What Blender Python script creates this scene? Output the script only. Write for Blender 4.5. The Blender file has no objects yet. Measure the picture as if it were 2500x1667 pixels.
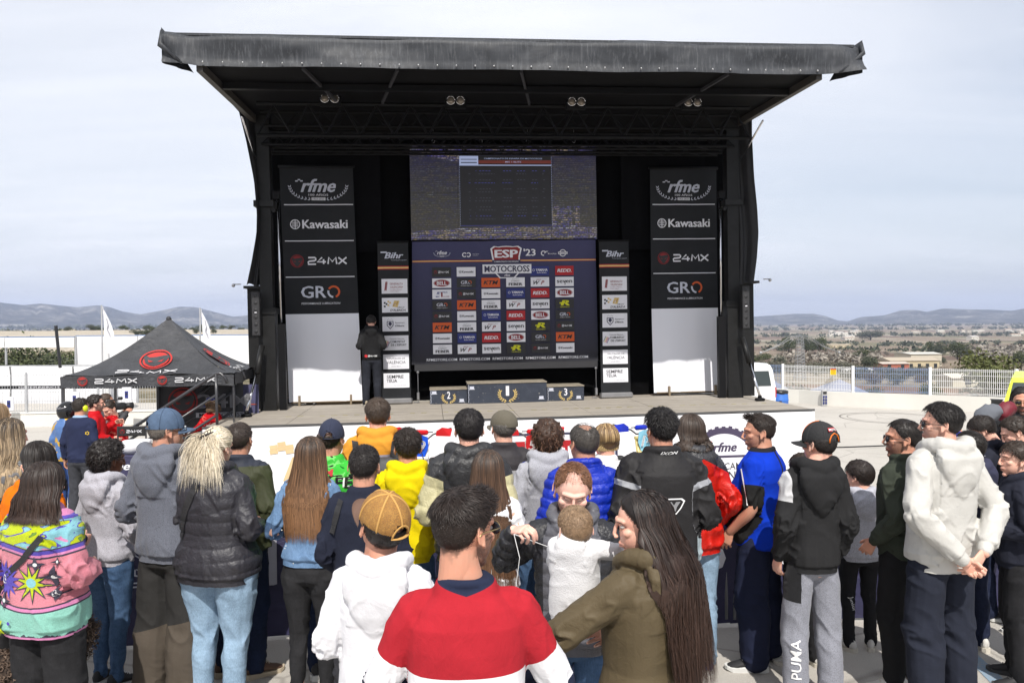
import bpy,math,random
import numpy as np
from mathutils import Matrix,Vector,Euler
from mathutils.bvhtree import BVHTree
random.seed(7); rng = np.random.default_rng(7)
SC = bpy.context.scene
COL = SC.collection
R = math.radians
CAM_Z = 2.44
FPX = 1944.4                       # focal length in pixels of the 2500 px wide photograph
PITCH,ROLL = 38.5 / FPX,0.006
cam_d = bpy.data.cameras.new('camera'); cam = bpy.data.objects.new('camera',cam_d); COL.objects.link(cam)
cam_d.sensor_width = 36.0; cam_d.lens = 28.0; cam_d.clip_end = 60000; cam_d.clip_start = 0.05
_fw = Vector((0,math.cos(PITCH),-math.sin(PITCH))); _up = Vector((0,math.sin(PITCH),math.cos(PITCH))); _rt = Vector((1,0,0))
_r2 = _rt * math.cos(ROLL) - _up * math.sin(ROLL); _u2 = _up * math.cos(ROLL) + _rt * math.sin(ROLL)
cam.matrix_world = Matrix(((_r2.x,_u2.x,-_fw.x,0),(_r2.y,_u2.y,-_fw.y,0),(_r2.z,_u2.z,-_fw.z,CAM_Z),(0,0,0,1)))
SC.camera = cam
SUN_EL,SUN_AZ = R(51),R(-6)      # light travels to +Y, slightly to -X
w = bpy.data.worlds.new('World'); SC.world = w; w.use_nodes = True
wn,wl = w.node_tree.nodes,w.node_tree.links
wn.clear()
sky = wn.new('ShaderNodeTexSky'); sky.sky_type = 'NISHITA'; sky.sun_disc = False
sky.sun_elevation = SUN_EL; sky.sun_rotation = math.pi + SUN_AZ * -1; sky.dust_density = 2.0; sky.air_density = 1.0; sky.ozone_density = 1.0
tc = wn.new('ShaderNodeTexCoord'); sp_ = wn.new('ShaderNodeSeparateXYZ'); wl.new(tc.outputs['Generated'],sp_.inputs[0])
mx = wn.new('ShaderNodeMath'); mx.operation = 'MAXIMUM'; mx.inputs[1].default_value = 0.0; wl.new(sp_.outputs[2],mx.inputs[0])
ad = wn.new('ShaderNodeMath'); ad.operation = 'ADD'; ad.inputs[1].default_value = 0.12; wl.new(mx.outputs[0],ad.inputs[0])
vd = wn.new('ShaderNodeVectorMath'); vd.operation = 'DIVIDE'
cb = wn.new('ShaderNodeCombineXYZ')
for i in range(3): wl.new(ad.outputs[0],cb.inputs[i])
wl.new(tc.outputs['Generated'],vd.inputs[0]); wl.new(cb.outputs[0],vd.inputs[1])
mp = wn.new('ShaderNodeMapping'); mp.inputs['Rotation'].default_value = (0,0,R(24)); mp.inputs['Scale'].default_value = (0.5,1.25,0.5)
wl.new(vd.outputs[0],mp.inputs[0])
n1 = wn.new('ShaderNodeTexNoise'); n1.inputs['Scale'].default_value = 1.1; n1.inputs['Detail'].default_value = 8; n1.inputs['Roughness'].default_value = 0.56; n1.inputs['Distortion'].default_value = 0.5
wl.new(mp.outputs[0],n1.inputs['Vector'])
cr = wn.new('ShaderNodeValToRGB'); cr.color_ramp.elements[0].position = 0.30; cr.color_ramp.elements[0].color = (.62,.62,.62,1)
cr.color_ramp.elements[1].position = 0.68; cr.color_ramp.elements[1].color = (.92,.92,.92,1); wl.new(n1.outputs[0],cr.inputs[0])
mixc = wn.new('ShaderNodeMixRGB'); mixc.inputs[2].default_value = (9.3,9.45,9.9,1)
az_ = wn.new('ShaderNodeMapRange'); az_.inputs['From Min'].default_value = .05; az_.inputs['From Max'].default_value = .65; az_.inputs['To Min'].default_value = 1.0; az_.inputs['To Max'].default_value = .62; wl.new(sp_.outputs[0],az_.inputs[0])
mf_ = wn.new('ShaderNodeMath'); mf_.operation = 'MULTIPLY'; wl.new(cr.outputs[0],mf_.inputs[0]); wl.new(az_.outputs[0],mf_.inputs[1])
wl.new(mf_.outputs[0],mixc.inputs[0]); wl.new(sky.outputs[0],mixc.inputs[1])
bg = wn.new('ShaderNodeBackground'); bg.inputs[1].default_value = 0.105; wl.new(mixc.outputs[0],bg.inputs[0])
wo = wn.new('ShaderNodeOutputWorld'); wl.new(bg.outputs[0],wo.inputs[0])
sd = bpy.data.lights.new('sun','SUN'); sd.energy = 4.6; sd.angle = R(0.5); sd.color = (1.0,0.955,0.89)
sun = bpy.data.objects.new('sun',sd); COL.objects.link(sun)
_sd = Vector((math.sin(SUN_AZ) * math.cos(SUN_EL),math.cos(SUN_AZ) * math.cos(SUN_EL),-math.sin(SUN_EL)))
sun.rotation_euler = _sd.to_track_quat('-Z','Y').to_euler(); sun.location = (0,-5,20)
SC.view_settings.view_transform = 'Standard'; SC.view_settings.look = 'None'; SC.view_settings.exposure = 0.2; SC.view_settings.gamma = 1.0
SC.view_settings.use_curve_mapping = False
SC.render.engine = 'CYCLES'
try:
 SC.cycles.use_denoising = True; SC.cycles.max_bounces = 6; SC.cycles.volume_bounces = 0; SC.cycles.transparent_max_bounces = 6
except Exception: pass
def ray(px,py):
 d = _fw + _r2 * ((px - 1250) / FPX) - _u2 * ((py - 833.5) / FPX)
 return d.normalized()
def at(px,py,Y):
 d = ray(px,py); t = Y / d.y
 return Vector((0,0,CAM_Z)) + d * t
def hor(px): return 795 - 0.006 * (px - 1250)
GROUND_LOW = -0.76
def gz(y,x=0.0):
 t = min(1,max(0,(y - 6.2) / 7.4)); t = t * t * (3 - 2 * t) * .35 + t * .65; a = min(1,max(0,(-x - 3.0) / 2.6)); b = min(1,max(0,(22 - y) / 5)); return GROUND_LOW * t * (1 - .45 * a * a * (3 - 2 * a) * b * b * (3 - 2 * b))
def lin(c):
 return tuple((v / 12.92 if v <= .04045 else ((v + .055) / 1.055) ** 2.4) for v in c)
def rgb(r,g,b): return lin((r / 255,g / 255,b / 255))
class NT:
 def __init__(s,name):
  s.m = bpy.data.materials.new(name); s.m.use_nodes = True
  s.n = s.m.node_tree.nodes; s.l = s.m.node_tree.links; s.n.clear()
  s.out = s.n.new('ShaderNodeOutputMaterial'); s.b = s.n.new('ShaderNodeBsdfPrincipled'); s.l.new(s.b.outputs[0],s.out.inputs[0])
  s.tc = None; s._s = None
 def put(s,v,sock):
  if isinstance(v,bpy.types.NodeSocket): s.l.new(v,sock)
  elif isinstance(v,(tuple,list)): sock.default_value = tuple(v) + ((1,) if len(v) == 3 and len(sock.default_value) == 4 else ())
  else: sock.default_value = v
 def obj(s):
  if not s.tc: s.tc = s.n.new('ShaderNodeTexCoord')
  return s.tc.outputs['Object']
 def xyz(s):
  if not s._s: s._s = s.n.new('ShaderNodeSeparateXYZ'); s.l.new(s.obj(),s._s.inputs[0])
  return s._s.outputs
 def sep(s,v):
  q = s.n.new('ShaderNodeSeparateXYZ'); s.put(v,q.inputs[0]); return q.outputs
 def comb(s,x,y,z):
  q = s.n.new('ShaderNodeCombineXYZ')
  for i,v in enumerate((x,y,z)): s.put(v,q.inputs[i])
  return q.outputs[0]
 def m_(s,op,a,b=0.0,c=None,clamp=False):
  q = s.n.new('ShaderNodeMath'); q.operation = op; q.use_clamp = clamp
  s.put(a,q.inputs[0]); s.put(b,q.inputs[1])
  if c is not None: s.put(c,q.inputs[2])
  return q.outputs[0]
 def gt(s,a,b): return s.m_('GREATER_THAN',a,b)
 def lt(s,a,b): return s.m_('LESS_THAN',a,b)
 def band(s,v,a,b): return s.m_('MULTIPLY',s.gt(v,a),s.lt(v,b))
 def noise(s,scale=5,detail=3,rough=.5,vec=None,dist=0.0):
  q = s.n.new('ShaderNodeTexNoise'); q.inputs['Scale'].default_value = scale; q.inputs['Detail'].default_value = detail
  q.inputs['Roughness'].default_value = rough; q.inputs['Distortion'].default_value = dist
  s.put(vec if vec is not None else s.obj(),q.inputs['Vector']); return q.outputs[0]
 def voro(s,scale=5,vec=None,feature='F1',out=0):
  q = s.n.new('ShaderNodeTexVoronoi'); q.feature = feature; q.inputs['Scale'].default_value = scale
  s.put(vec if vec is not None else s.obj(),q.inputs['Vector']); return q.outputs[out]
 def map(s,scale=(1,1,1),rot=(0,0,0),loc=(0,0,0),vec=None):
  q = s.n.new('ShaderNodeMapping'); q.inputs['Scale'].default_value = scale; q.inputs['Rotation'].default_value = rot; q.inputs['Location'].default_value = loc
  s.put(vec if vec is not None else s.obj(),q.inputs[0]); return q.outputs[0]
 def ramp(s,f,els,interp='LINEAR'):
  q = s.n.new('ShaderNodeValToRGB'); q.color_ramp.interpolation = interp; e = q.color_ramp.elements
  while len(e) < len(els): e.new(0.5)
  for i,(p,c) in enumerate(els):
   e[i].position = p; e[i].color = (c,c,c,1) if isinstance(c,(int,float)) else tuple(c) + (1,)
  s.put(f,q.inputs[0]); return q.outputs[0]
 def mix(s,f,a,b,mode='MIX'):
  q = s.n.new('ShaderNodeMixRGB'); q.blend_type = mode
  s.put(f,q.inputs[0]); s.put(a,q.inputs[1]); s.put(b,q.inputs[2]); return q.outputs[0]
 def attr(s,name):
  q = s.n.new('ShaderNodeAttribute'); q.attribute_name = name; return q.outputs['Fac']
 def attrc(s,name):
  q = s.n.new('ShaderNodeAttribute'); q.attribute_name = name; return q.outputs['Color']
 def bump(s,h,strength=.3,dist=.01):
  q = s.n.new('ShaderNodeBump'); q.inputs['Strength'].default_value = strength; q.inputs['Distance'].default_value = dist
  s.put(h,q.inputs['Height']); s.l.new(q.outputs[0],s.b.inputs['Normal']); return q.outputs[0]
 def set(s,color=None,rough=None,metal=None,spec=None,**k):
  if color is not None: s.put(color,s.b.inputs['Base Color'])
  if rough is not None: s.put(rough,s.b.inputs['Roughness'])
  if metal is not None: s.put(metal,s.b.inputs['Metallic'])
  if spec is not None: s.put(spec,s.b.inputs['Specular IOR Level'])
  for a,b in k.items(): s.put(b,s.b.inputs[a.replace('_',' ')])
  return s
_mc = {}
def M(name,color=(.5,.5,.5),rough=.7,metal=0.0,var=.12,vs=6.0,bs=0.0,bscale=60.0,spec=.5,bdist=.01):
 """plain surface with a little colour variation and fine relief"""
 key = (name,color,rough,metal,var,vs,bs,bscale)
 if key in _mc: return _mc[key]
 t = NT(name)
 n = t.noise(vs,4,.6)
 f = t.ramp(n,[(.3,1 - var),(.7,1 + var * .5 if 1 + var * .5 <= 1 else 1.0)])
 t.set(t.mix(1.0,color,f,'MULTIPLY'),rough,metal,spec)
 if bs: t.bump(t.noise(bscale,3,.6),bs,bdist)
 _mc[key] = t.m; return t.m
def mesh_obj(name,V,F,mats=None,parent=None,midx=None,smooth=False,attrs=None,mw=None):
 me = bpy.data.meshes.new(name)
 V = np.asarray(V,dtype=np.float32).reshape(-1,3)
 if isinstance(F,np.ndarray):
  nf,k = F.shape; me.vertices.add(len(V)); me.vertices.foreach_set('co',V.ravel())
  me.loops.add(nf * k); me.loops.foreach_set('vertex_index',F.astype(np.int32).ravel())
  me.polygons.add(nf); me.polygons.foreach_set('loop_start',np.arange(0,nf * k,k,dtype=np.int32))
  me.update(calc_edges=True)
 else:
  me.from_pydata(V.tolist(),[],F); me.update()
 if mats is not None:
  for m in (mats if isinstance(mats,(list,tuple)) else [mats]): me.materials.append(m)
 if midx is not None: me.polygons.foreach_set('material_index',np.asarray(midx,dtype=np.int32))
 if smooth: me.polygons.foreach_set('use_smooth',np.ones(len(me.polygons),dtype=bool))
 if attrs:
  for a,arr in attrs.items():
   if arr.ndim == 1:
    at_ = me.attributes.new(a,'FLOAT','POINT'); at_.data.foreach_set('value',arr.astype(np.float32))
   else:
    at_ = me.attributes.new(a,'FLOAT_COLOR','POINT'); at_.data.foreach_set('color',np.c_[arr,np.ones(len(arr))].astype(np.float32).ravel())
 o = bpy.data.objects.new(name,me); COL.objects.link(o)
 if parent is not None: o.parent = parent
 if mw is not None: o.matrix_world = mw
 return o
def empty(name,loc=(0,0,0),rz=0.0,mat=None):
 o = bpy.data.objects.new(name,None); COL.objects.link(o); o.empty_display_size = .2
 if mat is not None: o.matrix_world = mat
 else: o.location = loc; o.rotation_euler = (0,0,rz)
 return o
def tag(o,label=None,cat=None,group=None,kind=None):
 if label: o['label'] = label
 if cat: o['category'] = cat
 if group: o['group'] = group
 if kind: o['kind'] = kind
 return o
def copy_thing(o,loc=None,rz=None,label=None,parent=None,mw=None):
 c = o.copy(); COL.objects.link(c)
 if parent is not None: c.parent = parent
 if loc is not None: c.location = loc
 if rz is not None: c.rotation_euler = (0,0,rz)
 if mw is not None: c.matrix_world = mw
 if label: c['label'] = label
 for ch in list(KIDS.get(o.name,[])) or [x for x in bpy.data.objects if x.parent == o]:
  copy_thing(ch,parent=c)
 return c
KIDS = {}
class MB:
 """collects shapes, becomes one mesh object"""
 def __init__(s): s.v = []; s.f = []; s.mi = []; s.n = 0
 def add(s,V,F,mi=0,mat=None):
  V = np.asarray(V,dtype=float).reshape(-1,3)
  if mat is not None: V = V @ np.array(mat.to_3x3()).T + np.array(mat.translation)
  s.v.append(V); s.f += [tuple(int(i) + s.n for i in f) for f in F]; s.mi += [mi] * len(F); s.n += len(V); return s
 def box(s,x0,x1,y0,y1,z0,z1,mi=0,mat=None):
  V = [(x,y,z) for z in (z0,z1) for y in (y0,y1) for x in (x0,x1)]
  return s.add(V,[(0,2,3,1),(4,5,7,6),(0,1,5,4),(2,6,7,3),(0,4,6,2),(1,3,7,5)],mi,mat)
 def bevbox(s,x0,x1,y0,y1,z0,z1,b=.01,mi=0,mat=None):
  ring = lambda z,i: [(x0 + b + i,y0 + i,z),(x1 - b - i,y0 + i,z),(x1 - i,y0 + b + i,z),(x1 - i,y1 - b - i,z),(x1 - b - i,y1 - i,z),(x0 + b + i,y1 - i,z),(x0 + i,y1 - b - i,z),(x0 + i,y0 + b + i,z)]
  V = ring(z0,b) + ring(z0 + b,0) + ring(z1 - b,0) + ring(z1,b)
  F = [tuple(range(7,-1,-1)),tuple(range(24,32))]
  for k in range(3):
   for i in range(8): j = (i + 1) % 8; F.append((k * 8 + i,k * 8 + j,k * 8 + 8 + j,k * 8 + 8 + i))
  return s.add(V,F,mi,mat)
 def tube(s,pts,r,n=8,mi=0,mat=None,cap=True,sx=1.0,sy=1.0,up=None):
  V,F = tube(pts,r,n,cap,sx,sy,up); return s.add(V,F,mi,mat)
 def bar(s,a,b,r=.02,n=6,mi=0): return s.tube([a,b],r,n,mi)
 def sbar(s,a,b,w,h,mi=0,up=(0,0,1)):
  a = Vector(a); b = Vector(b); d = (b - a); L = d.length; d.normalize(); u = Vector(up)
  x = d.cross(u)
  if x.length < 1e-4: x = Vector((1,0,0))
  x.normalize(); z = x.cross(d)
  V = [a + d * l + x * i * w / 2 + z * j * h / 2 for l in (0,L) for j in (-1,1) for i in (-1,1)]
  return s.add([tuple(v) for v in V],[(0,2,3,1),(4,5,7,6),(0,1,5,4),(2,6,7,3),(0,4,6,2),(1,3,7,5)],mi)
 def quad(s,a,b,c,d,mi=0): return s.add([a,b,c,d],[(0,1,2,3)],mi)
 def sphere(s,c,r,n=12,m=8,mi=0):
  V,F = ellipsoid(c,r if hasattr(r,'__len__') else (r,r,r),n,m); return s.add(V,F,mi)
 def build(s,name,mats,parent=None,smooth=False,mw=None,label=None):
  o = mesh_obj(name,np.concatenate(s.v),s.f,mats,parent,s.mi,smooth,mw=mw)
  if label: o['label'] = label
  return o
def frames(P,up=None):
 P = np.asarray(P,float); n = len(P); T = np.zeros_like(P)
 T[1:-1] = P[2:] - P[:-2]; T[0] = P[1] - P[0]; T[-1] = P[-1] - P[-2]
 T /= np.linalg.norm(T,axis=1)[:,None] + 1e-12
 a = np.array(up if up is not None else ((0,0,1) if abs(T[0][2]) < .9 else (0,1,0)),float)
 X = np.zeros_like(P); Y = np.zeros_like(P)
 for i in range(n):
  x = np.cross(a,T[i]); L = np.linalg.norm(x)
  if L < 1e-6: x = X[i - 1] if i else np.array([1.,0,0])
  else: x = x / L
  y = np.cross(T[i],x)
  X[i] = x; Y[i] = y
  if up is None: a = y
 return T,X,Y
def tube(pts,r,n=8,cap=True,sx=1.0,sy=1.0,up=None):
 P = np.asarray([tuple(p) for p in pts],float); k = len(P)
 r = np.full(k,float(r)) if np.isscalar(r) else np.asarray(r,float)
 T,X,Y = frames(P,up)
 a = np.linspace(0,2 * np.pi,n,endpoint=False)
 sx = np.full(k,sx) if np.isscalar(sx) else np.asarray(sx); sy = np.full(k,sy) if np.isscalar(sy) else np.asarray(sy)
 V = P[:,None] + X[:,None] * (np.cos(a)[None,:,None] * (r * sx)[:,None,None]) + Y[:,None] * (np.sin(a)[None,:,None] * (r * sy)[:,None,None])
 V = V.reshape(-1,3); F = []
 for i in range(k - 1):
  for j in range(n):
   q = (j + 1) % n; F.append((i * n + j,i * n + q,i * n + n + q,i * n + n + j))
 if cap: F.append(tuple(range(n - 1,-1,-1))); F.append(tuple(range((k - 1) * n,k * n)))
 return V,F
def rtube(pts,rads,n=14,seg=4,sx=1.0,sy=1.0,up=None):
 """smooth tube through joints with rounded ends"""
 P = np.asarray([tuple(p) for p in pts],float); r = np.asarray(rads,float)
 Q = []; q = []
 m = len(P)
 for i in range(m - 1):
  p0 = P[max(i - 1,0)]; p1 = P[i]; p2 = P[i + 1]; p3 = P[min(i + 2,m - 1)]
  for t in np.linspace(0,1,seg,endpoint=False):
   c = .5 * ((2 * p1) + (-p0 + p2) * t + (2 * p0 - 5 * p1 + 4 * p2 - p3) * t * t + (-p0 + 3 * p1 - 3 * p2 + p3) * t ** 3)
   lin_ = p1 + (p2 - p1) * t
   Q.append(.6 * c + .4 * lin_); q.append(r[i] + (r[i + 1] - r[i]) * t)
 Q.append(P[-1]); q.append(r[-1]); Q = np.array(Q); q = np.array(q)
 d0 = Q[0] - Q[1]; d0 /= np.linalg.norm(d0); d1 = Q[-1] - Q[-2]; d1 /= np.linalg.norm(d1)
 A = [Q[0] + d0 * q[0] * .85,Q[0] + d0 * q[0] * .5]; B = [Q[-1] + d1 * q[-1] * .5,Q[-1] + d1 * q[-1] * .85]
 return tube(np.vstack([A,Q,B]),np.concatenate([[q[0] * .5,q[0] * .87],q,[q[-1] * .87,q[-1] * .5]]),n,True,sx,sy,up)
def ellipsoid(c,r,n=16,m=10):
 V = []; c = np.array(c,float); r = np.array(r,float)
 for i in range(1,m):
  ph = math.pi * i / m
  for j in range(n):
   th = 2 * math.pi * j / n; V.append(c + r * (math.sin(ph) * math.cos(th),math.sin(ph) * math.sin(th),math.cos(ph)))
 V.append(c + r * (0,0,1)); V.append(c - r * (0,0,1)); t = len(V) - 2; F = []
 for i in range(m - 2):
  for j in range(n):
   q = (j + 1) % n; F.append((i * n + j,i * n + n + j,i * n + n + q,i * n + q))
 for j in range(n):
  q = (j + 1) % n; F.append((t,j,q)); F.append((t + 1,(m - 2) * n + q,(m - 2) * n + j))
 return np.array(V),F
def rings(rs,n=28,ex=2.4):
 """closed loft: rs = [(cx, cy, z, hx, hy)]"""
 a = np.linspace(0,2 * np.pi,n,endpoint=False)
 ca,sa = np.cos(a),np.sin(a); e = 2 / ex
 X = np.sign(ca) * abs(ca) ** e; Y = np.sign(sa) * abs(sa) ** e
 V = []
 for cx,cy,z,hx,hy in rs: V.append(np.c_[cx + X * hx,cy + Y * hy,np.full(n,z)])
 V = np.concatenate(V); F = []; k = len(rs)
 for i in range(k - 1):
  for j in range(n):
   q = (j + 1) % n; F.append((i * n + j,i * n + q,i * n + n + q,i * n + n + j))
 F.append(tuple(range(n - 1,-1,-1))); F.append(tuple(range((k - 1) * n,k * n)))
 return V,F
def join(parts):
 V = []; F = []; n = 0
 for v,f in parts:
  v = np.asarray(v,float); V.append(v); F += [tuple(int(i) + n for i in q) for q in f]; n += len(v)
 return np.concatenate(V),F
TMP = bpy.data.scenes.new('scratch')
def remesh_batch(jobs):
 """jobs: [(V, F, voxel, smooth_iterations)] -> [(V, F quads)]"""
 obs = []
 for V,F,vox,it in jobs:
  me = bpy.data.meshes.new('t'); me.from_pydata(np.asarray(V).tolist(),[],F)
  o = bpy.data.objects.new('t',me); TMP.collection.objects.link(o)
  m = o.modifiers.new('r','REMESH'); m.mode = 'VOXEL'; m.voxel_size = vox; m.adaptivity = 0
  if it:
   s = o.modifiers.new('s','SMOOTH'); s.factor = .5; s.iterations = it
  obs.append(o)
 vl = TMP.view_layers[0]; vl.update(); dg = vl.depsgraph; res = []
 for o in obs:
  ev = o.evaluated_get(dg); me = ev.to_mesh()
  V = np.empty(len(me.vertices) * 3,dtype=np.float32); me.vertices.foreach_get('co',V)
  L = np.empty(len(me.loops),dtype=np.int32); me.loops.foreach_get('vertex_index',L)
  N = np.empty(len(me.vertices) * 3,dtype=np.float32); me.vertices.foreach_get('normal',N)
  res.append((V.reshape(-1,3).astype(float),L.reshape(-1,4),N.reshape(-1,3).astype(float)))
  ev.to_mesh_clear(); md = o.data; bpy.data.objects.remove(o); bpy.data.meshes.remove(md)
 return res
_tx = {}
def text(body,size=1.0,bold=0.0,shear=0.0,align='CENTER',sx=1.0,space=1.0,res=2):
 """flat lettering in the xy plane, returned as verts and faces centred on its box"""
 key = (body,bold,shear,align,space,res)
 if key not in _tx:
  c = bpy.data.curves.new('txt','FONT'); c.body = body; c.size = 1; c.offset = min(bold,.014) * .45; c.shear = shear; c.space_character = space; c.resolution_u = res
  c.fill_mode = 'BOTH' if hasattr(c,'fill_mode') else c.fill_mode
  c.dimensions = '2D'
  o = bpy.data.objects.new('txt',c); TMP.collection.objects.link(o); vl = TMP.view_layers[0]; vl.update()
  ev = o.evaluated_get(vl.depsgraph); me = ev.to_mesh()
  V = np.array([tuple(v.co) for v in me.vertices]); F = [tuple(p.vertices) for p in me.polygons]
  ev.to_mesh_clear(); bpy.data.objects.remove(o); bpy.data.curves.remove(c)
  if bold > .014:
   a = bold * .42; n = len(V); F0 = F; V0 = V; V = np.concatenate([V0 + (a * i,a * .25 * j,.00035 * q) for q,(i,j) in enumerate(((-1,1),(0,-1),(1,1),(.5,0),(-.5,0)))]); F = [tuple(x + n * q for x in f) for q in range(5) for f in F0]
  lo,hi = V.min(0),V.max(0); z_ = V[:,2].copy(); V = V - (lo + hi) / 2; V[:,2] = z_
  _tx[key] = (V,F,hi - lo)
 V,F,dim = _tx[key]
 k = size / dim[1] if dim[1] > 0 else size
 W = V * (k * sx,k,1); w_ = dim[0] * k * sx
 if align == 'LEFT': W = W + (w_ / 2,0,0)
 if align == 'RIGHT': W = W - (w_ / 2,0,0)
 return W,F
def fit(body,width,height,**k):
 """lettering stretched to a box"""
 V,F = text(body,1.0,**k); d = V.max(0) - V.min(0)
 return V * (width / d[0],height / d[1],1),F
def vnoise(p,seed=0):
 p = np.asarray(p,float) + seed * 17.31; i = np.floor(p).astype(np.int64); f = p - i; u = f * f * (3 - 2 * f)
 def h(x,y,z):
  n = (x * 374761393 + y * 668265263 + z * 2147483647 + seed * 144665) & 0xffffffff
  n = ((n ^ (n >> 13)) * 1274126177) & 0xffffffff; n = n ^ (n >> 16)
  return (n & 0xffff) / 32767.5 - 1
 x,y,z = i[:,0],i[:,1],i[:,2]; a,b,c = u[:,0],u[:,1],u[:,2]
 L = lambda s,t,w_: s + (t - s) * w_
 return L(L(L(h(x,y,z),h(x + 1,y,z),a),L(h(x,y + 1,z),h(x + 1,y + 1,z),a),b),
             L(L(h(x,y,z + 1),h(x + 1,y,z + 1),a),L(h(x,y + 1,z + 1),h(x + 1,y + 1,z + 1),a),b),c)
def fbm(p,seed=0,o=3,g=.5):
 s = 0; a = 1
 for k in range(o): s = s + a * vnoise(np.asarray(p) * 2 ** k,seed + k); a *= g
 return s
def sstep(a,b,x):
 t = np.clip((x - a) / (b - a),0,1); return t * t * (3 - 2 * t)
CC = np.array([0,-.013,.03]); CR = np.array([.0755,.097,.089])      # cranium ellipsoid in head space
def head_raw(kind):
 j = {'m': 1.0,'f': .88,'c': .80}[kind]
 P = [ellipsoid(CC,CR - .001,30,20),
         ellipsoid((0,.030,-.025),(.061 * (.95 + .05 * j),.056,.080),24,16),
         ellipsoid((0,.026,-.066),(.052 * j,.050,.040),20,12),
         ellipsoid((0,.066,-.096),(.022 * j,.019,.017),12,8),
         tube([(0,.088,.022),(0,.097,.005),(0,.109 - (j < 1) * .004,-.018),(0,.111 - (j < 1) * .005,-.025)],[.0072,.0072,.0088 - (j < 1) * .001,.0078 - (j < 1) * .001],10),
         ellipsoid((.0115,.1,-.027),(.0085,.010,.007),8,6),ellipsoid((-.0115,.1,-.027),(.0085,.010,.007),8,6),
         rtube([(-.042,.066,.030),(-.02,.083,.034),(0,.085,.031),(.02,.083,.034),(.042,.066,.030)],[.010] * 5,10,3),
         ellipsoid((.041,.055,-.012),(.021,.022,.018),12,8),ellipsoid((-.041,.055,-.012),(.021,.022,.018),12,8),
         rtube([(-.021,.080,-.0585),(-.008,.0895,-.055),(0,.089,-.056),(.008,.0895,-.055),(.021,.080,-.0585)],[.0035,.0055,.005,.0055,.0035],8,3),
         rtube([(-.019,.080,-.0620),(0,.0885,-.0655),(.019,.080,-.0620)],[.0035,.0065,.0035],8,4),
         ellipsoid((0,.074,-.055),(.028,.016,.022),14,8),
         ellipsoid((.022,.078,.010),(.0155,.0115,.0105),12,8),ellipsoid((-.022,.078,.010),(.0155,.0115,.0105),12,8),
         rtube([(0,-.022,-.035),(0,-.026,-.10),(0,-.03,-.14)],[.058 * (.86 + .14 * j)] * 3,20,4)]
 for s in (-1,1):
  ring = [(s * (.0735 + .010 * (1 + math.cos(a + 2.6)) * .6),-.014 + .0165 * math.cos(a) - .004 * math.sin(a),.002 + .030 * math.sin(a)) for a in np.linspace(-1.3,3.9,12)]
  P.append(tube(ring,.0048,6)); P.append(ellipsoid((s * .0755,-.010,0),(.006,.013,.025),10,8)); P.append(ellipsoid((s * .076,.002,-.026),(.006,.008,.010),8,6))
 return join(P)
def head_finish(V,N):
 """eye sockets, lids, ear hollow"""
 V = V.copy()
 for s in (-1,1):
  c = np.array([s * .031,.078,.013]); d = np.linalg.norm((V - c) / (.021,.03,.0115),axis=1)
  V[:,1] -= .0085 * np.exp(-d ** 2 * 1.2) * (V[:,1] > .03)
  lid = np.exp(-((V[:,2] - .0075) / .0026) ** 2) * np.exp(-((V[:,0] - s * .031) / .014) ** 4) * (V[:,1] > .05)
  V[:,1] -= .0022 * lid
  e = np.linalg.norm((V - (s * .083,-.010,.001)) / (.01,.010,.018),axis=1)
  V[:,0] -= s * .0045 * np.exp(-e ** 2 * 1.5)
 m = np.exp(-((V[:,2] + .060) / .0022) ** 2) * np.exp(-(V[:,0] / .021) ** 4) * (V[:,1] > .06)
 V[:,1] -= .004 * m
 return V
def hair_zmin(az,kind='m'):
 """lower hairline (unit-ellipsoid z) for an azimuth measured from the back of the head, degrees"""
 if kind == 'm': return np.interp(az,[0,40,70,86,98,112,128,150,180],[-.80,-.78,-.62,-.05,-.22,.05,.42,.58,.60])
 return np.interp(az,[0,40,70,86,98,112,128,150,180],[-.85,-.85,-.7,-.05,-.2,.05,.4,.6,.62])
def head_masks(V):
 q = (V - CC) / CR; r = np.linalg.norm(q,axis=1) + 1e-9; u = q / r[:,None]
 az = np.degrees(np.abs(np.arctan2(u[:,0],-u[:,1])))
 n = vnoise(V * 90,3) * .05
 hair = sstep(-.05,.08,u[:,2] - hair_zmin(az) + n) * (np.abs(V[:,0]) < .083)
 brow = np.exp(-((V[:,2] - (.0285 - 6 * (np.abs(V[:,0]) - .033) ** 2)) / .0042) ** 2) * sstep(.010,.017,np.abs(V[:,0])) * (1 - sstep(.044,.052,np.abs(V[:,0]))) * (V[:,1] > .04)
 lip = np.exp(-(((V[:,2] + .0595) / .0085) ** 4)) * np.exp(-((V[:,0] / .023) ** 4)) * (V[:,1] > .068)
 lash = np.exp(-((V[:,2] - .0085) / .0036) ** 2) * np.exp(-((np.abs(V[:,0]) - .031) / .0145) ** 4) * (V[:,1] > .045)
 mouth = np.exp(-((V[:,2] + .0598) / .0016) ** 2) * np.exp(-((V[:,0] / .021) ** 4)) * (V[:,1] > .06)
 beard = sstep(.0,.02,-.022 - V[:,2] + .30 * np.clip(V[:,1] - .02,-.05,1) * (np.abs(V[:,0]) < .03)) * sstep(-.03,.005,V[:,1]) * sstep(-.135,-.10,V[:,2]) * (V[:,2] < -.02)
 side = sstep(.035,.05,np.abs(V[:,0])) * sstep(-.005,.02,V[:,1]) * (V[:,2] < .0) * (V[:,2] > -.09)
 beard = np.clip(np.maximum(beard * (1 - sstep(.8,1,lip)),side * (V[:,1] < .055)),0,1)
 return hair,brow,lip,lash,mouth,beard
import zlib
def hsh(t): return zlib.crc32(t.encode())
HEADS = {}
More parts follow.
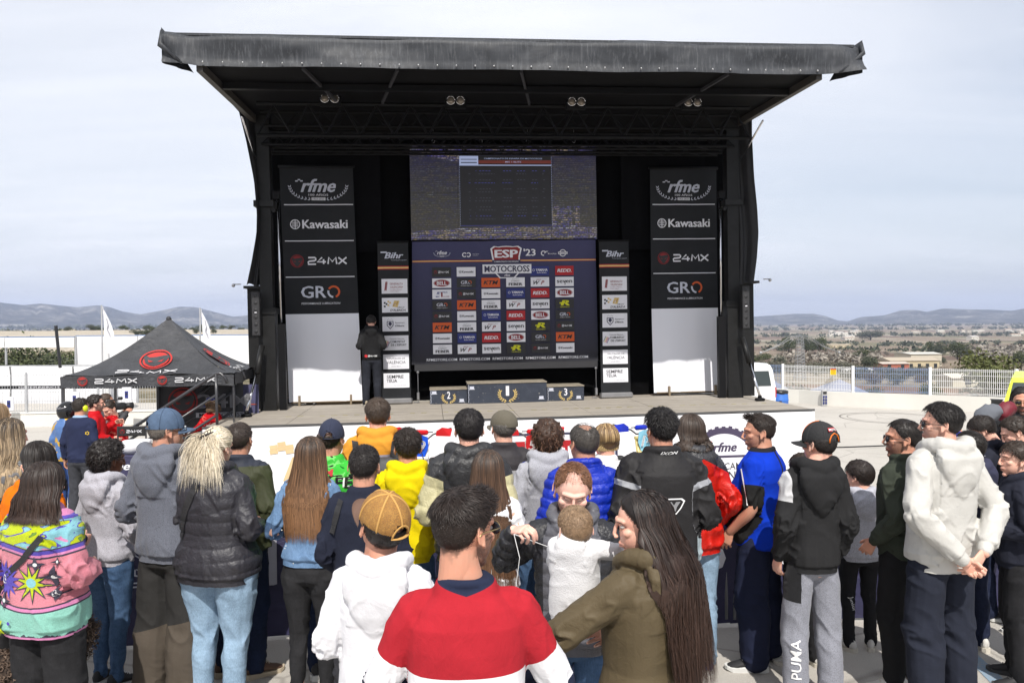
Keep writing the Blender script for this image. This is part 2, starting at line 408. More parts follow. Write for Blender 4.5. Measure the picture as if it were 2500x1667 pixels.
def build_templates():
 jobs = []; keys = []
 for kind in ('m','f','c'):
  V,F = head_raw(kind)
  for lod,vx in (('hi',.0029),('lo',.0052)):
   jobs.append((V,F,vx,4 if lod == 'hi' else 2)); keys.append(('h',kind,lod))
 for pose in HANDP:
  V,F = hand_raw(HANDP[pose])
  for lod,vx in (('hi',.0030),('lo',.0048)):
   jobs.append((V,F,vx,1)); keys.append((pose,lod))
 for k,(V,F,N) in zip(keys,remesh_batch(jobs)):
  if k[0] == 'h':
   V = head_finish(V,N); keep = None
   HEADS[k[1:]] = (V,F,head_masks(V))
  else: HANDS[k] = (V,F)
HANDS = {}
HANDP = {'relax': ([.35,.45,.5,.55],[.45,.5,.55,.6],[.25] * 4,.55,.3),
         'grip': ([1.0,1.05,1.1,1.15],[1.25,1.3,1.3,1.3],[.7] * 4,.35,.9),
         'pinch': ([.8,.9,1.1,1.2],[.9,1.0,1.2,1.2],[.4] * 4,.35,.6),
         'open': ([.08,.05,.08,.12],[.12] * 4,[.08] * 4,.75,.1)}
def hand_raw(p):
 b,m,t,ts,tcurl = p
 P = []
 V,F = tube([(0,-.03,0),(0,0,0),(.001,.03,0),(.001,.06,0),(.001,.088,-.001),(.001,.096,-.001)],[.024,.026,.034,.040,.040,.034],16,True,[1.05,1,1,1,1,1],[.85,.68,.48,.38,.33,.25],up=(0,0,1))
 P.append((V,F))
 bases = [(.0295,.088),(.0105,.093),(-.0095,.090),(-.0285,.081)]; Ls = [(.042,.026,.021),(.046,.029,.022),(.043,.027,.021),(.034,.020,.018)]; rr = [.0092,.0094,.0089,.0079]
 for i in range(4):
  a = b[i]; sp = [.09,.02,-.05,-.13][i]; p0 = np.array([bases[i][0],bases[i][1] - .008,-.001]); pts = [p0]
  for L,add in zip(Ls[i],(0,m[i],t[i])):
   a += add; d = np.array([math.sin(sp) * math.cos(a),math.cos(sp) * math.cos(a),-math.sin(a)]); pts.append(pts[-1] + d * L)
  r = rr[i]; P.append(rtube(pts,[r * 1.08,r,r * .93,r * .80],10,3))
 s = ts; d1 = np.array([math.sin(s),math.cos(s),-.35]); d1 /= np.linalg.norm(d1); s2 = s - tcurl * .6; d2 = np.array([math.sin(s2),math.cos(s2),-.35 - tcurl * .4]); d2 /= np.linalg.norm(d2)
 s3 = s2 - tcurl * .5; d3 = np.array([math.sin(s3),math.cos(s3),-.4 - tcurl * .5]); d3 /= np.linalg.norm(d3)
 p0 = np.array([.020,.012,-.006]); P.append(rtube([p0,p0 + d1 * .045,p0 + d1 * .045 + d2 * .032,p0 + d1 * .045 + d2 * .032 + d3 * .025],[.016,.0118,.0105,.0088],10,3))
 return join(P)
def place_hand(pose,lod,wrist,direction,palm,side,scale=1.0):
 """side +1 right hand, -1 left; palm = direction the palm faces"""
 V,F = HANDS[(pose,lod)]; V = V.copy() * scale
 y = np.array(direction,float); y /= np.linalg.norm(y); n = np.array(palm,float); n = n - y * (n @ y); n /= np.linalg.norm(n)
 z = -n; x = np.cross(y,z)            # thumb side for a left hand seen palm down (x = y cross z)
 if side > 0: x = -x;
 W = V[:,:1] * x + V[:,1:2] * y + V[:,2:3] * z + np.array(wrist)
 if np.dot(np.cross(x,y),z) < 0: F = F[:,::-1]
 return W,F
def skin_mat(name,base,beard=(.10,.07,.05),hair=(.03,.02,.015),bamt=.0,red=.0):
 t = NT(name)
 a = t.sep(t.attrc('ma')); b = t.sep(t.attrc('mb'))         # ma: hair brow lip ; mb: lash mouth beard
 n = t.noise(18,4,.6); c = t.mix(t.ramp(n,[(.35,0),(.7,.5)]),base,tuple(min(1,v * k) for v,k in zip(base,(1.12,.86,.80))))
 c = t.mix(t.m_('MULTIPLY',a[0],.86),c,tuple(.75 * h + .25 * s * .6 for h,s in zip(hair,base)))
 c = t.mix(t.m_('MULTIPLY',b[2],t.m_('MULTIPLY',t.ramp(t.noise(420,2,.6),[(.3,.55),(.6,1)]),bamt)),c,beard)
 c = t.mix(t.m_('MULTIPLY',a[2],.55),c,tuple(v * k for v,k in zip(base,(.78,.42,.40))))
 c = t.mix(t.m_('MULTIPLY',a[1],.80),c,hair)
 c = t.mix(t.m_('MULTIPLY',b[0],.75),c,(.03,.02,.016)); c = t.mix(t.m_('MULTIPLY',b[1],.8),c,(.06,.02,.015))
 t.set(c,.48,spec=.4); t.b.inputs['Subsurface Weight'].default_value = .08; t.b.inputs['Subsurface Radius'].default_value = (.01,.004,.002)
 t.bump(t.noise(300,3,.6),.12,.002)
 return t.m
_sk = {}
SKIN = {'fair': rgb(214,168,148),'pale': rgb(222,180,164),'tan': rgb(190,141,118),'dark': rgb(96,60,42),'child': rgb(218,172,152)}
def get_skin(kind,hair,beard=0.0):
 k = (kind,hair,beard)
 if k not in _sk: _sk[k] = skin_mat('skin',SKIN[kind],tuple(v * 1.1 + .008 for v in hair),hair,beard)
 return _sk[k]
_hm = {}
def hair_mat(c,tip=None,rough=.42,scalp=False):
 k = (c,tip,rough)
 if k not in _hm:
  t = NT('hair'); v = t.attr('hv'); tt = t.attr('ht')
  col = t.mix(t.m_('MULTIPLY',t.ramp(tt,[(.25,0),(.9,1)]),1.0),c,tip if tip else c)
  col = t.mix(1.0,col,t.ramp(v,[(0,.45),(.5,.95),(1,(1.0,1.0,1.0))]),'MULTIPLY')
  col = t.mix(t.ramp(v,[(.7,0),(1,.35)]),col,tuple(min(1,x * 2.0 + .02) for x in (tip if tip else c)))
  t.set(col,rough + .10,spec=.34); t.b.inputs['Coat Weight'].default_value = .03; t.b.inputs['Coat Roughness'].default_value = .3
  _hm[k] = t.m
 return _hm[k]
def cloth(name,color,kind='cotton',zones=None,rough=None,nb=1.0):
 """fabric with weave and wear; zones(t, xyz, arm, color) -> colour socket"""
 t = NT(name); o = t.xyz(); arm = t.attr('arm')
 c = tuple(color)
 if zones: c = zones(t,t.sep(t.map((1 / nb,) * 3)),arm,c)
 r = .85
 if kind == 'cotton':
  n = t.noise(9,5,.65); c = t.mix(1.0,c,t.ramp(n,[(.3,.86),(.65,1.0)]),'MULTIPLY'); t.bump(t.m_('ADD',t.m_('MULTIPLY',t.noise(420,2,.6),.15),t.m_('MULTIPLY',t.ramp(t.noise(8,4,.6,dist=2.2),[(.35,0),(.5,.8),(.56,1),(.7,.3)]),.6)),.22,.008); r = .92
 elif kind == 'heather':
  n = t.noise(330,2,.7,vec=t.map((1,1,.45))); c = t.mix(1.0,c,t.ramp(n,[(.34,.50),(.52,.92),(.7,1.0)]),'MULTIPLY'); t.bump(t.m_('ADD',n,t.noise(26,4,.6)),.35,.003); r = .95
 elif kind == 'nylon':
  n = t.noise(14,5,.6,dist=1.0); c = t.mix(1.0,c,t.ramp(n,[(.3,.82),(.7,1.0)]),'MULTIPLY'); t.bump(t.m_('ADD',t.noise(34,4,.62,dist=1.2),t.m_('MULTIPLY',t.noise(110,3,.6),.35)),.7,.008); r = .40
 elif kind == 'shell':
  n = t.noise(7,5,.6); c = t.mix(1.0,c,t.ramp(n,[(.3,.88),(.7,1.0)]),'MULTIPLY'); t.bump(t.noise(26,4,.6,dist=1.0),.5,.007); r = .60
 elif kind == 'denim':
  n = t.noise(240,2,.7,vec=t.map((1,1,.22))); f = t.noise(5.5,5,.7)
  c = t.mix(1.0,c,t.ramp(n,[(.32,.62),(.7,1.0)]),'MULTIPLY'); c = t.mix(t.ramp(f,[(.42,0),(.72,.42)]),c,tuple(min(1,x * 1.4 + .05 * min(1,x * 12)) for x in color))
  c = t.mix(t.ramp(t.noise(22,3,.6,vec=t.map((.5,.5,2.4))),[(.5,0),(.72,.30)]),c,tuple(x * .45 for x in color)); t.bump(t.m_('ADD',n,t.noise(40,3,.6)),.35,.003); r = .88
 elif kind == 'fleece':
  n = t.noise(150,4,.8); c = t.mix(1.0,c,t.ramp(n,[(.3,.80),(.6,1.0)]),'MULTIPLY'); t.bump(t.noise(110,4,.8),.9,.008); r = 1.0
 elif kind == 'sherpa':
  n = t.voro(190); c = t.mix(1.0,c,t.ramp(n,[(0,1.0),(.8,.88)]),'MULTIPLY'); t.bump(t.m_('ADD',t.ramp(n,[(0,.5),(.9,0)]),t.noise(30,4,.6)),.45,.005); r = 1.0
 elif kind == 'ribbed':
  s = t.m_('SINE',t.m_('MULTIPLY',t.m_('ADD',o[2],t.m_('MULTIPLY',t.noise(5,2),.05)),420)); t.bump(s,.7,.005); r = .7
 t.set(c,rough if rough is not None else r,spec=.18 if kind != 'nylon' else .42)
 if kind in ('heather','fleece','sherpa') and max(color) > .1: t.b.inputs['Sheen Weight'].default_value = .12; t.b.inputs['Sheen Roughness'].default_value = .5
 return t.m
def ribbons(paths,w0,w1=None,outward=None,tapered=True):
 """paths (N, M, 3) -> triangular-section blades: verts, quads, ht, hv"""
 P = np.asarray(paths,float); N,Mn,_ = P.shape
 T = np.zeros_like(P); T[:,1:-1] = P[:,2:] - P[:,:-2]; T[:,0] = P[:,1] - P[:,0]; T[:,-1] = P[:,-1] - P[:,-2]
 T /= np.linalg.norm(T,axis=2)[...,None] + 1e-9
 o = outward if outward is not None else P - CC
 o = o + rng.normal(0,.35,(N,1,3)) * np.linalg.norm(o,axis=2,keepdims=True)
 S = np.cross(T,o); S /= np.linalg.norm(S,axis=2)[...,None] + 1e-9; U = np.cross(S,T)
 w0 = np.broadcast_to(np.asarray(w0,float).reshape(-1,1),(N,1)); tt = np.linspace(0,1,Mn)[None]
 wd = w0 * (np.interp(tt,[0,.1,.75,1],[.7,1,.85,.06]) if tapered else np.ones((1,Mn)))
 a = P + S * wd[...,None] * .5; b = P - S * wd[...,None] * .5; c = P + U * wd[...,None] * .28
 V = np.stack([a,c,b],2).reshape(-1,3)
 base = (np.arange(N)[:,None] * Mn + np.arange(Mn - 1)[None]).ravel() * 3
 F = np.concatenate([np.stack([base + i,base + i + 1,base + 4 + i,base + 3 + i],1) for i in (0,1)])
 ht = np.repeat(np.broadcast_to(tt,(N,Mn)).ravel(),3); hv = np.repeat(rng.random(N),Mn * 3)
 return V,F,ht,hv
def scalp_dirs(n,mask):
 out = []
 while sum(len(x) for x in out) < n:
  d = rng.normal(size=(n * 3,3)); d /= np.linalg.norm(d,axis=1)[:,None]
  az = np.degrees(np.abs(np.arctan2(d[:,0],-d[:,1]))); out.append(d[mask(d,az)])
 return np.concatenate(out)[:n]
def shell(mask,off,seed=0,nf=28,na=64,nb=40,rough=.35):
 """skull-hugging hair volume"""
 az = np.linspace(-np.pi,np.pi,na,endpoint=False); el = np.linspace(-1.25,np.pi / 2 - .001,nb)
 A,E = np.meshgrid(az,el); d = np.stack([np.sin(A) * np.cos(E),-np.cos(A) * np.cos(E),np.sin(E)],-1).reshape(-1,3)
 azd = np.degrees(np.abs(np.arctan2(d[:,0],-d[:,1]))); m = mask(d,azd)     # signed, >0 in hair
 th = off(d,azd) if callable(off) else np.full(len(d),off)
 n = 1 + rough * fbm(d * nf * .25,seed,3)
 r = np.where(m > 0,th * n * sstep(0,.16,m),-.004)
 nrm = d / CR; nrm /= np.linalg.norm(nrm,axis=1)[:,None]
 V = CC + d * CR + nrm * r[:,None]
 F = []
 for i in range(nb - 1):
  for j in range(na):
   q = (j + 1) % na; f = (i * na + j,i * na + q,i * na + na + q,i * na + na + j)
   if max(m[list(f)]) > -.02: F.append(f)
 return V,np.array(F),np.full(len(V),.1),np.clip(.35 + .3 * fbm(d * 9,seed + 5,2),0,1)
def merge_hair(parts):
 V = []; F = []; T = []; Hh = []; n = 0
 for v,f,t,h in parts: V.append(v); F.append(np.asarray(f) + n); T.append(t); Hh.append(h); n += len(v)
 return np.concatenate(V),np.concatenate(F),np.concatenate(T),np.concatenate(Hh)
def flow_paths(d0,length,lift,seg=5,swirl=.5,crown=(.0,-.35,.93),noise=.35,gravity=.3):
 """short hair growing away from the crown along the skull"""
 c = np.array(crown,float); c /= np.linalg.norm(c); N = len(d0); d = d0.copy()
 nrm0 = d / CR; nrm0 /= np.linalg.norm(nrm0,axis=1)[:,None]
 pts = [CC + d * CR + nrm0 * .001]; L = np.asarray(length).reshape(-1,1) * np.ones((N,1)); nz = rng.normal(0,noise,(N,3)); off = .001
 for i in range(1,seg):
  t = d - c * (d @ c)[:,None]; t /= np.linalg.norm(t,axis=1)[:,None] + 1e-6
  sw = np.cross(c,d); v = t + swirl * sw + nz; v[:,2] -= gravity
  v -= d * (np.sum(v * d,1))[:,None]; v /= np.linalg.norm(v,axis=1)[:,None] + 1e-6
  d = d + v * (L / (seg - 1)) / .088; d /= np.linalg.norm(d,axis=1)[:,None]
  nrm = d / CR; nrm /= np.linalg.norm(nrm,axis=1)[:,None]
  off = L * lift * (i / (seg - 1)) ** .8 + .001
  pts.append(CC + d * CR + nrm * off)
 return np.stack(pts,1)
def hair(style,lod,seed=0,**k):
 if k.get('capped') and style in ('short','messy','buzz'): k['len'] = min(k.get('len',.02),.014)
 q = {'hi': 1.0,'mid': .6,'lo': .35}[lod]; W = {'hi': 1.0,'mid': 1.15,'lo': 1.4}[lod]
 P = []
 zoff = k.get('line',0)
 cl = k.get('capped'); mk = lambda d,az: np.minimum(d[:,2] - hair_zmin(az) - zoff,(.16 - d[:,2]) if cl else 9.0)
 if style in ('short','buzz','messy','quiff'):
  L = k.get('len',{'short': .022,'buzz': .006,'messy': .035,'quiff': .03}[style]); n = int(3600 * q)
  top = lambda d: sstep(-.1,.6,d[:,2])
  bald = k.get('bald',0); bc = np.array(k.get('bc',(0,-.15,.99)))
  bd_ = lambda d: (np.linalg.norm((d - bc) * (1,.8,1),axis=1) - bald) * 1.2 + .16 * vnoise(d * 6,3)
  mk2 = (lambda d,az: np.minimum(mk(d,az),bd_(d))) if bald else mk
  P.append(shell(mk2,lambda d,az: (.004 if style == 'buzz' else (.0035 if style == 'quiff' else .006)) + (L * .32) * top(d) * (style != 'buzz'),seed,rough=.5 if style == 'messy' else .3))
  d = scalp_dirs(n,lambda d,az: (mk(d,az) > .02) & ((bd_(d) > .02) | (rng.random(len(d)) < k.get('sparse',.3))) if bald else mk2(d,az) > .02); ln = L * ((.10 if style == 'quiff' else .35) + (.9 if style == 'quiff' else .65) * top(d) ** (2 if style == 'quiff' else 1)) * rng.uniform(.6,1.3,len(d))
  lf = {'short': .28,'buzz': .5,'messy': .5,'quiff': .3}[style]
  pa = flow_paths(d,ln,lf,4,.5,noise={'short': .35,'buzz': .4,'messy': .9,'quiff': .3}[style])
  nrm = d / CR; nrm /= np.linalg.norm(nrm,axis=1)[:,None]; pa += nrm[:,None] * (.004 + .3 * L * top(d) * (style != 'buzz'))[:,None,None]
  if style == 'quiff':
   f = sstep(.1,.7,d[:,1]) * top(d); pa += np.linspace(0,1,4)[None,:,None] * f[:,None,None] * np.array([0,.012,.040])
  P.append(ribbons(pa,.0021 * W))
 elif style == 'fringe':       # boys' mop brushed forward
  L = .055; P.append(shell(mk,lambda d,az: .010 + .005 * sstep(0,.6,d[:,2]),seed,rough=.5))
  d = scalp_dirs(int(3000 * q),lambda d,az: mk(d,az) > .02); ln = (.025 + .035 * sstep(.1,.7,d[:,2])) * rng.uniform(.7,1.25,len(d))
  pa = flow_paths(d,ln,.12,6,.25,noise=.5,gravity=.5); nrm = d / CR; nrm /= np.linalg.norm(nrm,axis=1)[:,None]; pa += nrm[:,None] * .011; P.append(ribbons(pa,.0026 * W))
 elif style == 'curly':
  T = k.get('vol',.022); mk3 = (lambda d,az: d[:,2] - hair_zmin(az) - zoff + k.get('low',.12) * (az < 80))
  P.append(shell(mk3,T * .75,seed,rough=.5)); n = int(k.get('n',620) * q)
  d = scalp_dirs(n,lambda d,az: mk3(d,az) > .03); nrm = d / CR; nrm /= np.linalg.norm(nrm,axis=1)[:,None]
  s = np.cross(nrm,rng.normal(size=(n,3))); s /= np.linalg.norm(s,axis=1)[:,None]; b = np.cross(nrm,s)
  a = np.linspace(0,1,9); ph = rng.uniform(0,6.28,(n,1)); r = rng.uniform(.004,.009,(n,1)); tw = rng.uniform(6,11,(n,1))
  cs,sn = np.cos(ph + a * tw),np.sin(ph + a * tw)
  pa = (CC + d * CR)[:,None] + nrm[:,None] * (T * (.55 + .55 * a) * rng.uniform(.7,1.25,(n,1)))[...,None] + s[:,None] * (r * cs)[...,None] + b[:,None] * (r * sn)[...,None]
  pa[...,2] -= (a ** 2 * k.get('drop',.01))[None]
  P.append(ribbons(pa,.0042 * W))
 elif style in ('long','bob','wavy'):
  L = k.get('len',.55); wid = k.get('wid',.13); dep = k.get('dep',.055); fwd = k.get('fwd',118); back = k.get('back',-.055); bw = k.get('bw',wid)
  n = int(k.get('n',950) * q * 1.15); Mn = 13; wave = k.get('wave',.004); cut = k.get('cut',.04)
  part = k.get('part',0.0); vol = k.get('vol',.012); side = k.get('side',0.0)
  az = rng.uniform(-fwd,fwd,n); az = az * .97 + part * 0; lay = rng.random(n) ** .6; A = np.radians(az)
  st = np.clip(rng.normal(.0,.5,n),-1,1); t1 = np.linspace(0,1,6)
  el = np.pi / 2 - (t1[None] * (np.pi / 2 + .12)) - .02
  crown = np.stack([np.full(n,part * .2),.55 - .95 * rng.random(n) * np.cos(A / 2) ** 1,np.ones(n)],1)
  dd = np.stack([np.sin(A)[:,None] * np.cos(el),-np.cos(A)[:,None] * np.cos(el),np.sin(el) * np.ones((n,1))],-1)
  bl = (1 - t1)[None,:,None] ** 1.2
  dd = dd + bl * (crown[:,None] * .8 * np.array([1,1,0])); dd /= np.linalg.norm(dd,axis=2)[...,None]
  nr = dd / CR; nr /= np.linalg.norm(nr,axis=2)[...,None]
  off = (.004 + vol * lay[:,None]) * (.55 + .45 * t1[None])
  top = CC + dd * CR + nr * off[...,None]
  e = top[:,-1]; t2 = np.linspace(0,1,Mn - 5)[1:]
  ln = (L * (1 + rng.uniform(-cut,cut * .4,n)))[:,None]; zz = e[:,2:3] - ln * t2[None]
  sx_ = np.interp(t2,[0,.35,1],[1,wid / .08 * .9,bw / .08]); f_ = np.interp(t2,[0,.3,1],[1,.85,.8])
  X = e[:,:1] * (1 + (sx_ - 1)[None] * .95) + side * t2[None] ** 1.3; Y = e[:,1:2] * f_[None] * np.interp(t2,[0,.5,1],[1,dep / .08,dep / .08])[None] + (back * sstep(0,.45,t2) + k.get('yb',0) * t2)[None]
  fr = k.get('freq',9); ph = rng.uniform(0,6.28,(n,1)); am = wave * np.minimum(1,t2 * 3)[None]
  X = X + am * np.sin(ph + t2[None] * fr) + rng.normal(0,.006,(n,1)) * t2[None]; Y = Y + am * np.cos(ph * 1.3 + t2[None] * fr)
  low = np.stack([X,Y,zz],-1); pa = np.concatenate([top,low],1)
  tp = k.get('tuck')
  P.append(ribbons(pa,k.get('w',.0075) * W ** .5 * rng.uniform(.5,1.2,n),outward=np.stack([pa[...,0],pa[...,1] - .02,np.zeros(pa.shape[:2]) + .02],-1)))
  P.append(shell(lambda d,az: mkl(d,az,fwd),vol * .5 + .003,seed,rough=.15))
  zt = -.02; zb = -L * .96 + .0
  rs = [(side * ((zt - z) / max(L,.01)) ** 1.3,back * (.9 if z < -.1 else .4) + k.get('yb',0) * (zt - z) / L - .018,z,max(.02,np.interp(-z,[0,.35 * L,L],[.070,wid * .80,bw * .82])),np.interp(-z,[0,.3 * L,L],[.06,dep * .62,dep * .45])) for z in np.linspace(zb,zt,9)]
  V,F = rings(rs,20,2.2); V = V + .004 * np.c_[vnoise(V * 25,1),vnoise(V * 25,2),np.zeros(len(V))]; F4 = np.array([f for f in F if len(f) == 4]); P.append((V,F4,np.clip(-V[:,2] / L,0,1),np.full(len(V),.15)))
 elif style == 'bun':          # thick curls gathered up
  P.append(shell(mk,.010,seed,rough=.3)); n = int(900 * q); d = scalp_dirs(n,lambda d,az: mk(d,az) > 0)
  tgt = np.array([0,-.085,.07]); st = CC + d * CR * 1.05; a = np.linspace(0,1,7)[None,:,None]
  pa = st[:,None] * (1 - a) + tgt * a; q_ = (pa - CC) / CR; rr_ = np.linalg.norm(q_,axis=2,keepdims=True); pa = CC + q_ / rr_ * np.maximum(rr_,1.08) * CR; P.append(ribbons(pa,.005 * W))
  n = int(420 * q); c = np.array(k.get('at',(0,-.085,.085))); d = rng.normal(size=(n,3)); d /= np.linalg.norm(d,axis=1)[:,None]; ph = rng.uniform(0,6.28,(n,1)); a = np.linspace(0,1,9)
  s = np.cross(d,rng.normal(size=(n,3))); s /= np.linalg.norm(s,axis=1)[:,None]; b = np.cross(d,s); r = .011
  pa = c + d[:,None] * (.035 + .022 * a)[None,:,None] * np.array(k.get('sz',(1.2,.9,1))) + s[:,None] * (r * np.cos(ph + a * 8))[...,None] + b[:,None] * (r * np.sin(ph + a * 8))[...,None]
  P.append(ribbons(pa,.0055 * W)); V,F = ellipsoid(c,np.array(k.get('sz',(1.2,.9,1))) * .043,16,10); F = np.array([f if len(f) == 4 else f + (f[-1],) for f in F]); F = F[[len(set(f)) == 4 for f in F]]; P.append((V,F,np.full(len(V),.3),np.full(len(V),.2)))
  n = int(120 * q)                                             # loose curls round the nape and ears
  A = rng.uniform(-2.0,2.0,n); st = np.stack([.078 * np.sin(A),-.013 - .095 * np.cos(A),rng.uniform(-.05,.0,n)],1); a = np.linspace(0,1,10); ph = rng.uniform(0,6,(n,1))
  pa = st[:,None] + np.stack([.006 * np.cos(ph + a * 12),.006 * np.sin(ph + a * 12),-a[None] * rng.uniform(.03,.09,(n,1))],-1); P.append(ribbons(pa,.004 * W))
 elif style == 'claw':         # light hair twisted up under a claw clip with loose lengths
  P.append(shell(mk,.012,seed,rough=.25)); n = int(1300 * q); d = scalp_dirs(n,lambda d,az: mk(d,az) > 0); tgt = np.array([.02,-.115,.035]); a = np.linspace(0,1,8)[None,:,None]; st = CC + d * CR * 1.06
  pa = st[:,None] * (1 - a) + (tgt + rng.normal(0,.012,(n,1,3))) * a; q_ = (pa - CC) / CR; rr_ = np.linalg.norm(q_,axis=2,keepdims=True); pa = CC + q_ / rr_ * np.maximum(rr_,1.12 + .08 * np.sin(a * 3.14)) * CR; P.append(ribbons(pa,.0045 * W))
  n = int(2000 * q); a = np.linspace(0,1,12); sxs = np.clip(rng.normal(0,.8,n),-1.7,1.7); st = tgt + np.stack([sxs * .034,rng.normal(-.010,.010,n),rng.normal(0,.02,n)],1); L = rng.uniform(.08,.32,n)[:,None]; ph = rng.uniform(0,6.28,(n,1))
  X = st[:,:1] + sxs[:,None] * .058 * a[None] ** .7 + .008 * np.sin(ph + a * 7); Y = st[:,1:2] - .03 * np.sin(a * 3.0)[None] - .012 * rng.random((n,1)); Z = st[:,2:3] + .025 * np.sin(a * 2.5)[None] - L * a[None] ** 1.25
  P.append(ribbons(np.stack([X,Y,Z],-1),.0023 * W ** .5))
 return merge_hair(P)
def mkl(d,az,fwd):
 lo = np.interp(az,[0,88,104,120,140,180],[-1.2,-1.2,-.35,.15,.45,.62]); return d[:,2] - lo
def cap_parts(style,body,brim_c,seam=None):
 """returns [(name, V, F, material, smooth)]"""
 out = []; r = CR + (.009,.010,.018); c = CC + (0,.0,.006)
 az = np.linspace(0,2 * np.pi,48,endpoint=False); el = np.linspace(-.12,np.pi / 2 - .0001,14); V = []
 for e in el:
  for a in az:
   low = -.10 if True else 0
   k = 1 + .012 * math.cos(a * 6) * math.cos(e) * 0
   p = np.array([math.sin(a) * math.cos(e),math.cos(a) * math.cos(e),math.sin(e)])
   s = abs(math.sin(a * 3)) ** .25; p = p * (1 - .018 * (1 - s) * math.cos(e))
   q = c + p * r
   if style == 'flat': q[2] = c[2] + (q[2] - c[2]) * .88; q += 0.004 * p
   V.append(q)
 V = np.array(V); F = []
 na = 48
 for i in range(13):
  for j in range(na):
   q = (j + 1) % na; ang = az[j]
   if style != 'flat' and i < 4 and abs(ang - math.pi) < .42 - i * .07: continue       # strap opening at the back
   F.append((i * na + j,i * na + q,i * na + na + q,i * na + na + j))
 V2 = V * 1.0; nn = (V - c); nn /= np.linalg.norm(nn,axis=1)[:,None]; Vi = V - nn * .0025
 nV = len(V); FF = F + [tuple(x + nV for x in f[::-1]) for f in F]
 out.append(('cap_crown',np.vstack([V,Vi]),FF,body,True))
 m = MB(); B = []; nb = 17
 for t in np.linspace(-1,1,nb):
  a = t * 1.05; x0 = (r[0]) * math.sin(a); y0 = c[1] + r[1] * math.cos(a); L = .068 * (1 - abs(t) ** 2.6)
  for s_ in (0,.5,1): B.append((x0 * (1 + .03 * s_),y0 + L * s_,c[2] - .012 - .010 * s_ - .016 * (x0 / .08) ** 2 * (1 + s_ * .6)))
 B = np.array(B); nB = len(B); F = []
 for i in range(nb - 1):
  for j in range(2): F.append((i * 3 + j,i * 3 + j + 1,i * 3 + 4 + j,i * 3 + 3 + j))
 F2 = F + [tuple(x + nB for x in f[::-1]) for f in F]; B2 = B - (0,0,.003); edge = [(i * 3 + 2,(i + 1) * 3 + 2,(i + 1) * 3 + 2 + nB,i * 3 + 2 + nB) for i in range(nb - 1)]
 out.append(('cap_brim',np.vstack([B,B2]),F2 + edge,brim_c,True))
 m = MB(); m.sphere(tuple(c + (0,0,r[2] * (.88 if style == 'flat' else 1) + .001)),.005,8,6)
 if seam is not None:
  for k in range(6):
   a = k * math.pi / 3; m.tube([tuple(c + np.array([math.sin(a) * math.cos(e),math.cos(a) * math.cos(e),math.sin(e) * (.88 if style == 'flat' else 1)]) * r * (.992 if e < 1.4 else 1.0) + np.array([0,0,.0])) for e in np.linspace(.28 if k == 3 else -.1,1.54,12)],.0022 if style != 'trucker' else .0042,5)
  if style != 'flat':
   m.tube([tuple(c + np.array([math.sin(math.pi + a) * math.cos(e),math.cos(math.pi + a) * math.cos(e),math.sin(e)]) * r * 1.002) for a,e in [(-.43,-.10),(-.40,.05),(-.3,.22),(-.15,.32),(0,.36),(.15,.32),(.3,.22),(.40,.05),(.43,-.10)]],.0045,6,sy=.7)
   m.tube([tuple(c + np.array([math.sin(math.pi + a) * math.cos(-.09),math.cos(math.pi + a) * math.cos(-.09),math.sin(-.09)]) * r * 1.0) for a in np.linspace(-.46,.46,9)],.0065,6,sy=.4)
 out.append(('cap_seams',np.concatenate(m.v),m.f,seam or body,True))
 return out
CLEAR = M('clear_lens',(.25,.3,.32),.05,var=0)
def glasses_parts(lens,frame,big=1.0):
 m = MB(); l = MB()
 for s in (-1,1):
  ring = [(s * (.031 + .0235 * big * math.cos(a)),.098 - .006 * abs(math.cos(a)),.008 + .0185 * big * math.sin(a)) for a in np.linspace(0,2 * np.pi,18)]
  m.tube(ring,.0017,5); V,F = ellipsoid((s * .033,.089,.008),(.0245 * big,.0125 if lens is not CLEAR else .0015,.0180 * big),16,10); l.add(V,F)
  m.tube([(s * .056,.093,.012),(s * .072,.06,.014),(s * .080,-.01,.012),(s * .078,-.03,-.004)],.0019,5)
 m.tube([(-.008,.1,.012),(0,.103,.014),(.008,.1,.012)],.0015,5)
 return [('glasses_frame',np.concatenate(m.v),m.f,frame,True),('glasses_lens',np.concatenate(l.v),l.f,lens,False)]
DROP = {585: .02,745: .032,600: -.05}
ARMS = {  # elbow, wrist for the right side, 1.75 m body; x outward
 'down': ((.262,-.03,1.13),(.268,.03,.89)),'front': ((.258,-.05,1.135),(.13,.20,1.10)),'low': ((.252,-.045,1.13),(.16,.15,.96)),
 'pocket': ((.262,-.10,1.14),(.22,.06,.97)),'behind': ((.275,-.12,1.155),(.055,-.185,.935)),'phone': ((.25,.03,1.14),(.12,.27,1.24)),
 'fold': ((.265,-.01,1.15),(.02,.19,1.17)),'up': ((.30,.02,1.28),(.17,.16,1.48)),'hip': ((.31,-.12,1.16),(.20,-.02,.98))}
class Job: pass
PEOPLE = []
def person(label,px,top,k,by=0,hy=None,hp=0,ht=0,head=None,kind='m',build=1.0,skin='fair',hair=None,hairc=(.02,.014,.010),tip=None,beard=0.0,arms=('low','low'),hands=None,
           top_g=None,bot=None,shoes=None,cap=None,glasses=None,lean=0.0,group='spectators in front of the stage',belly=0.0,floor=None,Z=None,stance=.10,turn=0.0,extras=None,sit=None,hs=None,legs=True,at_xy=None,H=None,hx=0.0,knees=None,cat='person',name='person'):
 J = Job(); J.__dict__.update(locals()); del J.__dict__['J']; PEOPLE.append(J); return J
def rot2(v,a):
 c,s = math.cos(a),math.sin(a); v = np.asarray(v,float); o = v.copy(); o[...,0] = v[...,0] * c - v[...,1] * s; o[...,1] = v[...,0] * s + v[...,1] * c; return o
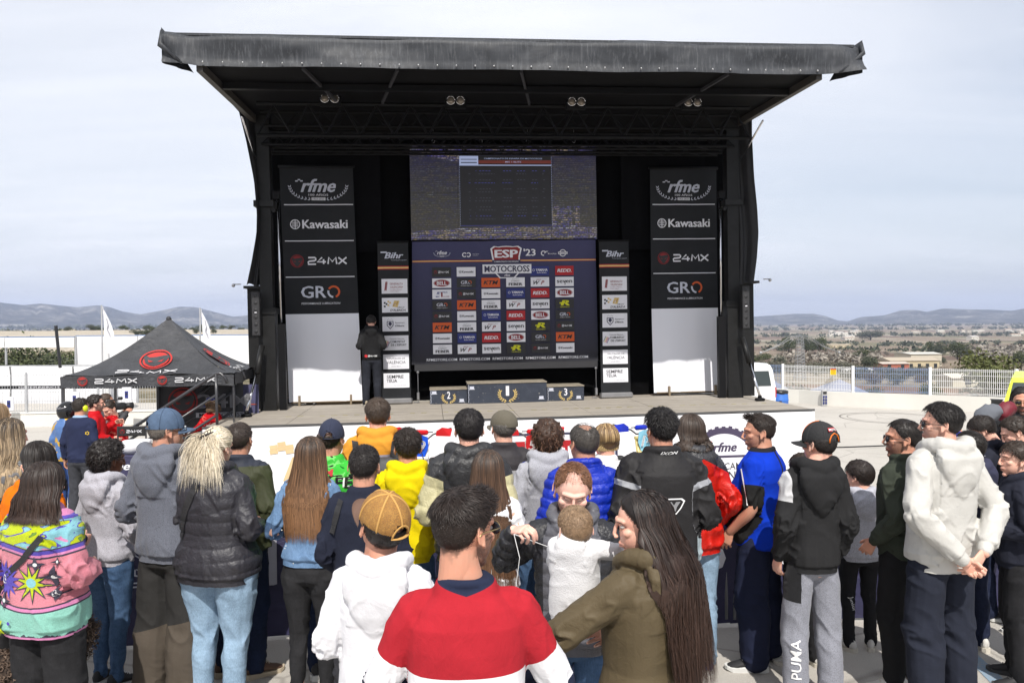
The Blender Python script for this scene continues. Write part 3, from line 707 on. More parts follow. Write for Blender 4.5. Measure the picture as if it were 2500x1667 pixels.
def prepare(J):
 """joint places in body space, raw garment shells and their remesh jobs"""
 Y = FPX / J.k
 for _ in range(6):
  P = at(J.px,J.top,Y); g = J.floor if J.floor is not None else gz(P.y,P.x)
 J.h = (J.H if J.H else P.z - g); J.pos = Vector((P.x,P.y,g if J.H is None else P.z - J.H))
 s = J.h / 1.75; J.s = s; J.build = 1 + (J.build - 1) * .6; J.drop = DROP.get(J.k,0.0); f = J.kind == 'f'; ch = J.kind == 'c'
 J.hscale = (J.hs if J.hs else (1.07 if not ch else 1.0)) * (1.0 if not f else .97)
 hh = .233 * J.hscale; b = J.build
 J.zh = 1.75 * s - .121 * J.hscale                    # head centre height
 zs = lambda z: z * s
 nb = (1.75 * s - hh + .042 - J.drop) / (1.75 - .233)                 # body below the head scales to what the head leaves
 J.nb = nb; S = lambda p: np.array(p,float) * nb
 sw = .146 * (1.0 if not f else .90) * (b ** .35) * nb; J.sw = sw
 vx = np.clip(1.25 / (J.k * .4096),.0058,.017); J.vox = vx; J.lod = 'hi' if J.k > 430 else ('mid' if J.k > 280 else 'lo')
 ln = J.lean
 def bend(p):
  p = np.asarray(p,float).copy(); t = np.clip((p[...,2] - .95 * nb),0,None); p[...,1] += t * math.sin(R(ln)); return p
 J.bend = bend
 tg = dict(kind='hoodie',t=.022,hem=.84,hood=False,collar=False,quilt=0,fold=1.0,sleeve=1.0,cuff=True); tg.update(J.top_g or {}); J.tg = tg
 t = tg['t'] = tg['t'] * .86
 hw,hd = (.150,.108) if not f else (.160,.110); ww,wd = (.140,.100) if not f else (.120,.090); cw,cd = (.155,.112) if not f else (.142,.110)
 if ch: hw,hd,ww,wd,cw,cd = .145,.105,.138,.10,.148,.105
 hw,hd,ww,wd,cw,cd = [v * b for v in (hw,hd,ww,wd,cw,cd)]
 bl = J.belly
 def torso(t,hem,neck=1.50,flare=0.0):
  z = lambda q: q * nb
  tt_ = max(t,.022) if t > 0 else t; rs = [(0,.0,z(hem),(hw + tt_ * .95 + flare) * nb,(hd + tt_ * .95 + flare) * nb),(0,.0,z(hem + .025),(hw + tt_ + flare) * nb,(hd + tt_ + flare) * nb),
              (0,bl * .3,z(max(.96,hem + .06)),(hw + t * 1.1) * nb,(hd + t * 1.15 + bl * .5) * nb),(0,bl * .5,z(1.08),(ww + t * 1.2 + bl * .3) * nb,(wd + t * 1.2 + bl * .6) * nb),(0,bl * .3,z(1.2),(ww * .45 + cw * .55 + t * 1.1) * nb,(wd * .4 + cd * .6 + t * 1.1 + bl * .3) * nb),
              (0,-.004,z(1.30),(cw + t) * nb,(cd + t) * nb),(0,-.010,z(1.37),(cw * .98 + t) * nb,(cd * .93 + t) * nb),(0,-.014,z(1.42),(cw * .80 + t * .9) * nb,(cd * .78 + t * .8) * nb),(0,-.016,z(1.455),(cw * .54 + t * .7) * nb,(cd * .64 + t * .6) * nb),(0,-.016,z(1.485),(.075 * b + t * .5) * nb,(.070 + t * .5) * nb),(0,-.014,z(neck),(.062 + t * .5) * nb,(.062 + t * .4) * nb)]
  V,F = rings(rs,30,2.5); return bend(V),F
 J.torso = torso
 J.A = []
 for i,sd_ in ((0,-1),(1,1)):
  a = J.arms[i]
  E,W = ARMS[a] if isinstance(a,str) else a
  m_ = np.array([sd_,1,1]); E = np.array(E) * nb * m_; W = np.array(W) * nb * m_
  E[0] -= sd_ * .036; E[0] += sd_ * (b - 1) * .06 + sd_ * (t - .02) * .5; W[0] += (sd_ * (b - 1) * .05) * (abs(W[0]) > .1)
  Sh = np.array([sd_ * sw,-.012 * nb,1.388 * nb]); E,W,Sh = bend(E),bend(W),bend(Sh)
  J.A.append((Sh,E,W))
 J.L = []
 for i,sd_ in ((0,-1),(1,1)):
  st = J.stance
  kn = (J.knees[i] if J.knees else (st + .005,.02,.49)); an = (J.knees[i + 2] if J.knees else (st + .01,-.015,.075))
  J.L.append((np.array([sd_ * .088 * b,0,.88]) * nb,np.array([sd_ * kn[0],kn[1],kn[2]]) * nb,np.array([sd_ * an[0],an[1],an[2]]) * nb))
 jobs = []
 P = [torso(t,tg['hem'],1.50 if not tg.get('open') else 1.475,tg.get('flare',0))]
 sl = tg['sleeve']
 for (Sh,E,W) in J.A:
  a0,a1,a2 = (.052 * b ** .5 + t * .85) * nb,(.040 * b ** .3 + t * .8) * nb,(.031 + t * .65) * nb
  if f or ch: a0,a1,a2 = a0 * .88,a1 * .88,a2 * .9
  inner = Sh * np.array([.55,1,1.005])
  if sl >= 1: P.append(rtube([inner,Sh,Sh * .45 + E * .55,E,E * .45 + W * .55,W],[a0 * .92,a0,a0 * .5 + a1 * .5,a1,a1 * .55 + a2 * .45,a2],16,4))
  else: P.append(rtube([inner,Sh,Sh + (E - Sh) * sl * 2],[a0 * .92,a0,a1 * 1.12],16,4))
 if tg['hood']:
  hk = tg['hood'] if not isinstance(tg['hood'],bool) else 1.0
  path = [(-.045,.085,1.425),(-.085,.050,1.462),(-.102,-.01,1.492),(-.085,-.070,1.497),(-.04,-.104,1.482),(0,-.115,1.472),(.04,-.104,1.482),(.085,-.070,1.497),(.102,-.01,1.492),(.085,.050,1.462),(.045,.085,1.425)]
  path = bend(np.array([(x * (1 + .25 * (hk - 1)),y * (1 + .2 * (hk - 1)),z) for x,y,z in path]) * nb)
  rr_ = np.array([.022,.028,.034,.040,.044,.045,.044,.040,.034,.028,.022]) * nb * (.85 + .15 * hk)
  P.append(rtube(path,rr_,12,2))
  zz = [1.245,1.275,1.33,1.39,1.44,1.475]; ww_ = [.012,.042,.085,.118,.128,.115]; yy = [-.118,-.125,-.128,-.125,-.115,-.098]; dd_ = [.012,.022,.034,.044,.052,.046]
  V,F = rings([(0,(y - (t - .02) * .8) * nb,(1.475 - (1.475 - z) * hk) * nb,w_ * nb * (.6 + .4 * hk),d_ * nb) for z,w_,y,d_ in zip(zz,ww_,yy,dd_)],20,2.1); P.append((bend(V),F))
 if tg['collar']:
  ck = tg['collar'] if not isinstance(tg['collar'],bool) else .03
  a = np.linspace(-2.7,2.7,15); path = bend(np.array([((.066 + .3 * ck) * math.sin(q),-.016 - (.064 + .3 * ck) * math.cos(q),1.487 + ck * .35 - .012 * (1 + math.cos(q - math.pi)) ) for q in a]) * nb)
  P.append(rtube(path,[ck * .62 * nb] * 15,10,2,1.0,1.0))
 V,F = join(P); jobs.append(('top',V,F,vx,3 if vx < .009 else 2))
 if J.legs:
  bt = dict(t=.012,color=(.02,.02,.03),kind='denim',fit=1.0); bt.update(J.bot or {}); J.bt = bt; t2 = bt['t']; fl = bt['fit']
  t3 = min(t2,.008); rs = [(0,0,.80 * nb,(hw * .55) * nb,(hd * .6) * nb),(0,-.004,.84 * nb,(hw * .92 + t3) * nb,(hd * .90 + t3) * nb),(0,-.006,.90 * nb,(hw * .97 + t3) * nb,(hd * .95 + t3) * nb),(0,-.004,.97 * nb,(hw * .93 + t3) * nb,(hd * .90 + t3) * nb),(0,0,1.05 * nb,(ww * .92) * nb,(wd * .92) * nb)]
  P = [rings(rs,24,2.4)]
  for sd_,(Hp,K,A_) in zip((-1,1),J.L):
   q = (.089 if not f else .102) * b ** .8
   if ch: q = .082 * b
   r0,r1,r2 = (q * .94 + t3) * nb,(.061 * b ** .5 * (.85 if ch else 1) + t2 * 1.2) * fl * nb,(.045 if not f else .038) * fl * nb + t2 * 1.3 * fl * nb
   P.append(rtube([Hp + (0,0,-.02 * nb),Hp * .6 + K * .4,K,K * .72 + A_ * .28 - np.array([0,.012,0]) * nb,A_],[r0,r0 * .88 + (t2 - t3) * nb,r1,r1 * .97 if fl < 1.05 else r1,r2],16,5))
   P.append(ellipsoid((sd_ * .066 * b * nb,-.034 * nb * b,.870 * nb),((.076 * b + t3) * nb,(.064 * b + t3) * nb,.080 * nb),16,10))
  V,F = join(P); jobs.append(('bottom',V,F,vx * 1.1,2))
 return jobs
def arm_param(J,V):
 """signed arm coordinate: 0 torso, + right, - left; 0.05..1 from shoulder to wrist. Also angle and distance along"""
 best = np.full(len(V),1e9); val = np.zeros(len(V)); axd = np.zeros((len(V),3)); along = np.zeros(len(V)); rad = np.zeros((len(V),3))
 for sd_,(S0,E,W) in zip((-1,1),J.A):
  L1 = np.linalg.norm(E - S0); L2 = np.linalg.norm(W - E); T = L1 + L2
  for (a,b,off,L) in ((S0,E,0,L1),(E,W,L1,L2)):
   ab = b - a; t = np.clip(((V - a) @ ab) / (ab @ ab),0,1); c = a + t[:,None] * ab; r = V - c; d = np.linalg.norm(r,axis=1)
   m = d < best; best[m] = d[m]; val[m] = sd_ * (.02 + .98 * (off + t[m] * L) / T); along[m] = off + t[m] * L; rad[m] = r[m] / (d[m][:,None] + 1e-6); axd[m] = ab / L
 tor = ((V[:,0] / (.158 * J.nb * J.build)) ** 2 + ((V[:,1]) / (.125 * J.nb * J.build)) ** 2) < 1.35
 far = best > (.085 * J.nb + J.tg['t'] * 1.2)
 z = np.abs(V[:,0]) < J.sw * .82
 isT = far | ((np.abs(val) < .45) & z & (V[:,2] > 1.0 * J.nb)) | (tor & (np.abs(val) < .6) & (best > .06 * J.nb + J.tg['t']))
 val = np.where(isT,0,val); return val,along,rad,axd,best
def finish_top(J,V,F,N):
 tg = J.tg; nb = J.nb; val,al,rad,axd,dist = arm_param(J,V); sd_ = hsh(J.label) % 97
 isA = val != 0; T = V.copy(); amp = tg['fold'] * nb; seed = sd_
 q = np.c_[rad * 1.6 * .5,al / nb * 17]; w_ = vnoise(rad * 1.3 + V * 3,seed) * .9
 rd = 1 - 1.15 * np.abs(vnoise(np.c_[rad[:,0] * 1.1,rad[:,1] * 1.1 + rad[:,2] * .6,al / nb * 15 + w_ * 1.6],seed)) ** .75 * 2.0
 el = np.exp(-((np.abs(val) - .53) / .16) ** 2) + .55 * np.exp(-((np.abs(val) - .97) / .10) ** 2) + .35 * np.exp(-((np.abs(val) - .12) / .12) ** 2)
 dA = (.005 + .0135 * el) * rd
 z = V[:,2] / nb; th = np.arctan2(V[:,0],-V[:,1] - .02)
 sh = np.abs(V[:,0]) * 1.2
 r1 = 1 - np.abs(vnoise(np.c_[V[:,0] / nb * 5,V[:,1] / nb * 4,(z + sh * .5 + .3 * vnoise(V * 2.2,seed + 1)) * 11],seed + 2)) ** .75 * 1.9
 r2 = vnoise(np.c_[np.sin(th) * 4.5,np.cos(th) * 4.5,z * 2.2],seed + 3)
 low = sstep(tg['hem'] + .30,tg['hem'] + .04,z); up = sstep(1.25,1.42,z)
 dT = .0105 * r1 * (.35 + .9 * low) * (1 - .5 * up) + .010 * r2 * low
 dv = np.where(isA,dA,dT) * amp * tg.get('slack',1.0)
 if tg['quilt']:
  sp = tg['quilt']; wob = .006 * vnoise(V * 9,seed + 7)
  ph = np.where(isA,al / nb + .01 * vnoise(V * 8,seed),z + .012 * np.cos(th) + wob); c = np.abs(np.sin(np.pi * ph / sp)) ** .55
  pk = tg.get('puff',.014); nn = .75 + .5 * vnoise(np.c_[np.sin(th) * 6,np.cos(th) * 6,ph / sp * 1.0],seed + 9)
  msk = np.ones(len(V))
  if tg.get('quilt_body'): msk = (~isA).astype(float) * sstep(tg.get('yoke',9),tg.get('yoke',9) - .02,z)
  fine = vnoise(np.c_[np.sin(th) * 22,np.cos(th) * 22,z * 14],seed + 4) * .0035 * (1 - c)
  dv = dv * .6 + (pk * (c - .6) * nn + fine) * msk * nb
 if tg['hood']:
  hz = (z > 1.24) & (V[:,1] < -.06 * nb) & ~isA
  dv = np.where(hz & (np.abs(V[:,0]) < .13 * nb),.007 * nb * (1 - 2 * np.abs(vnoise(np.c_[V[:,0] * 7,V[:,1] * 6,(z + .8 * V[:,0] ** 2 * 10) * 15],seed + 11))),dv)
 if tg['cuff']:
  hem = sstep(tg['hem'] + .055,tg['hem'] + .045,z) * (~isA); cf = sstep(.935,.95,np.abs(val)) * isA
  dv = dv * (1 - .85 * np.maximum(hem,cf)) - .011 * nb * np.maximum(hem,cf)
 dv = dv * min(1,420 / J.k); T = V + N * dv[:,None]
 return T,val
def finish_bottom(J,V,F,N):
 nb = J.nb; z = V[:,2] / nb; seed = (hsh(J.label) + 31) % 89; am = J.bt.get('fold',1.0)
 best = np.full(len(V),1e9); rad = np.zeros((len(V),3))
 for (Hp,K,A_) in J.L:
  for a,b in ((Hp,K),(K,A_)):
   ab = b - a; t = np.clip(((V - a) @ ab) / (ab @ ab),0,1); r = V - (a + t[:,None] * ab); d = np.linalg.norm(r,axis=1); m = d < best; best[m] = d[m]; rad[m] = r[m] / (d[m][:,None] + 1e-6)
 w_ = vnoise(V * 4,seed)
 r1 = 1 - np.abs(vnoise(np.c_[rad[:,0] * 1.2,rad[:,1] * 1.2,z * 17 + w_ * 1.5 + rad[:,0] * 1.0],seed + 1)) ** .75 * 2.0
 kn = np.exp(-((z - .48) / .10) ** 2) + .9 * np.exp(-((z - .12) / .09) ** 2) + .75 * np.exp(-((z - .80) / .07) ** 2) + .25
 d = .0085 * r1 * kn * am + .004 * vnoise(V * 11,seed + 2)
 return V + N * (d * nb)[:,None]
def head_matrix(J):
 a = (J.hy if J.hy is not None else J.by) - J.by
 hm = Matrix.Translation((J.hx,0,0)) @ Matrix.Translation(tuple(J.bend(np.array([0,.012 * J.nb + .0,J.zh])))) @ Matrix.Rotation(R(a),4,'Z') @ Matrix.Rotation(R(-J.hp),4,'X') @ Matrix.Rotation(R(J.ht),4,'Y') @ Matrix.Scale(J.hscale,4)
 return hm
def xf(V,m): A = np.array(m); return V @ A[:3,:3].T + A[:3,3]
SHOE = {}
def shoe_raw(kind='sneaker'):
 """toe towards +y, ankle at origin, ground at z = -0.075"""
 ys = np.array([-.075,-.060,-.03,.02,.07,.12,.155,.180,.190]); hw = np.array([.012,.030,.036,.037,.043,.048,.044,.028,.010])
 zt = np.array([.01,.035,.045,.040,.008,-.018,-.028,-.042,-.055]); zb = -.052; V = []; n = 14
 for y,w_,z in zip(ys,hw,zt):
  for j in range(n):
   a = 2 * np.pi * j / n; x = math.cos(a) * w_; h = (z - zb) / 2; V.append((x * (1 if math.sin(a) < .3 else .86),y,zb + h + math.sin(a) * h))
 F = []
 for i in range(len(ys) - 1):
  for j in range(n): q = (j + 1) % n; F.append((i * n + j,i * n + q,i * n + n + q,i * n + n + j))
 F += [tuple(range(n - 1,-1,-1)),tuple(range((len(ys) - 1) * n,len(ys) * n))]
 up = (np.array(V),F)
 m = MB(); ys = [-.085,-.06,-.02,.04,.10,.15,.185,.198]; hw = [.018,.036,.039,.040,.049,.050,.034,.012]
 for k,z0,z1 in ((0,-.075,-.048),):
  V = []; nn = len(ys)
  loop = [(w_,y) for w_,y in zip(hw,ys)] + [(-w_,y) for w_,y in zip(hw[::-1],ys[::-1])]
  V = [(x,y,z0 + (.012 if y > .17 else 0)) for x,y in loop] + [(x,y,z1 + (.006 if y > .15 else 0) + (.01 if y < -.04 else 0)) for x,y in loop]; L = len(loop)
  m.add(V,[(i,(i + 1) % L,L + (i + 1) % L,L + i) for i in range(L)] + [tuple(range(L - 1,-1,-1)),tuple(range(L,2 * L))])
 l = MB()
 for y in (.03,.048,.066,.084): zc = np.interp(y,[.02,.07,.12],[.042,.012,-.016]); l.tube([(-.022,y,zc - .004),(0,y + .003,zc + .004),(.022,y,zc - .004)],.0032,5)
 return up,(np.concatenate(m.v),m.f),(np.concatenate(l.v),l.f)
def finalize(J,res):
 root = empty(J.name,J.pos,R(J.by)); J.root = root; nb = J.nb
 tag(root,J.label,J.cat,J.group)
 hm = head_matrix(J); J.hm = hm; lod = 'hi' if J.k > 400 else 'lo'
 sk = get_skin(J.skin,J.hairc,J.beard)
 HV,HF,masks = HEADS[(J.kind,lod)]
 Vh = xf(HV,hm); P = [(Vh,HF)]; ma = [np.c_[masks[0] * (0 if J.hair is None else (.5 if J.hair.get('bald') else 1)),masks[1],masks[2]]]; mb = [np.c_[masks[3],masks[4],masks[5]]]
 def plus(V,F): P.append((V,F)); ma.append(np.zeros((len(V),3))); mb.append(np.zeros((len(V),3)))
 hc = np.array(hm.translation); nk = np.array(hm @ Vector((0,-.024,-.055)))
 ns = {'m': 1.0,'f': .82,'c': .76}[J.kind] * (.92 + .08 * J.build)
 V,F = rtube([nk,nk * .55 + J.bend(np.array([0,-.016 * nb,1.47 * nb])) * .45,J.bend(np.array([0,-.016 * nb,1.455 * nb]))],[.057 * ns * J.hscale,.057 * ns,.066 * ns],20,5); plus(V,F)
 V,F = J.torso(-.012,.86,1.47); plus(V,F)
 for i,(Sh,E,W) in enumerate(J.A):
  wr = .0265 if J.kind != 'm' else .029; wr *= nb
  V,F = rtube([Sh,E,E * .35 + W * .65,W + (W - E) * .06],[.045 * nb,.038 * nb * J.build ** .5,wr * 1.25,wr],12,4); plus(V,F)
  hd = (J.hands or (None,None))[i]
  if hd is None: hd = ('relax',None,None)
  if hd[0] != 'none':
   d = W - E; d /= np.linalg.norm(d); dr = np.array(hd[1]) if hd[1] is not None else d + np.array([0,.05,-.25]); pm = np.array(hd[2]) if hd[2] is not None else np.array([(1 if i == 0 else -1) * .9,.35,-.1])
   V,F = place_hand(hd[0],'hi' if J.k > 330 else 'lo',W + d * .012,dr,pm,1 if i == 1 else -1,nb * (.98 if J.kind == 'm' else .88)); plus(V,F)
 if J.legs:
  V,F = rings([(0,0,.82 * nb,.10 * nb,.07 * nb),(0,0,.9 * nb,.14 * nb,.09 * nb),(0,0,1.0 * nb,.12 * nb,.08 * nb)],16); plus(V,F)
  for Hp,K,A_ in J.L: V,F = rtube([Hp,K,A_ - (0,0,.02 * nb)],[.07 * nb,.045 * nb,.034 * nb],12,4); plus(V,F)
 V = []; F = []; n = 0
 for v,f in P:
  V.append(v); F += [tuple(int(i) + n for i in q) for q in (f.tolist() if isinstance(f,np.ndarray) else f)]; n += len(v)
 mesh_obj('body',np.concatenate(V),F,sk,root,smooth=True,attrs={'ma': np.concatenate(ma),'mb': np.concatenate(mb)})
 tg = J.tg; J.garm = {}
 for (nm,V,F,N) in res:
  if nm == 'top':
   V2,val = finish_top(J,V,F,N)
   mtl = tg['mat'] if 'mat' in tg else cloth('fabric',tg['color'],tg.get('fab','cotton'),tg.get('zones'),nb=nb)
   o = mesh_obj(tg['kind'],V2,F,mtl,root,smooth=True,attrs={'arm': val}); J.garm['top'] = (o,V2,F)
  elif nm == 'bottom':
   V2 = finish_bottom(J,V,F,N); bt = J.bt
   mtl = bt['mat'] if 'mat' in bt else cloth('trouser_fabric',bt['color'],bt['kind'],bt.get('zones'),nb=nb)
   o = mesh_obj('trousers',V2,F,mtl,root,smooth=True); J.garm['bottom'] = (o,V2,F)
 if lod == 'hi' or J.k > 200:
  if J.k > 450 and J.hair is not None and J.hp < 12:
   for s in (-1,1):
    V,F = ellipsoid((s * .031,.0715,.0105),(.0100,.0105,.0070),12,8); mi = [1 if np.mean(V[list(f)],0)[1] > .0715 + .0080 else 0 for f in F]
    mesh_obj('eye',xf(V,hm),F,[EYEW,EYEI],root,mi,True)
 if J.hair:
  hk = dict(J.hair); st = hk.pop('style'); V,F,ht_,hv = hair(st,J.lod,abs(hsh(J.label)) % 50,**hk)
  if st in ('long','bob','wavy') and J.top_g is not None:      # lengths hang in front of the cloth, never inside it
   W = xf(V,hm); o,TV,TF = J.garm['top']; W = push_out(W,TV,TF,np.where(hv == .15,-.004,.004 if J.k < 600 else .010),J.k)
  else: W = xf(V,hm)
  F = F[[len(set(f)) == 4 for f in F.tolist()]]
  mesh_obj('hair',W,F,hair_mat(J.hairc,J.tip),root,smooth=False,attrs={'ht': ht_,'hv': hv})
 if J.cap:
  for nm,V,F,m_,sm in cap_parts(*J.cap[:4]):
   ca = J.cap[4] if len(J.cap) > 4 else 0
   W = V.copy(); c_ = math.cos(R(ca)); s_ = math.sin(R(ca)); W[:,0] = V[:,0] * c_ - V[:,1] * s_; W[:,1] = V[:,0] * s_ + V[:,1] * c_
   mesh_obj(nm,xf(W,hm),F,m_,root,smooth=sm)
 if J.glasses:
  for nm,V,F,m_,sm in glasses_parts(*J.glasses): mesh_obj(nm,xf(V,hm),F,m_,root,smooth=sm)
 if J.shoes and J.legs:
  up,so,la = SHOE.setdefault('s',shoe_raw())
  cols = J.shoes; sc = nb * (.95 if J.kind != 'm' else 1.02)
  for i,(Hp,K,A_) in enumerate(J.L):
   ang = R((14 if i == 0 else -14) if len(cols) < 4 else cols[3][i]); B = Matrix.Translation(Vector(A_)) @ Matrix.Rotation(ang,4,'Z') @ Matrix.Scale(sc,4)
   B.translation.z = .075 * sc
   s_ = mesh_obj('shoe',xf(up[0],B),up[1],cols[0],root,smooth=True); mesh_obj('sole',xf(so[0],B),so[1],cols[1],s_)
   mesh_obj('laces',xf(la[0],B),la[1],cols[2] if len(cols) > 2 and cols[2] else cols[1],s_)
 if J.extras: J.extras(J)
def push_out(W,TV,TF,eps,J_k=0):
 bv = BVHTree.FromPolygons(TV.tolist(),TF.tolist(),all_triangles=False); W = W.copy()
 idx = np.nonzero(W[:,2] < TV[:,2].max() + .02)[0]
 for i in idx:
  p = Vector(W[i]); h,n,_,d = bv.find_nearest(p,.12)
  if h is None: continue
  e = float(eps[i])
  if (p - h).dot(n) < e: W[i] = h + n * (e + ((.008 if J_k < 600 else .022) * ((i // 3 * 7919) % 13) / 13 if e > 0 else 0))
 return W
def decal(J,garment,shapes,side='back',off=.003,name='print'):
 """print shapes [(verts xy, faces, material)] (x right as seen by the viewer, y up, metres in body space) pressed on a garment"""
 o,TV,TF = J.garm[garment]; bv = BVHTree.FromPolygons(TV.tolist(),TF.tolist(),all_triangles=False); outs = []
 V = []; F = []; mi = []; mats = []; n = 0
 ang = {'back': 0,'left': 90,'right': -90,'front': 180}.get(side,side); ca,sa = math.cos(R(ang)),math.sin(R(ang))
 for k,(v,f,m_) in enumerate(shapes):
  v = np.asarray(v,float); zz = v[:,2] if v.shape[1] > 2 else np.zeros(len(v))
  if m_ not in mats: mats.append(m_)
  W = []; ok = []
  for (x,y),zo in zip(v[:,:2] * J.nb,zz):
   org = Vector((x * ca - 2.0 * sa,-x * sa - 2.0 * ca,y))
   dr = Vector((sa,ca,0)); h = bv.ray_cast(org,dr)
   if h[0] is None: W.append((0,0,0)); ok.append(False)
   else:
    nn = h[1] if h[1].dot(dr) < 0 else -h[1]; W.append(tuple(h[0] + nn * (off + .0006 * k + zo) - dr * .001)); ok.append(True)
  V += W
  for q in f:
   if all(ok[i] for i in q): F.append(tuple(i + n for i in q)); mi.append(mats.index(m_))
  n += len(W)
 if F: return mesh_obj(name,V,F,mats,J.root,mi)
def subdiv2d(v,f,it=1):
 v = [(tuple(p) + (0.0,))[:3] for p in v]; f = [tuple(q) for q in f]
 for _ in range(it):
  nf = []; em = {}
  def mid(a,b):
   key = (min(a,b),max(a,b))
   if key not in em: v.append(tuple((v[a][i] + v[b][i]) / 2 for i in range(3))); em[key] = len(v) - 1
   return em[key]
  for q in f:
   for i in range(1,len(q) - 1):
    a,b,c = q[0],q[i],q[i + 1]; x,y,z = mid(a,b),mid(b,c),mid(c,a); nf += [(a,x,z),(x,b,y),(z,y,c),(x,y,z)]
  f = nf
 return np.array(v),f
def poly(pts): return np.array(pts,float),[tuple(range(len(pts)))]
def disc(cx,cy,r,n=20,ry=None): return poly([(cx + r * math.cos(a),cy + (ry or r) * math.sin(a)) for a in np.linspace(0,2 * np.pi,n,endpoint=False)])
def star(cx,cy,r,ri,n,rot=0,sq=1.0):
 a = np.arange(2 * n) * np.pi / n + rot + np.pi / 2; rr = np.where(np.arange(2 * n) % 2 == 0,r,ri); pts = [(cx,cy)] + [(cx + q * math.cos(t) * sq,cy + q * math.sin(t)) for q,t in zip(rr,a)]
 return np.array(pts),[(0,i + 1,(i + 1) % (2 * n) + 1) for i in range(2 * n)]
def ringp(cx,cy,r0,r1,a0=0,a1=2 * math.pi,n=24,sy=1.0):
 a = np.linspace(a0,a1,n + 1); V = [(cx + r0 * math.cos(t),cy + r0 * math.sin(t) * sy) for t in a] + [(cx + r1 * math.cos(t),cy + r1 * math.sin(t) * sy) for t in a]
 return np.array(V),[(i,n + 1 + i,n + 2 + i,i + 1) for i in range(n)]
def rect(x0,x1,y0,y1): return poly([(x0,y0),(x1,y0),(x1,y1),(x0,y1)])
def stroke(pts,w_):
 P = np.array(pts,float); T = np.gradient(P,axis=0); T /= np.linalg.norm(T,axis=1)[:,None] + 1e-9; N = np.c_[-T[:,1],T[:,0]] * (np.asarray(w_).reshape(-1,1) if hasattr(w_,'__len__') else w_) / 2
 n = len(P); return np.vstack([P + N,P - N]),[(i,i + 1,n + i + 1,n + i) for i in range(n - 1)]
def logo24(w_,h):
 V = []; F = []; n = 0; q = .19 * h
 for pts in ([(0,1),(.85,1),(1,.88),(1,.62),(.85,.52),(.12,.46),(0,.34),(0,0),(1.02,0)],[(1.85,1),(1.2,.34),(2.35,.34)],[(2.05,.72),(2.05,0)],[(2.62,0),(2.74,1),(3.2,.36),(3.66,1),(3.78,0)],[(4.0,1),(5.1,0)],[(4.0,0),(5.1,1)]):
  v,f = stroke([((x / 5.1 - .5) * (w_ - q),(y - .5) * (h - q)) for x,y in pts],q); V.append(np.c_[v,np.full(len(v),.0004 * len(V))]); F += [tuple(i + n for i in g) for g in f]; n += len(v)
 return np.concatenate(V),F
def shift(vf,dx,dy,rot=0):
 v,f = vf; v = np.asarray(v,float); z = v[:,2] if v.shape[1] > 2 else np.zeros(len(v)); c,s = math.cos(R(rot)),math.sin(R(rot)); return np.c_[v[:,0] * c - v[:,1] * s + dx,v[:,0] * s + v[:,1] * c + dy,z],f
EYEW = M('eye_white',(.36,.33,.31),.25,var=0); EYEI = M('iris',(.03,.018,.012),.15,var=0)
def build_people():
 build_templates()
 jobs = []; idx = []
 for J in PEOPLE:
  for j in prepare(J): jobs.append(j[1:]); idx.append((J,j[0]))
 res = remesh_batch(jobs); by = {}
 for (J,nm),r in zip(idx,res): by.setdefault(id(J),[]).append((nm,) + r)
 for J in PEOPLE: finalize(J,by[id(J)])
def sc(r,g,b,k=.74): return tuple(v * k for v in rgb(r,g,b))
def GR(v): return (v,v,v * 1.05)
BLACK,NAVY,WHITE = (.018,.018,.021),(.018,.024,.052),(.72,.72,.74)
m_blk,m_wht,m_gold,m_lens = M('black_plastic',(.015,.015,.016),.35),M('white_print',(.75,.75,.75),.6,var=.03),M('gold_metal',(.55,.42,.2),.3,1.0),M('dark_lens',(.012,.012,.015),.08,var=0)
m_red,m_org,m_yel = M('red_print',sc(205,30,35),.6,var=.05),M('orange_print',sc(240,120,20),.6,var=.05),M('yellow_print',sc(240,200,40),.6,var=.05)
m_navyp = M('navy_print',(.02,.025,.06),.7,var=.05); m_clear = M('clear_lens',(.25,.3,.32),.05,var=0); m_strap = M('strap_webbing',(.018,.018,.02),.7,bs=.4,bscale=300)
S_BLK = (M('shoe_black',(.02,.02,.022),.7),M('sole_white',(.62,.62,.60),.7),M('lace_white',(.7,.7,.68),.8))
S_DK = (M('shoe_black',(.02,.02,.022),.7),M('sole_dark',(.05,.05,.05),.7),None)
S_WHT = (M('shoe_white',(.62,.60,.56),.6),M('sole_cream',(.60,.56,.48),.7),None)
S_BRN = (M('shoe_brown',(.10,.055,.035),.7),M('sole_tan',(.45,.38,.28),.7),None)
JEANL,JEANM,JEAND,BLKJ = sc(165,195,222),rgb(70,96,130),rgb(28,38,62),(.022,.022,.024)
DB,DBR,BR,BLD,GREY,AUB = (.014,.010,.008),(.030,.019,.012),(.075,.045,.026),(.42,.33,.20),(.13,.12,.11),(.16,.075,.035)
def strapd(J,pts,w=.035,mat=None,name='strap',garment='top',side='back',off=.006):
 P = np.array(pts,float); t = np.linspace(0,1,len(P)); u = np.linspace(0,1,22); Q = np.c_[np.interp(u,t,P[:,0]),np.interp(u,t,P[:,1])]
 return decal(J,garment,[stroke(Q,w) + (mat or m_strap,)],side,off,name)
def sew(vf,m,it=0): v,f = vf; v,f = subdiv2d(v,f,it) if it else (np.asarray(v)[:,:2],f); return (v,f,m)
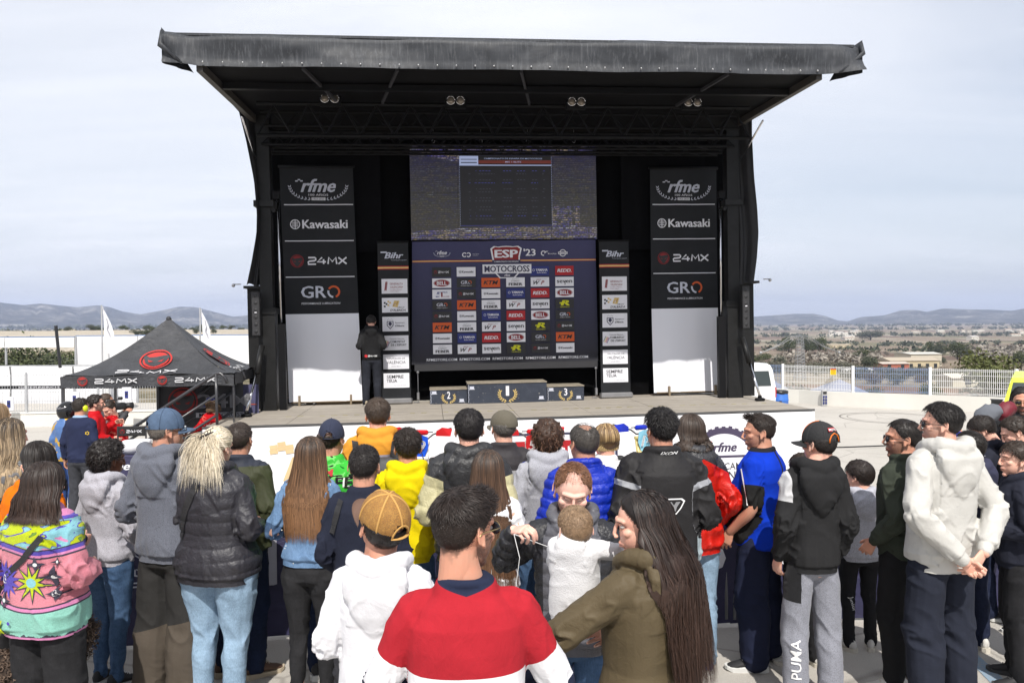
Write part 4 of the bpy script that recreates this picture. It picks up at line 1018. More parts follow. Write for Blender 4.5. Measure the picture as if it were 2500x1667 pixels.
def asphalt():
 t = NT('sunbleached_asphalt'); o = t.obj(); g = t.noise(150,3,.8); v = t.voro(110); b = t.noise(.35,5,.6); st = t.noise(1.6,5,.65)
 c = t.ramp(b,[(.3,(.42,.395,.355)),(.7,(.52,.49,.445))]); c = t.mix(t.ramp(st,[(.58,0),(.75,.25)]),c,(.24,.22,.195))
 c = t.mix(1.0,c,t.ramp(g,[(.30,.55),(.50,.97),(.7,1.0)]),'MULTIPLY'); c = t.mix(t.ramp(v,[(.0,.35),(.25,0)]),c,(.13,.12,.11))
 cr = t.voro(.45,vec=t.map((1,1,1)),feature='DISTANCE_TO_EDGE'); c = t.mix(t.ramp(t.m_('ADD',cr,t.m_('MULTIPLY',t.noise(6,3),.012)),[(.006,.5),(.016,0)]),c,(.12,.11,.10))
 t.set(c,.93); t.bump(t.m_('ADD',g,t.m_('MULTIPLY',v,.6)),.5,.008); return t.m
ASP = asphalt()
ys = np.concatenate([[-30,-12,-5],np.linspace(0,16,65),[20,26,34]]); xs = np.linspace(-60,60,121)
V = [(x,y,gz(y,x)) for y in ys for x in xs]; n = len(xs)
tag(mesh_obj('paddock_ground',V,np.array([(j * n + i,j * n + i + 1,(j + 1) * n + i + 1,(j + 1) * n + i) for j in range(len(ys) - 1) for i in range(n - 1)]),ASP,smooth=True),kind='structure')
def G(px,py):
 d = ray(px,py); P = Vector((0,0,CAM_Z)); t = 1
 for _ in range(60):
  q = P + d * t; t += (gz(q.y,q.x) - q.z) / d.z * .7
 return P + d * t
m = MB(); a0,a1 = G(2330,1560),G(2440,1668); dv = (a1 - a0).normalized(); nn = Vector((-dv.y,dv.x,0)) * .055
for k in range(-6,14):
 p = a0 + dv * k * .30; q = p + dv * .30; m.quad(tuple(p - nn + Vector((0,0,gz(p.y) - p.z + .004))),tuple(p + nn + Vector((0,0,gz(p.y) - p.z + .004))),tuple(q + nn + Vector((0,0,gz(q.y) - q.z + .004))),tuple(q - nn + Vector((0,0,gz(q.y) - q.z + .004))))
t = NT('worn_blue_paint'); c = t.mix(t.ramp(t.noise(60,4,.7),[(.4,0),(.6,.6)]),sc(150,185,215,.62),(.35,.33,.29)); t.set(c,.85); tag(m.build('painted_line',t.m),kind='structure')
m = MB(); c0 = G(2180,1020)
for rr_,ww_ in ((1.7,.06),(1.45,.03)):
 v_,f_ = ringp(0,0,rr_ - ww_,rr_,n=50); m.add(np.c_[v_[:,0] * 1.0 + c0.x,v_[:,1] * 1.0 + c0.y,np.full(len(v_),gz(c0.y) + .004)],f_)
tag(m.build('manhole_ring',M('tar_mark',(.20,.185,.165),.9,var=.4,vs=5)),kind='structure')
m = MB(); pts = [G(1980,1094) ,G(2060,1093),G(2140,1090),G(2230,1086),G(2330,1070)]
o = MB().tube([tuple(p + Vector((0,0,.02))) for p in pts],.016,6).build('cable',m_blk,None,True); tag(o,'dark cable lying across the pale ground right of the stage','cable')
HR = [(0,749),(60,754),(100,750),(137,753),(190,757),(240,752),(270,756),(300,765),(345,771),(400,761),(440,753),(480,754),(530,766),(570,775),(615,771),(700,764),(900,772),(1200,760),(1500,772),(1700,768),(1830,775),(1890,771),(1940,768),(1985,768),(2015,773),(2045,783),(2070,785),(2100,776),(2160,772),(2200,761),(2240,761),(2262,765),(2300,758),(2360,760),(2420,761),(2470,764),(2500,759)]
hx_,hy_ = np.array(HR,float).T
def th2px(th): return 1250 + FPX * np.tan(th)
def terr(x,y):
 r = np.hypot(x,y); th = np.arctan2(x,y); px = th2px(np.clip(th,-1.2,1.2)); Lw = sstep(.0,-.16,th)
 lr = np.log(np.maximum(r,1))
 zr = np.interp(lr,np.log([30,36,60,100,200,400,600,1500,4000,6500]),[-1.3,-1.6,-3.0,-5.2,-9.5,-15,-18,-26,-22,-5])
 zl = np.interp(lr,np.log([30,44,60,90,150,200,235,262,300,430,520,700,2000,4500,6500]),[-1.2,-1.3,-5,-7,-7,-4.5,-2.2,-.6,-.1,.9,1.2,-8,-18,-10,0])
 z = zr * (1 - Lw) + zl * Lw
 n = fbm(np.c_[x / 90,y / 90,0 * x],21,3) * np.clip((r - 60) / 500,0,1) * 1.6; z = z + n * (1 - .8 * Lw * (r < 620))
 z = z + fbm(np.c_[x / 9,y / 9,0 * x],31,2) * .12 * (r > 34) * (r < 400)
 hh = (hor(np.clip(px,-600,3100)) - np.interp(px,hx_,hy_)) / FPX * 8200 + 4
 hh = np.where(px < 700,hh,hh)
 rid = fbm(np.c_[th * 60,lr * 8,0 * x],41,5,.55); rise = sstep(math.log(6300),math.log(8200),lr); fall = 1 - sstep(math.log(8300),math.log(11500),lr)
 hz = rise * fall * hh * (1 + .10 * rid * (1 - sstep(math.log(7600),math.log(8150),lr)))
 gully = np.abs(fbm(np.c_[th * 150,lr * 5,0 * x + 5],47,4,.6)) * 40 * rise * fall * (1 - sstep(math.log(7700),math.log(8150),lr))
 return z * (1 - rise) + hz - gully * np.minimum(1,hh / 150)
ths = np.linspace(-1.05,1.05,620); rs_ = np.concatenate([np.geomspace(34.5,6000,130),np.geomspace(6100,12000,70)])
T_,R_ = np.meshgrid(ths,rs_); X,Y = (np.sin(T_) * R_).ravel(),(np.cos(T_) * R_).ravel(); Z = terr(X,Y)
def tmat():
 t = NT('farmland'); o = t.xyz(); at_ = t.attr('rr'); L = t.attr('lw'); p = t.comb(o[0],o[1],0)
 rows = t.voro(.011,vec=t.map((1,.42,1),(0,0,.35),vec=p),out=1); rs = t.sep(rows)
 c = t.ramp(rs[0],[(0,(.27,.21,.155)),(.2,(.19,.13,.105)),(.38,(.36,.31,.24)),(.52,(.21,.19,.12)),(.66,(.28,.215,.165)),(.8,(.17,.16,.10)),(.92,(.40,.355,.28)),(1,(.20,.14,.12))],'CONSTANT')
 n = t.noise(.06,5,.65,vec=p); c = t.mix(t.ramp(n,[(.35,.0),(.7,.55)]),c,(.085,.080,.052))
 lines = t.noise(1.0,3,.6,vec=t.map((.025,.22,1),(0,0,.25),vec=p)); c = t.mix(t.ramp(lines,[(.56,0),(.64,.75)]),c,(.42,.385,.32))
 near = t.mix(t.ramp(t.noise(.35,5,.7,vec=t.map((.3,1,1),(0,0,.2),vec=p)),[(.35,0),(.65,1)]),(.17,.125,.085),(.30,.245,.175)); near = t.mix(t.ramp(t.noise(1.4,4,.7,vec=t.map((.25,1,1),(0,0,.2),vec=p)),[(.55,0),(.65,.6)]),near,(.13,.13,.07)); near = t.mix(t.ramp(t.noise(.25,4,.6,vec=t.map((.12,1,1),(0,0,.15),vec=p)),[(.57,0),(.62,.8)]),near,(.50,.47,.41))
 plough = t.mix(t.ramp(t.noise(.8,3,.6,vec=t.map((.05,1,1),(0,0,.22),vec=p)),[(.3,0),(.7,1)]),(.17,.110,.080),(.27,.185,.135))
 c = t.mix(t.lt(at_,135),c,plough); c = t.mix(t.lt(at_,62),c,near)
 sand = t.mix(t.ramp(t.noise(.9,5,.7,vec=t.map((.08,1,1),vec=p)),[(.45,0),(.62,.7)]),(.56,.50,.41),(.20,.17,.125)); gul = t.mix(t.ramp(t.noise(.12,5,.7,vec=p),[(.4,0),(.6,1)]),(.115,.105,.060),(.28,.24,.17))
 lc = t.mix(t.gt(at_,225),gul,sand); lc = t.mix(t.gt(at_,560),lc,c); lc = t.mix(t.lt(at_,46),lc,(.52,.49,.43)); c = t.mix(L,c,lc)
 hn = t.noise(.0035,10,.80,vec=p); hc = t.ramp(hn,[(.42,(.022,.025,.022)),(.52,(.070,.068,.060)),(.58,(.20,.19,.17)),(.68,(.42,.40,.37))]); c = t.mix(t.ramp(at_,[(0,0),(1,0)]),c,c); c = t.mix(t.gt(at_,6350),c,hc)
 t.set(c,1.0,spec=.1); t.bump(t.noise(.02,8,.7,vec=p),.9,14.0); return t.m
nT = len(ths); Fq = (np.arange(len(rs_) - 1)[:,None] * nT + np.arange(nT - 1)[None]).ravel(); Fq = np.stack([Fq,Fq + 1,Fq + nT + 1,Fq + nT],1)
rr_ = np.hypot(X,Y) * (1 + .05 * fbm(np.c_[X / 40,Y / 40,0 * X],3,2) * (np.hypot(X,Y) < 3000)); lw_ = sstep(-.02,-.10,np.arctan2(X,Y))
tag(mesh_obj('valley_terrain',np.c_[X,Y,Z],Fq,tmat(),smooth=True,attrs={'rr': rr_,'lw': lw_}),kind='structure')
m = MB(); q = [(math.cos(a) * 14000,math.sin(a) * 14000,-60) for a in np.linspace(0,2 * math.pi,48,endpoint=False)]; m.add(q + [(0,0,-60)],[(i,(i + 1) % 48,48) for i in range(48)]);
tag(m.build('far_ground',M('far_ground',(.14,.125,.09),1.0)),kind='structure')
tl = NT('t')
def leafmat(n,a,b):
 t = NT(n); v = t.attr('hv'); t.set(t.ramp(v,[(0,a),(1,b)]),.75,spec=.25); return t.m
LF = {'pine': leafmat('pine_foliage',(.030,.042,.020),(.095,.110,.045)),'dark': leafmat('evergreen_foliage',(.042,.052,.034),(.105,.115,.075)),'olive': leafmat('olive_foliage',(.070,.074,.052),(.16,.155,.115)),'bare': leafmat('bare_twigs',(.18,.16,.13),(.32,.29,.25)),'brown': leafmat('brown_scrub',(.11,.09,.07),(.20,.165,.13)),'yellow': leafmat('bright_shrub_foliage',(.050,.062,.018),(.13,.14,.05))}
BARK = M('bark',(.09,.07,.05),.9,var=.3)
def crown(n,lobes,size,seed,tuft=1.0):
 g = np.random.default_rng(seed); V = []; hv = []
 for c,r,k in lobes:
  m_ = int(n * k); d = g.normal(size=(m_,3)); d /= np.linalg.norm(d,axis=1)[:,None]; rad = g.random(m_) ** .33 * (1 + .25 * vnoise(d * 2.2 + seed,seed)); P = np.array(c) + d * rad[:,None] * np.array(r)
  u = g.normal(size=(m_,3)); u /= np.linalg.norm(u,axis=1)[:,None]; w_ = np.cross(u,g.normal(size=(m_,3))); w_ /= np.linalg.norm(w_,axis=1)[:,None]; s = size * g.uniform(.5,1.3,(m_,1))
  V.append(np.stack([P - u * s,P + w_ * s * .6,P + u * s,P - w_ * s * .6],1).reshape(-1,3)); hv.append(np.repeat(np.clip(.5 + .5 * vnoise(P * 1.1 / max(r) * 3,seed + 2) + g.normal(0,.15,m_),0,1),4))
 V = np.concatenate(V); return V,np.arange(len(V)).reshape(-1,4),np.concatenate(hv)
_tm = {}
def tree_mesh(kind,var):
 key = (kind,var)
 if key in _tm: return _tm[key]
 g = np.random.default_rng(var * 7 + len(kind)); n = 8
 if kind in ('bush','brownbush'): lobes = [((g.uniform(-.7,.7),g.uniform(-.4,.4),.35 + .2 * g.random()),(.55,.5,.38),.25) for _ in range(6)]; N_ = 900; sz = .050
 elif kind == 'bare': lobes = [((g.uniform(-.35,.35),g.uniform(-.35,.35),.62 + .25 * g.random()),(.30,.30,.34),.25) for _ in range(6)]; N_ = 520; sz = .035
 elif kind == 'cypress': lobes = [((0,0,.55),(.14,.14,.5),1)]; N_ = 300; sz = .05
 elif kind == 'pine': lobes = [((g.uniform(-.42,.42),g.uniform(-.4,.4),.26 + .52 * g.random()),(.30,.30,.22),.22) for _ in range(9)]; N_ = 1500; sz = .030
 else: lobes = [((g.uniform(-.35,.35),g.uniform(-.35,.35),.28 + .48 * g.random()),(.30,.30,.26),.25) for _ in range(7)]; N_ = 1100; sz = .036
 V,F,hv = crown(N_,lobes,sz,var + 50)
 mk = {'bush': 'olive','brownbush': 'brown','bare': 'bare','cypress': 'dark','pine': 'pine','round': 'dark','yellow': 'yellow'}[kind]
 me = mesh_obj('crown',V,F,LF[mk],attrs={'hv': hv}); tm = MB(); tm.tube([(0,0,-.1),(.01,0,.25),(-.01,.01,.5),(0,0,.75)],[.035,.028,.02,.008],6)
 for a in range(4): tm.tube([(0,0,.35 + .06 * a),(.16 * math.cos(a * 1.7),.16 * math.sin(a * 1.7),.58 + .06 * a)],[.014,.004],5)
 tr = tm.build('trunk',BARK); r = (me.data,tr.data); bpy.data.objects.remove(me); bpy.data.objects.remove(tr); _tm[key] = r; return r
def tree(px,Yd,h_,kind,var,label,wide=1.0,name='tree',group=None,px_y=None):
 x = (px - 1250) / FPX * Yd; z = float(terr(np.array([x]),np.array([Yd]))[0]); r = empty(name,(x,Yd,z),rng.uniform(0,6.28)); r.scale = (h_ * wide,h_ * wide,h_)
 tag(r,label,'tree' if name == 'tree' else 'bush',group); a,b = tree_mesh(kind,var)
 for nm,d in (('crown',a),('trunk',b)): o = bpy.data.objects.new(nm,d); COL.objects.link(o); o.parent = r
 return r
for a in ((1925,520,17,'pine',1,'broad dark pine, left one of the tall clump behind the pylon',1.1),(1968,530,20,'round',2,'tallest dark tree in the clump behind the pylon',1.0),(2000,525,18,'pine',3,'broad dark pine, right one of the clump behind the pylon',1.1),(2050,430,10,'round',4,'single dark round tree right of the tall clump',.8),
          (2110,330,9,'pine',5,'dark spreading tree above the white greenhouses',1.3),(2122,215,7.5,'round',6,'round dark tree standing left of the farmhouse',1.0),(2125,1300,24,'round',7,'distant broad grove top left of the farmhouse',2.4),(2170,290,5,'round',2,'small dark tree just left of the farm roof',1.2),
          (2285,470,14,'pine',1,'dark tree pair member on the far left of the bare wood',.8),(2296,465,15,'round',3,'dark tree pair member nearer the bare wood',.7),(2338,420,14,'pine',5,'large dark tree in front of the pale bare wood',1.2),(2368,400,9,'round',6,'smaller dark tree right beside the large one before the bare wood',.9),(2494,260,10,'pine',3,'dark tree cut by the right edge of the valley view',1.0),
          (1850,300,8,'pine',2,'dark leafy tree close right of the stage edge',1.5),(1900,280,7,'round',4,'dark low tree between the stage edge and the pylon',1.4),(2240,300,7,'pine',6,'dark tree behind the farmhouse roof',1.6),(2270,240,6,'round',7,'dark tree to the right of the farmhouse',1.4),(2305,300,4.5,'round',1,'little round tree on the field edge right of the farmhouse',1.0)):
 tree(a[0],a[1],a[2] * .68,*a[3:5],a[5],wide=a[6])
for a in ((2425,62,4.2,'yellow',1,'yellow green leafy tree behind the right fence panel',1.0),(2475,58,3.6,'yellow',2,'yellow green leafy bush at the far right behind the fence',1.1),(2280,52,1.7,'yellow',3,'small green tree seen through the third fence panel',.9),(2130,50,1.4,'yellow',4,'small green shrub seen through the second fence panel',.9),(1935,48,1.5,'bush',5,'low shrub behind the fence panel with the yellow sign',1.3),(2400,49,1.8,'bush',6,'dense dark shrub behind the last fence panel',1.4)):
 tree(*a[:5],a[5],wide=a[6])
k = 0
for i in range(44):
 px = 2075 + i * 9.6 + rng.uniform(-4,4); Yd = 150 + 22 * math.sin(i * .9) + (i % 3) * 14
 tree(px,Yd,rng.uniform(1.3,2.6),['bush','bush','brownbush','bush'][i % 4],1 + i % 6,'scrub bush in the dense belt of bushes beyond the ploughed field',1.1,'bush','belt of bushes beyond the field')
for i in range(34):
 px = 1835 + i * 8 + rng.uniform(-5,5); Yd = 205 + (i % 4) * 12
 tree(px,Yd,rng.uniform(2.0,3.8),['bush','brownbush'][i % 2],1 + i % 6,'low bush in the scattered row behind the pylon foot',1.3,'bush','row of bushes behind the pylon')
def mass(name,pts,kind,size,label_kind='stuff',n=26):
 V = []; HV = []; g = np.random.default_rng(5)
 for x,y,s in pts:
  z = float(terr(np.array([x]),np.array([y]))[0]); P = g.normal(0,.36,(n,3)) * (s * 1.2,s * 1.2,s * .55) + (x,y,z + s * .5); u = g.normal(size=(n,3)); u /= np.linalg.norm(u,axis=1)[:,None]; w_ = np.cross(u,g.normal(size=(n,3))); w_ /= np.linalg.norm(w_,axis=1)[:,None]; q = size * s * g.uniform(.5,1.2,(n,1))
  V.append(np.stack([P - u * q,P + w_ * q * .7,P + u * q,P - w_ * q * .7],1).reshape(-1,3)); HV.append(np.repeat(g.random(n),4))
 V = np.concatenate(V); o = mesh_obj(name,V,np.arange(len(V)).reshape(-1,4),LF[kind],attrs={'hv': np.concatenate(HV)}); tag(o,kind='stuff'); return o
def bandpts(rows,dens=1.0):
 out = []
 for x0,x1,Yd,s,nn,jit in rows:
  for i in range(int(nn * dens)):
   px = rng.uniform(x0,x1); y = Yd * (1 + rng.normal(0,jit)); out.append(((px - 1250) / FPX * y,y,s * rng.uniform(.6,1.2)))
 return out
mass('far_woodland',bandpts([(1820,2520,1700,8,80,.03),(2150,2520,900,5,40,.03),(1820,2150,1000,5,34,.03),(1820,2520,3200,12,90,.05),(2230,2520,620,4.5,26,.03),(1850,2260,620,4,24,.02),(1820,2520,4600,15,90,.05),(-80,620,2600,14,90,.05),(0,640,5000,26,120,.05)]),'dark',.34)
mass('bare_poplar_wood',bandpts([(2345,2520,470,6,170,.04),(1915,2150,330,4.5,90,.03),(2010,2130,380,4,40,.03)]),'bare',.22,n=30)
mass('orchard_rows',bandpts([(1990,2500,190,1.5,50,.04),(1830,2060,240,1.8,40,.04)]),'olive',.34)
for i,a in enumerate(((-8,100,8.8,'big pine at the left edge above the white banners'),(24,84,6.3,'leafy pine just inside the left edge'),(50,90,6.7,'tall pine in the gully, second from the left edge'),(12,72,5.6,'low bright pine at the bottom of the gully gap'))): tree(a[0],a[1],a[2],'pine' if i % 2 == 0 else 'yellow',1 + i,a[3],1.15)
for i,a in enumerate(((112,118,7.0),(128,112,6.5),(150,105,5.8),(172,110,6.4),(92,86,4.8),(75,78,4.2))): tree(a[0],a[1],a[2],['pine','round','round','pine','bush','yellow'][i],2 + i,['dark pine at the centre of the gully gap','dark round tree right of centre in the gully gap','round tree low in the gully gap by the feather flag','tree touching the right end of the gully gap','grey green bush low in the gully gap','bright green bush at the foot of the gully gap'][i],1.25)
for i in range(30):
 px = [22,40,52,105,128,142,167,195,205,214,222,230,262,276,288,300,312,322,335,345,355,365,375,450,470,490,520,545,565,590][i]
 tree(px,470 + (i % 5) * 10,rng.uniform(2.2,3.6) * (1.5 if i in (6,9,10,11) else 1),['round','pine'][i % 2],1 + i % 6,'small dark tree on the skyline of the sandy terrace',1.3,group='trees along the sandy terrace')
for i,(px,Yd) in enumerate(((345,262),(360,258),(372,262),(398,255),(480,300),(500,300),(520,295),(330,260))): tree(px,Yd,2.0 + .5 * (i % 3),'round',1 + i % 6,'dark bush on the near slope of the sandy terrace',1.3,'bush','bushes on the terrace slope')
def house(px,Yd,w_,d_,h_,col,roof,label,rz=0,win=4,gable=.0,name='farm_building'):
 x = (px - 1250) / FPX * Yd; z = float(terr(np.array([x]),np.array([Yd]))[0]) - .3; r = empty(name,(x,Yd,z),rz); tag(r,label,'building')
 MB().box(-w_ / 2,w_ / 2,0,d_,0,h_).build('wall',M('render_' + label[:6].replace(' ','_'),col,.9,var=.15,vs=.5),r)
 m = MB(); e = .3; g_ = gable; m.add([(-w_ / 2 - e,-e,h_),(w_ / 2 + e,-e,h_),(w_ / 2 + e,d_ + e,h_ + .05),(-w_ / 2 - e,d_ + e,h_ + .05),(-w_ / 2 - e,d_ / 2,h_ + .3 + g_),(w_ / 2 + e,d_ / 2,h_ + .3 + g_)],[(0,1,5,4),(2,3,4,5),(0,4,3),(1,2,5),(0,3,2,1)]); m.build('roof',M('roof_' + label[:6].replace(' ','_'),roof,.9,var=.2),r)
 for i in range(win):
  xx = -w_ / 2 + w_ * (i + .5) / win; f = MB().box(xx - .5,xx + .5,-.05,.02,h_ * .4,h_ * .4 + 1.3).build('window',M('window_dark',(.03,.035,.04),.2),r)
 return r
house(2235,232,15,8,3.6,(.50,.42,.28),(.42,.36,.28),'long pale yellow farmhouse in the valley',.1,6,.6); house(2262,244,10,9,5.6,(.52,.47,.38),(.55,.53,.48),'taller cream farm building behind the long farmhouse',.1,3,.2); house(2188,228,8,5,2.6,(.36,.12,.08),(.48,.42,.36),'low brick red outbuilding left of the farmhouse',.1,2,.2); house(2100,190,6,3,1.2,(.6,.6,.58),(.62,.62,.60),'small white shed among the scrub',.1,2,.1)
house(2038,760,32,10,4,(.55,.47,.32),(.45,.38,.28),'distant yellow warehouse left of centre in the valley',.05,5,.5); house(2365,120,5,4,1.7,(.52,.48,.38),(.55,.5,.42),'tiny cream hut near the yellow green tree',.1,1,.3)
for i in range(26):
 px = rng.choice([rng.uniform(2030,2110),rng.uniform(2180,2500)]); Yd = rng.uniform(1200,2600); house(px,Yd,rng.uniform(8,26),10,rng.uniform(4,7),(.60,.57,.50),(.40,.27,.19) if i % 2 else (.6,.58,.55),'white distant house scattered in the valley',.1 * (i % 5),2,.8)['group'] = 'scattered distant houses'
house(159,500,9,6,2.6,(.42,.40,.28),(.45,.40,.30),'pale farmhouse on the skyline of the sandy terrace',0,2,1.2)
def pylon():
 Yd = 150; x = (1953 - 1250) / FPX * Yd; z = float(terr(np.array([x]),np.array([Yd]))[0]); top = at(1953,822,Yd).z; h_ = top - z; r = empty('electricity_pylon',(x,Yd,z)); tag(r,'grey lattice electricity pylon with drooping arms in the valley','pylon')
 m = MB(); n = 14; wd = lambda t: .85 * (1 - t) + .45 * t; rr = .055
 for i in range(n):
  z0,z1 = h_ * i / n,h_ * (i + 1) / n; a,b = wd(i / n),wd((i + 1) / n)
  c0 = [(-a,-a,z0),(a,-a,z0),(a,a,z0),(-a,a,z0)]; c1 = [(-b,-b,z1),(b,-b,z1),(b,b,z1),(-b,b,z1)]
  for k in range(4): m.bar(c0[k],c1[k],rr,4); m.bar(c0[k],c1[(k + 1) % 4],rr * .6,4); m.bar(c1[k],c1[(k + 1) % 4],rr * .6,4)
 m.build('lattice_tower',M('galvanised',(.34,.35,.36),.5,.6),r)
 m = MB()
 for s in (-1,1):
  for dz in (0,-.8): m.tube([(0,0,h_ + .3 + dz * .3),(s * 2.2,0,h_ - .2 + dz * .6),(s * 4.3,0,h_ - 1.7 + dz * .2),(s * 7.4,0,h_ - 3.0)],rr,4)
  for q in (1.2,2.6,4.2): m.bar((s * q,0,h_ - .1 - q * .25),(s * (q + .8),0,h_ - .9 - q * .35),rr * .6,4)
  m.sphere((s * 7.4,0,h_ - 3.0),.28,6,5)
 m.build('cross_arm',M('galvanised',(.34,.35,.36),.5,.6),r)
pylon()
hz = MB().box(-15500,15500,-400,15500,-62,420).build('haze',None) if False else None
t = bpy.data.materials.new('haze_air'); t.use_nodes = True; nt = t.node_tree; nt.nodes.clear(); ou = nt.nodes.new('ShaderNodeOutputMaterial'); pv = nt.nodes.new('ShaderNodeVolumePrincipled')
pv.inputs['Color'].default_value = (.64,.74,1.0,1); pv.inputs['Density'].default_value = 1.0e-4; pv.inputs['Anisotropy'].default_value = .0; nt.links.new(pv.outputs[0],ou.inputs['Volume'])
hzb = MB().box(-14500,14500,-14500,14500,-62,460).build('haze',t); tag(hzb,kind='stuff');
PSI,RHO = .10,.012
_cu = Vector((math.cos(PSI) * math.cos(RHO),math.sin(PSI) * math.cos(RHO),math.sin(RHO))); _cv = Vector((-math.sin(PSI),math.cos(PSI),0)); _cw = _cu.cross(_cv)
SO = Vector((-5.12,13.22,.79)); SW = 10.55
SM = Matrix(((_cu.x,_cv.x,_cw.x,SO.x),(_cu.y,_cv.y,_cw.y,SO.y),(_cu.z,_cv.z,_cw.z,SO.z),(0,0,0,1))); SMI = SM.inverted()
def sp(px,py,v):
 o = SMI @ Vector((0,0,CAM_Z)); d = SMI.to_3x3() @ ray(px,py); t = (v - o.y) / d.y; p = o + d * t; return p.x,p.z
def dp(px,py,w_=0.0):
 o = SMI @ Vector((0,0,CAM_Z)); d = SMI.to_3x3() @ ray(px,py); t = (w_ - o.z) / d.z; p = o + d * t; return p.x,p.y
def SL(u,v,w_): return SM @ Matrix.Translation((u,v,w_))
K_ = M('black_steel',(.007,.007,.008),.55,0.0,var=.3,vs=4,bs=.2,bscale=20,spec=.16); K2 = M('black_paint_worn',(.012,.012,.012),.5,var=.5,vs=9,bs=.25,bscale=30,spec=.3)
CHR = M('chrome',(.7,.7,.72),.15,1.0,var=.05); ALU = M('aluminium',(.45,.45,.46),.35,.9,var=.15); BCL = M('black_cloth',(.0045,.0045,.005),.95,var=.3,spec=.05)
def ply():
 t = NT('weathered_deck_board'); g = t.noise(1.6,6,.7,vec=t.map((.35,3.2,1))); n = t.noise(14,5,.7,vec=t.map((.25,1.6,1))); sc_ = t.noise(60,3,.7,vec=t.map((.06,1,1)))
 c = t.ramp(g,[(.28,(.22,.198,.17)),(.5,(.33,.295,.25)),(.75,(.46,.415,.345))]); c = t.mix(t.ramp(n,[(.42,0),(.7,.6)]),c,(.17,.155,.135)); c = t.mix(t.ramp(sc_,[(.60,0),(.75,.5)]),c,(.55,.51,.45))
 t.set(c,.85); t.bump(n,.25,.006); return t.m
stage = empty('mobile_stage',mat=SM); tag(stage,'large black mobile stage with tarpaulin roof and worn plywood deck','stage')
VB = 3.62
pm = ply(); nU,nV = 8,3
vs_ = [-.02,1.22,2.44,VB]
for i in range(nU):
 for j in range(nV):
  u0,u1 = SW * i / nU + .003,SW * (i + 1) / nU - .003; dz = -.001 * ((i * 7 + j * 3) % 3)
  MB().bevbox(u0,u1,vs_[j] + .003,vs_[j + 1] - .003,-.04,dz,.003).build('deck_board',pm,stage)
MB().box(-.01,SW + .01,-.018,VB,-.14,-.045).build('deck_frame',K_,stage)
m = MB(); m.box(-.03,SW + .03,-.055,-.022,-.034,.003).build('edge_rail',M('edge_rail',(.10,.10,.10),.5,.4,var=.3,vs=3),stage)
m = MB(); yel = M('worn_yellow_paint',(.42,.38,.14),.8,var=.6,vs=40)
for k in range(46):
 a,vline = dp(820,1014)
 u = .9 + k * .205
 if (k * 37) % 11 > 1: m.box(u,u + .09 + .03 * ((k * 13) % 3) / 3,vline + .02 * math.sin(k),vline + .02 * math.sin(k) + .028,.0005,.0035)
tag(m.build('yellow_dashes',yel,stage),kind='stuff')
for u in (.3,3.4,6.8,10.2):
 for v in (.4,3.2): MB().box(u - .05,u + .05,v - .05,v + .05,-1.56,-.14).build('support_leg',K_,stage)
RW = 5.80
def mast(u,s,px0,px1):
 m = MB(); m.box(u - .12,u + .12,2.40,2.64,0,RW,0); m.box(u - .16,u + .16,2.36,2.44,.0,1.95,0); m.box(u - .155,u + .155,2.44,2.70,0,1.9,0)
 for w_ in (1.9,4.0): m.box(u - .19,u + .19,2.33,2.70,w_,w_ + .12)
 m.build('mast',[K2],stage)
 m = MB(); m.bar((u + s * .26,2.45,1.7),(u + s * .26,2.45,4.2),.022,8); m.build('hydraulic_ram',CHR,stage,True)
 MB().box(u + s * .20,u + s * .34,2.40,2.52,0,1.7).build('ram_housing',K_,stage); MB().box(u + s * .17,u + s * .3,2.38,2.5,4.15,4.3).build('ram_bracket',K_,stage)
uL = sp(657,900,2.5)[0]; uR = sp(1790,900,2.5)[0]
mast(uL,1,0,0); mast(uR,-1,0,0)
VF = -.75
rl,rt_ = sp(395,75,VF); rr,rt2 = sp(2103,103,VF); _,rb = sp(1250,172,VF)
rt_ = (rt_ + rt2) / 2; RB = rb
ril,_ = sp(480,160,VF); rir,_ = sp(2008,186,VF)
def tarp():
 t = NT('black_tarpaulin'); n = t.noise(2.2,6,.65,dist=.8); s = t.noise(30,4,.7,vec=t.map((1,1,.06))); c = t.ramp(n,[(.3,(.022,.024,.028)),(.55,(.034,.037,.043)),(.8,(.056,.060,.068))])
 c = t.mix(t.ramp(s,[(.50,0),(.70,.45)]),c,(.13,.135,.145)); t.set(c,t.ramp(n,[(.3,.50),(.7,.64)]),spec=.30); t.bump(t.m_('ADD',t.noise(1.6,3,.5,dist=.6),t.m_('MULTIPLY',t.noise(9,3,.6,dist=.6,vec=t.map((1,1,.5))),.12)),.35,.05); return t.m
TP = tarp()
nu,nw = 150,12; U = np.linspace(rl,rr,nu); V = []; F = []
for i,u in enumerate(U):
 e = max(0,(ril - u) / (ril - rl),(u - rir) / (rr - rir)) if True else 0
 for j in range(nw):
  t_ = j / (nw - 1); w_ = RB + (rt_ - RB) * t_
  w_ += (.04 * e * (1 - t_)) ; v = VF + .05 * math.sin(u * 2.1 + t_ * 2) * .5 + .035 * vnoise([(u * 1.4,t_ * 2.2,3)],5)[0] + .012 * vnoise([(u * 6,t_ * 4,1)],6)[0]
  v -= .10 * e * math.sin(t_ * 3.1 + u * 7) * .8 + .10 * e * (1 - t_)
  if t_ < .16: v -= .015
  if t_ > .85: v += (t_ - .85) * .8
  V.append((u,v,w_))
for i in range(nu - 1):
 for j in range(nw - 1): a = i * nw + j; F.append((a,a + nw,a + nw + 1,a + 1))
fo = mesh_obj('fascia_tarpaulin',V,F,TP,stage,smooth=True)
m = MB()
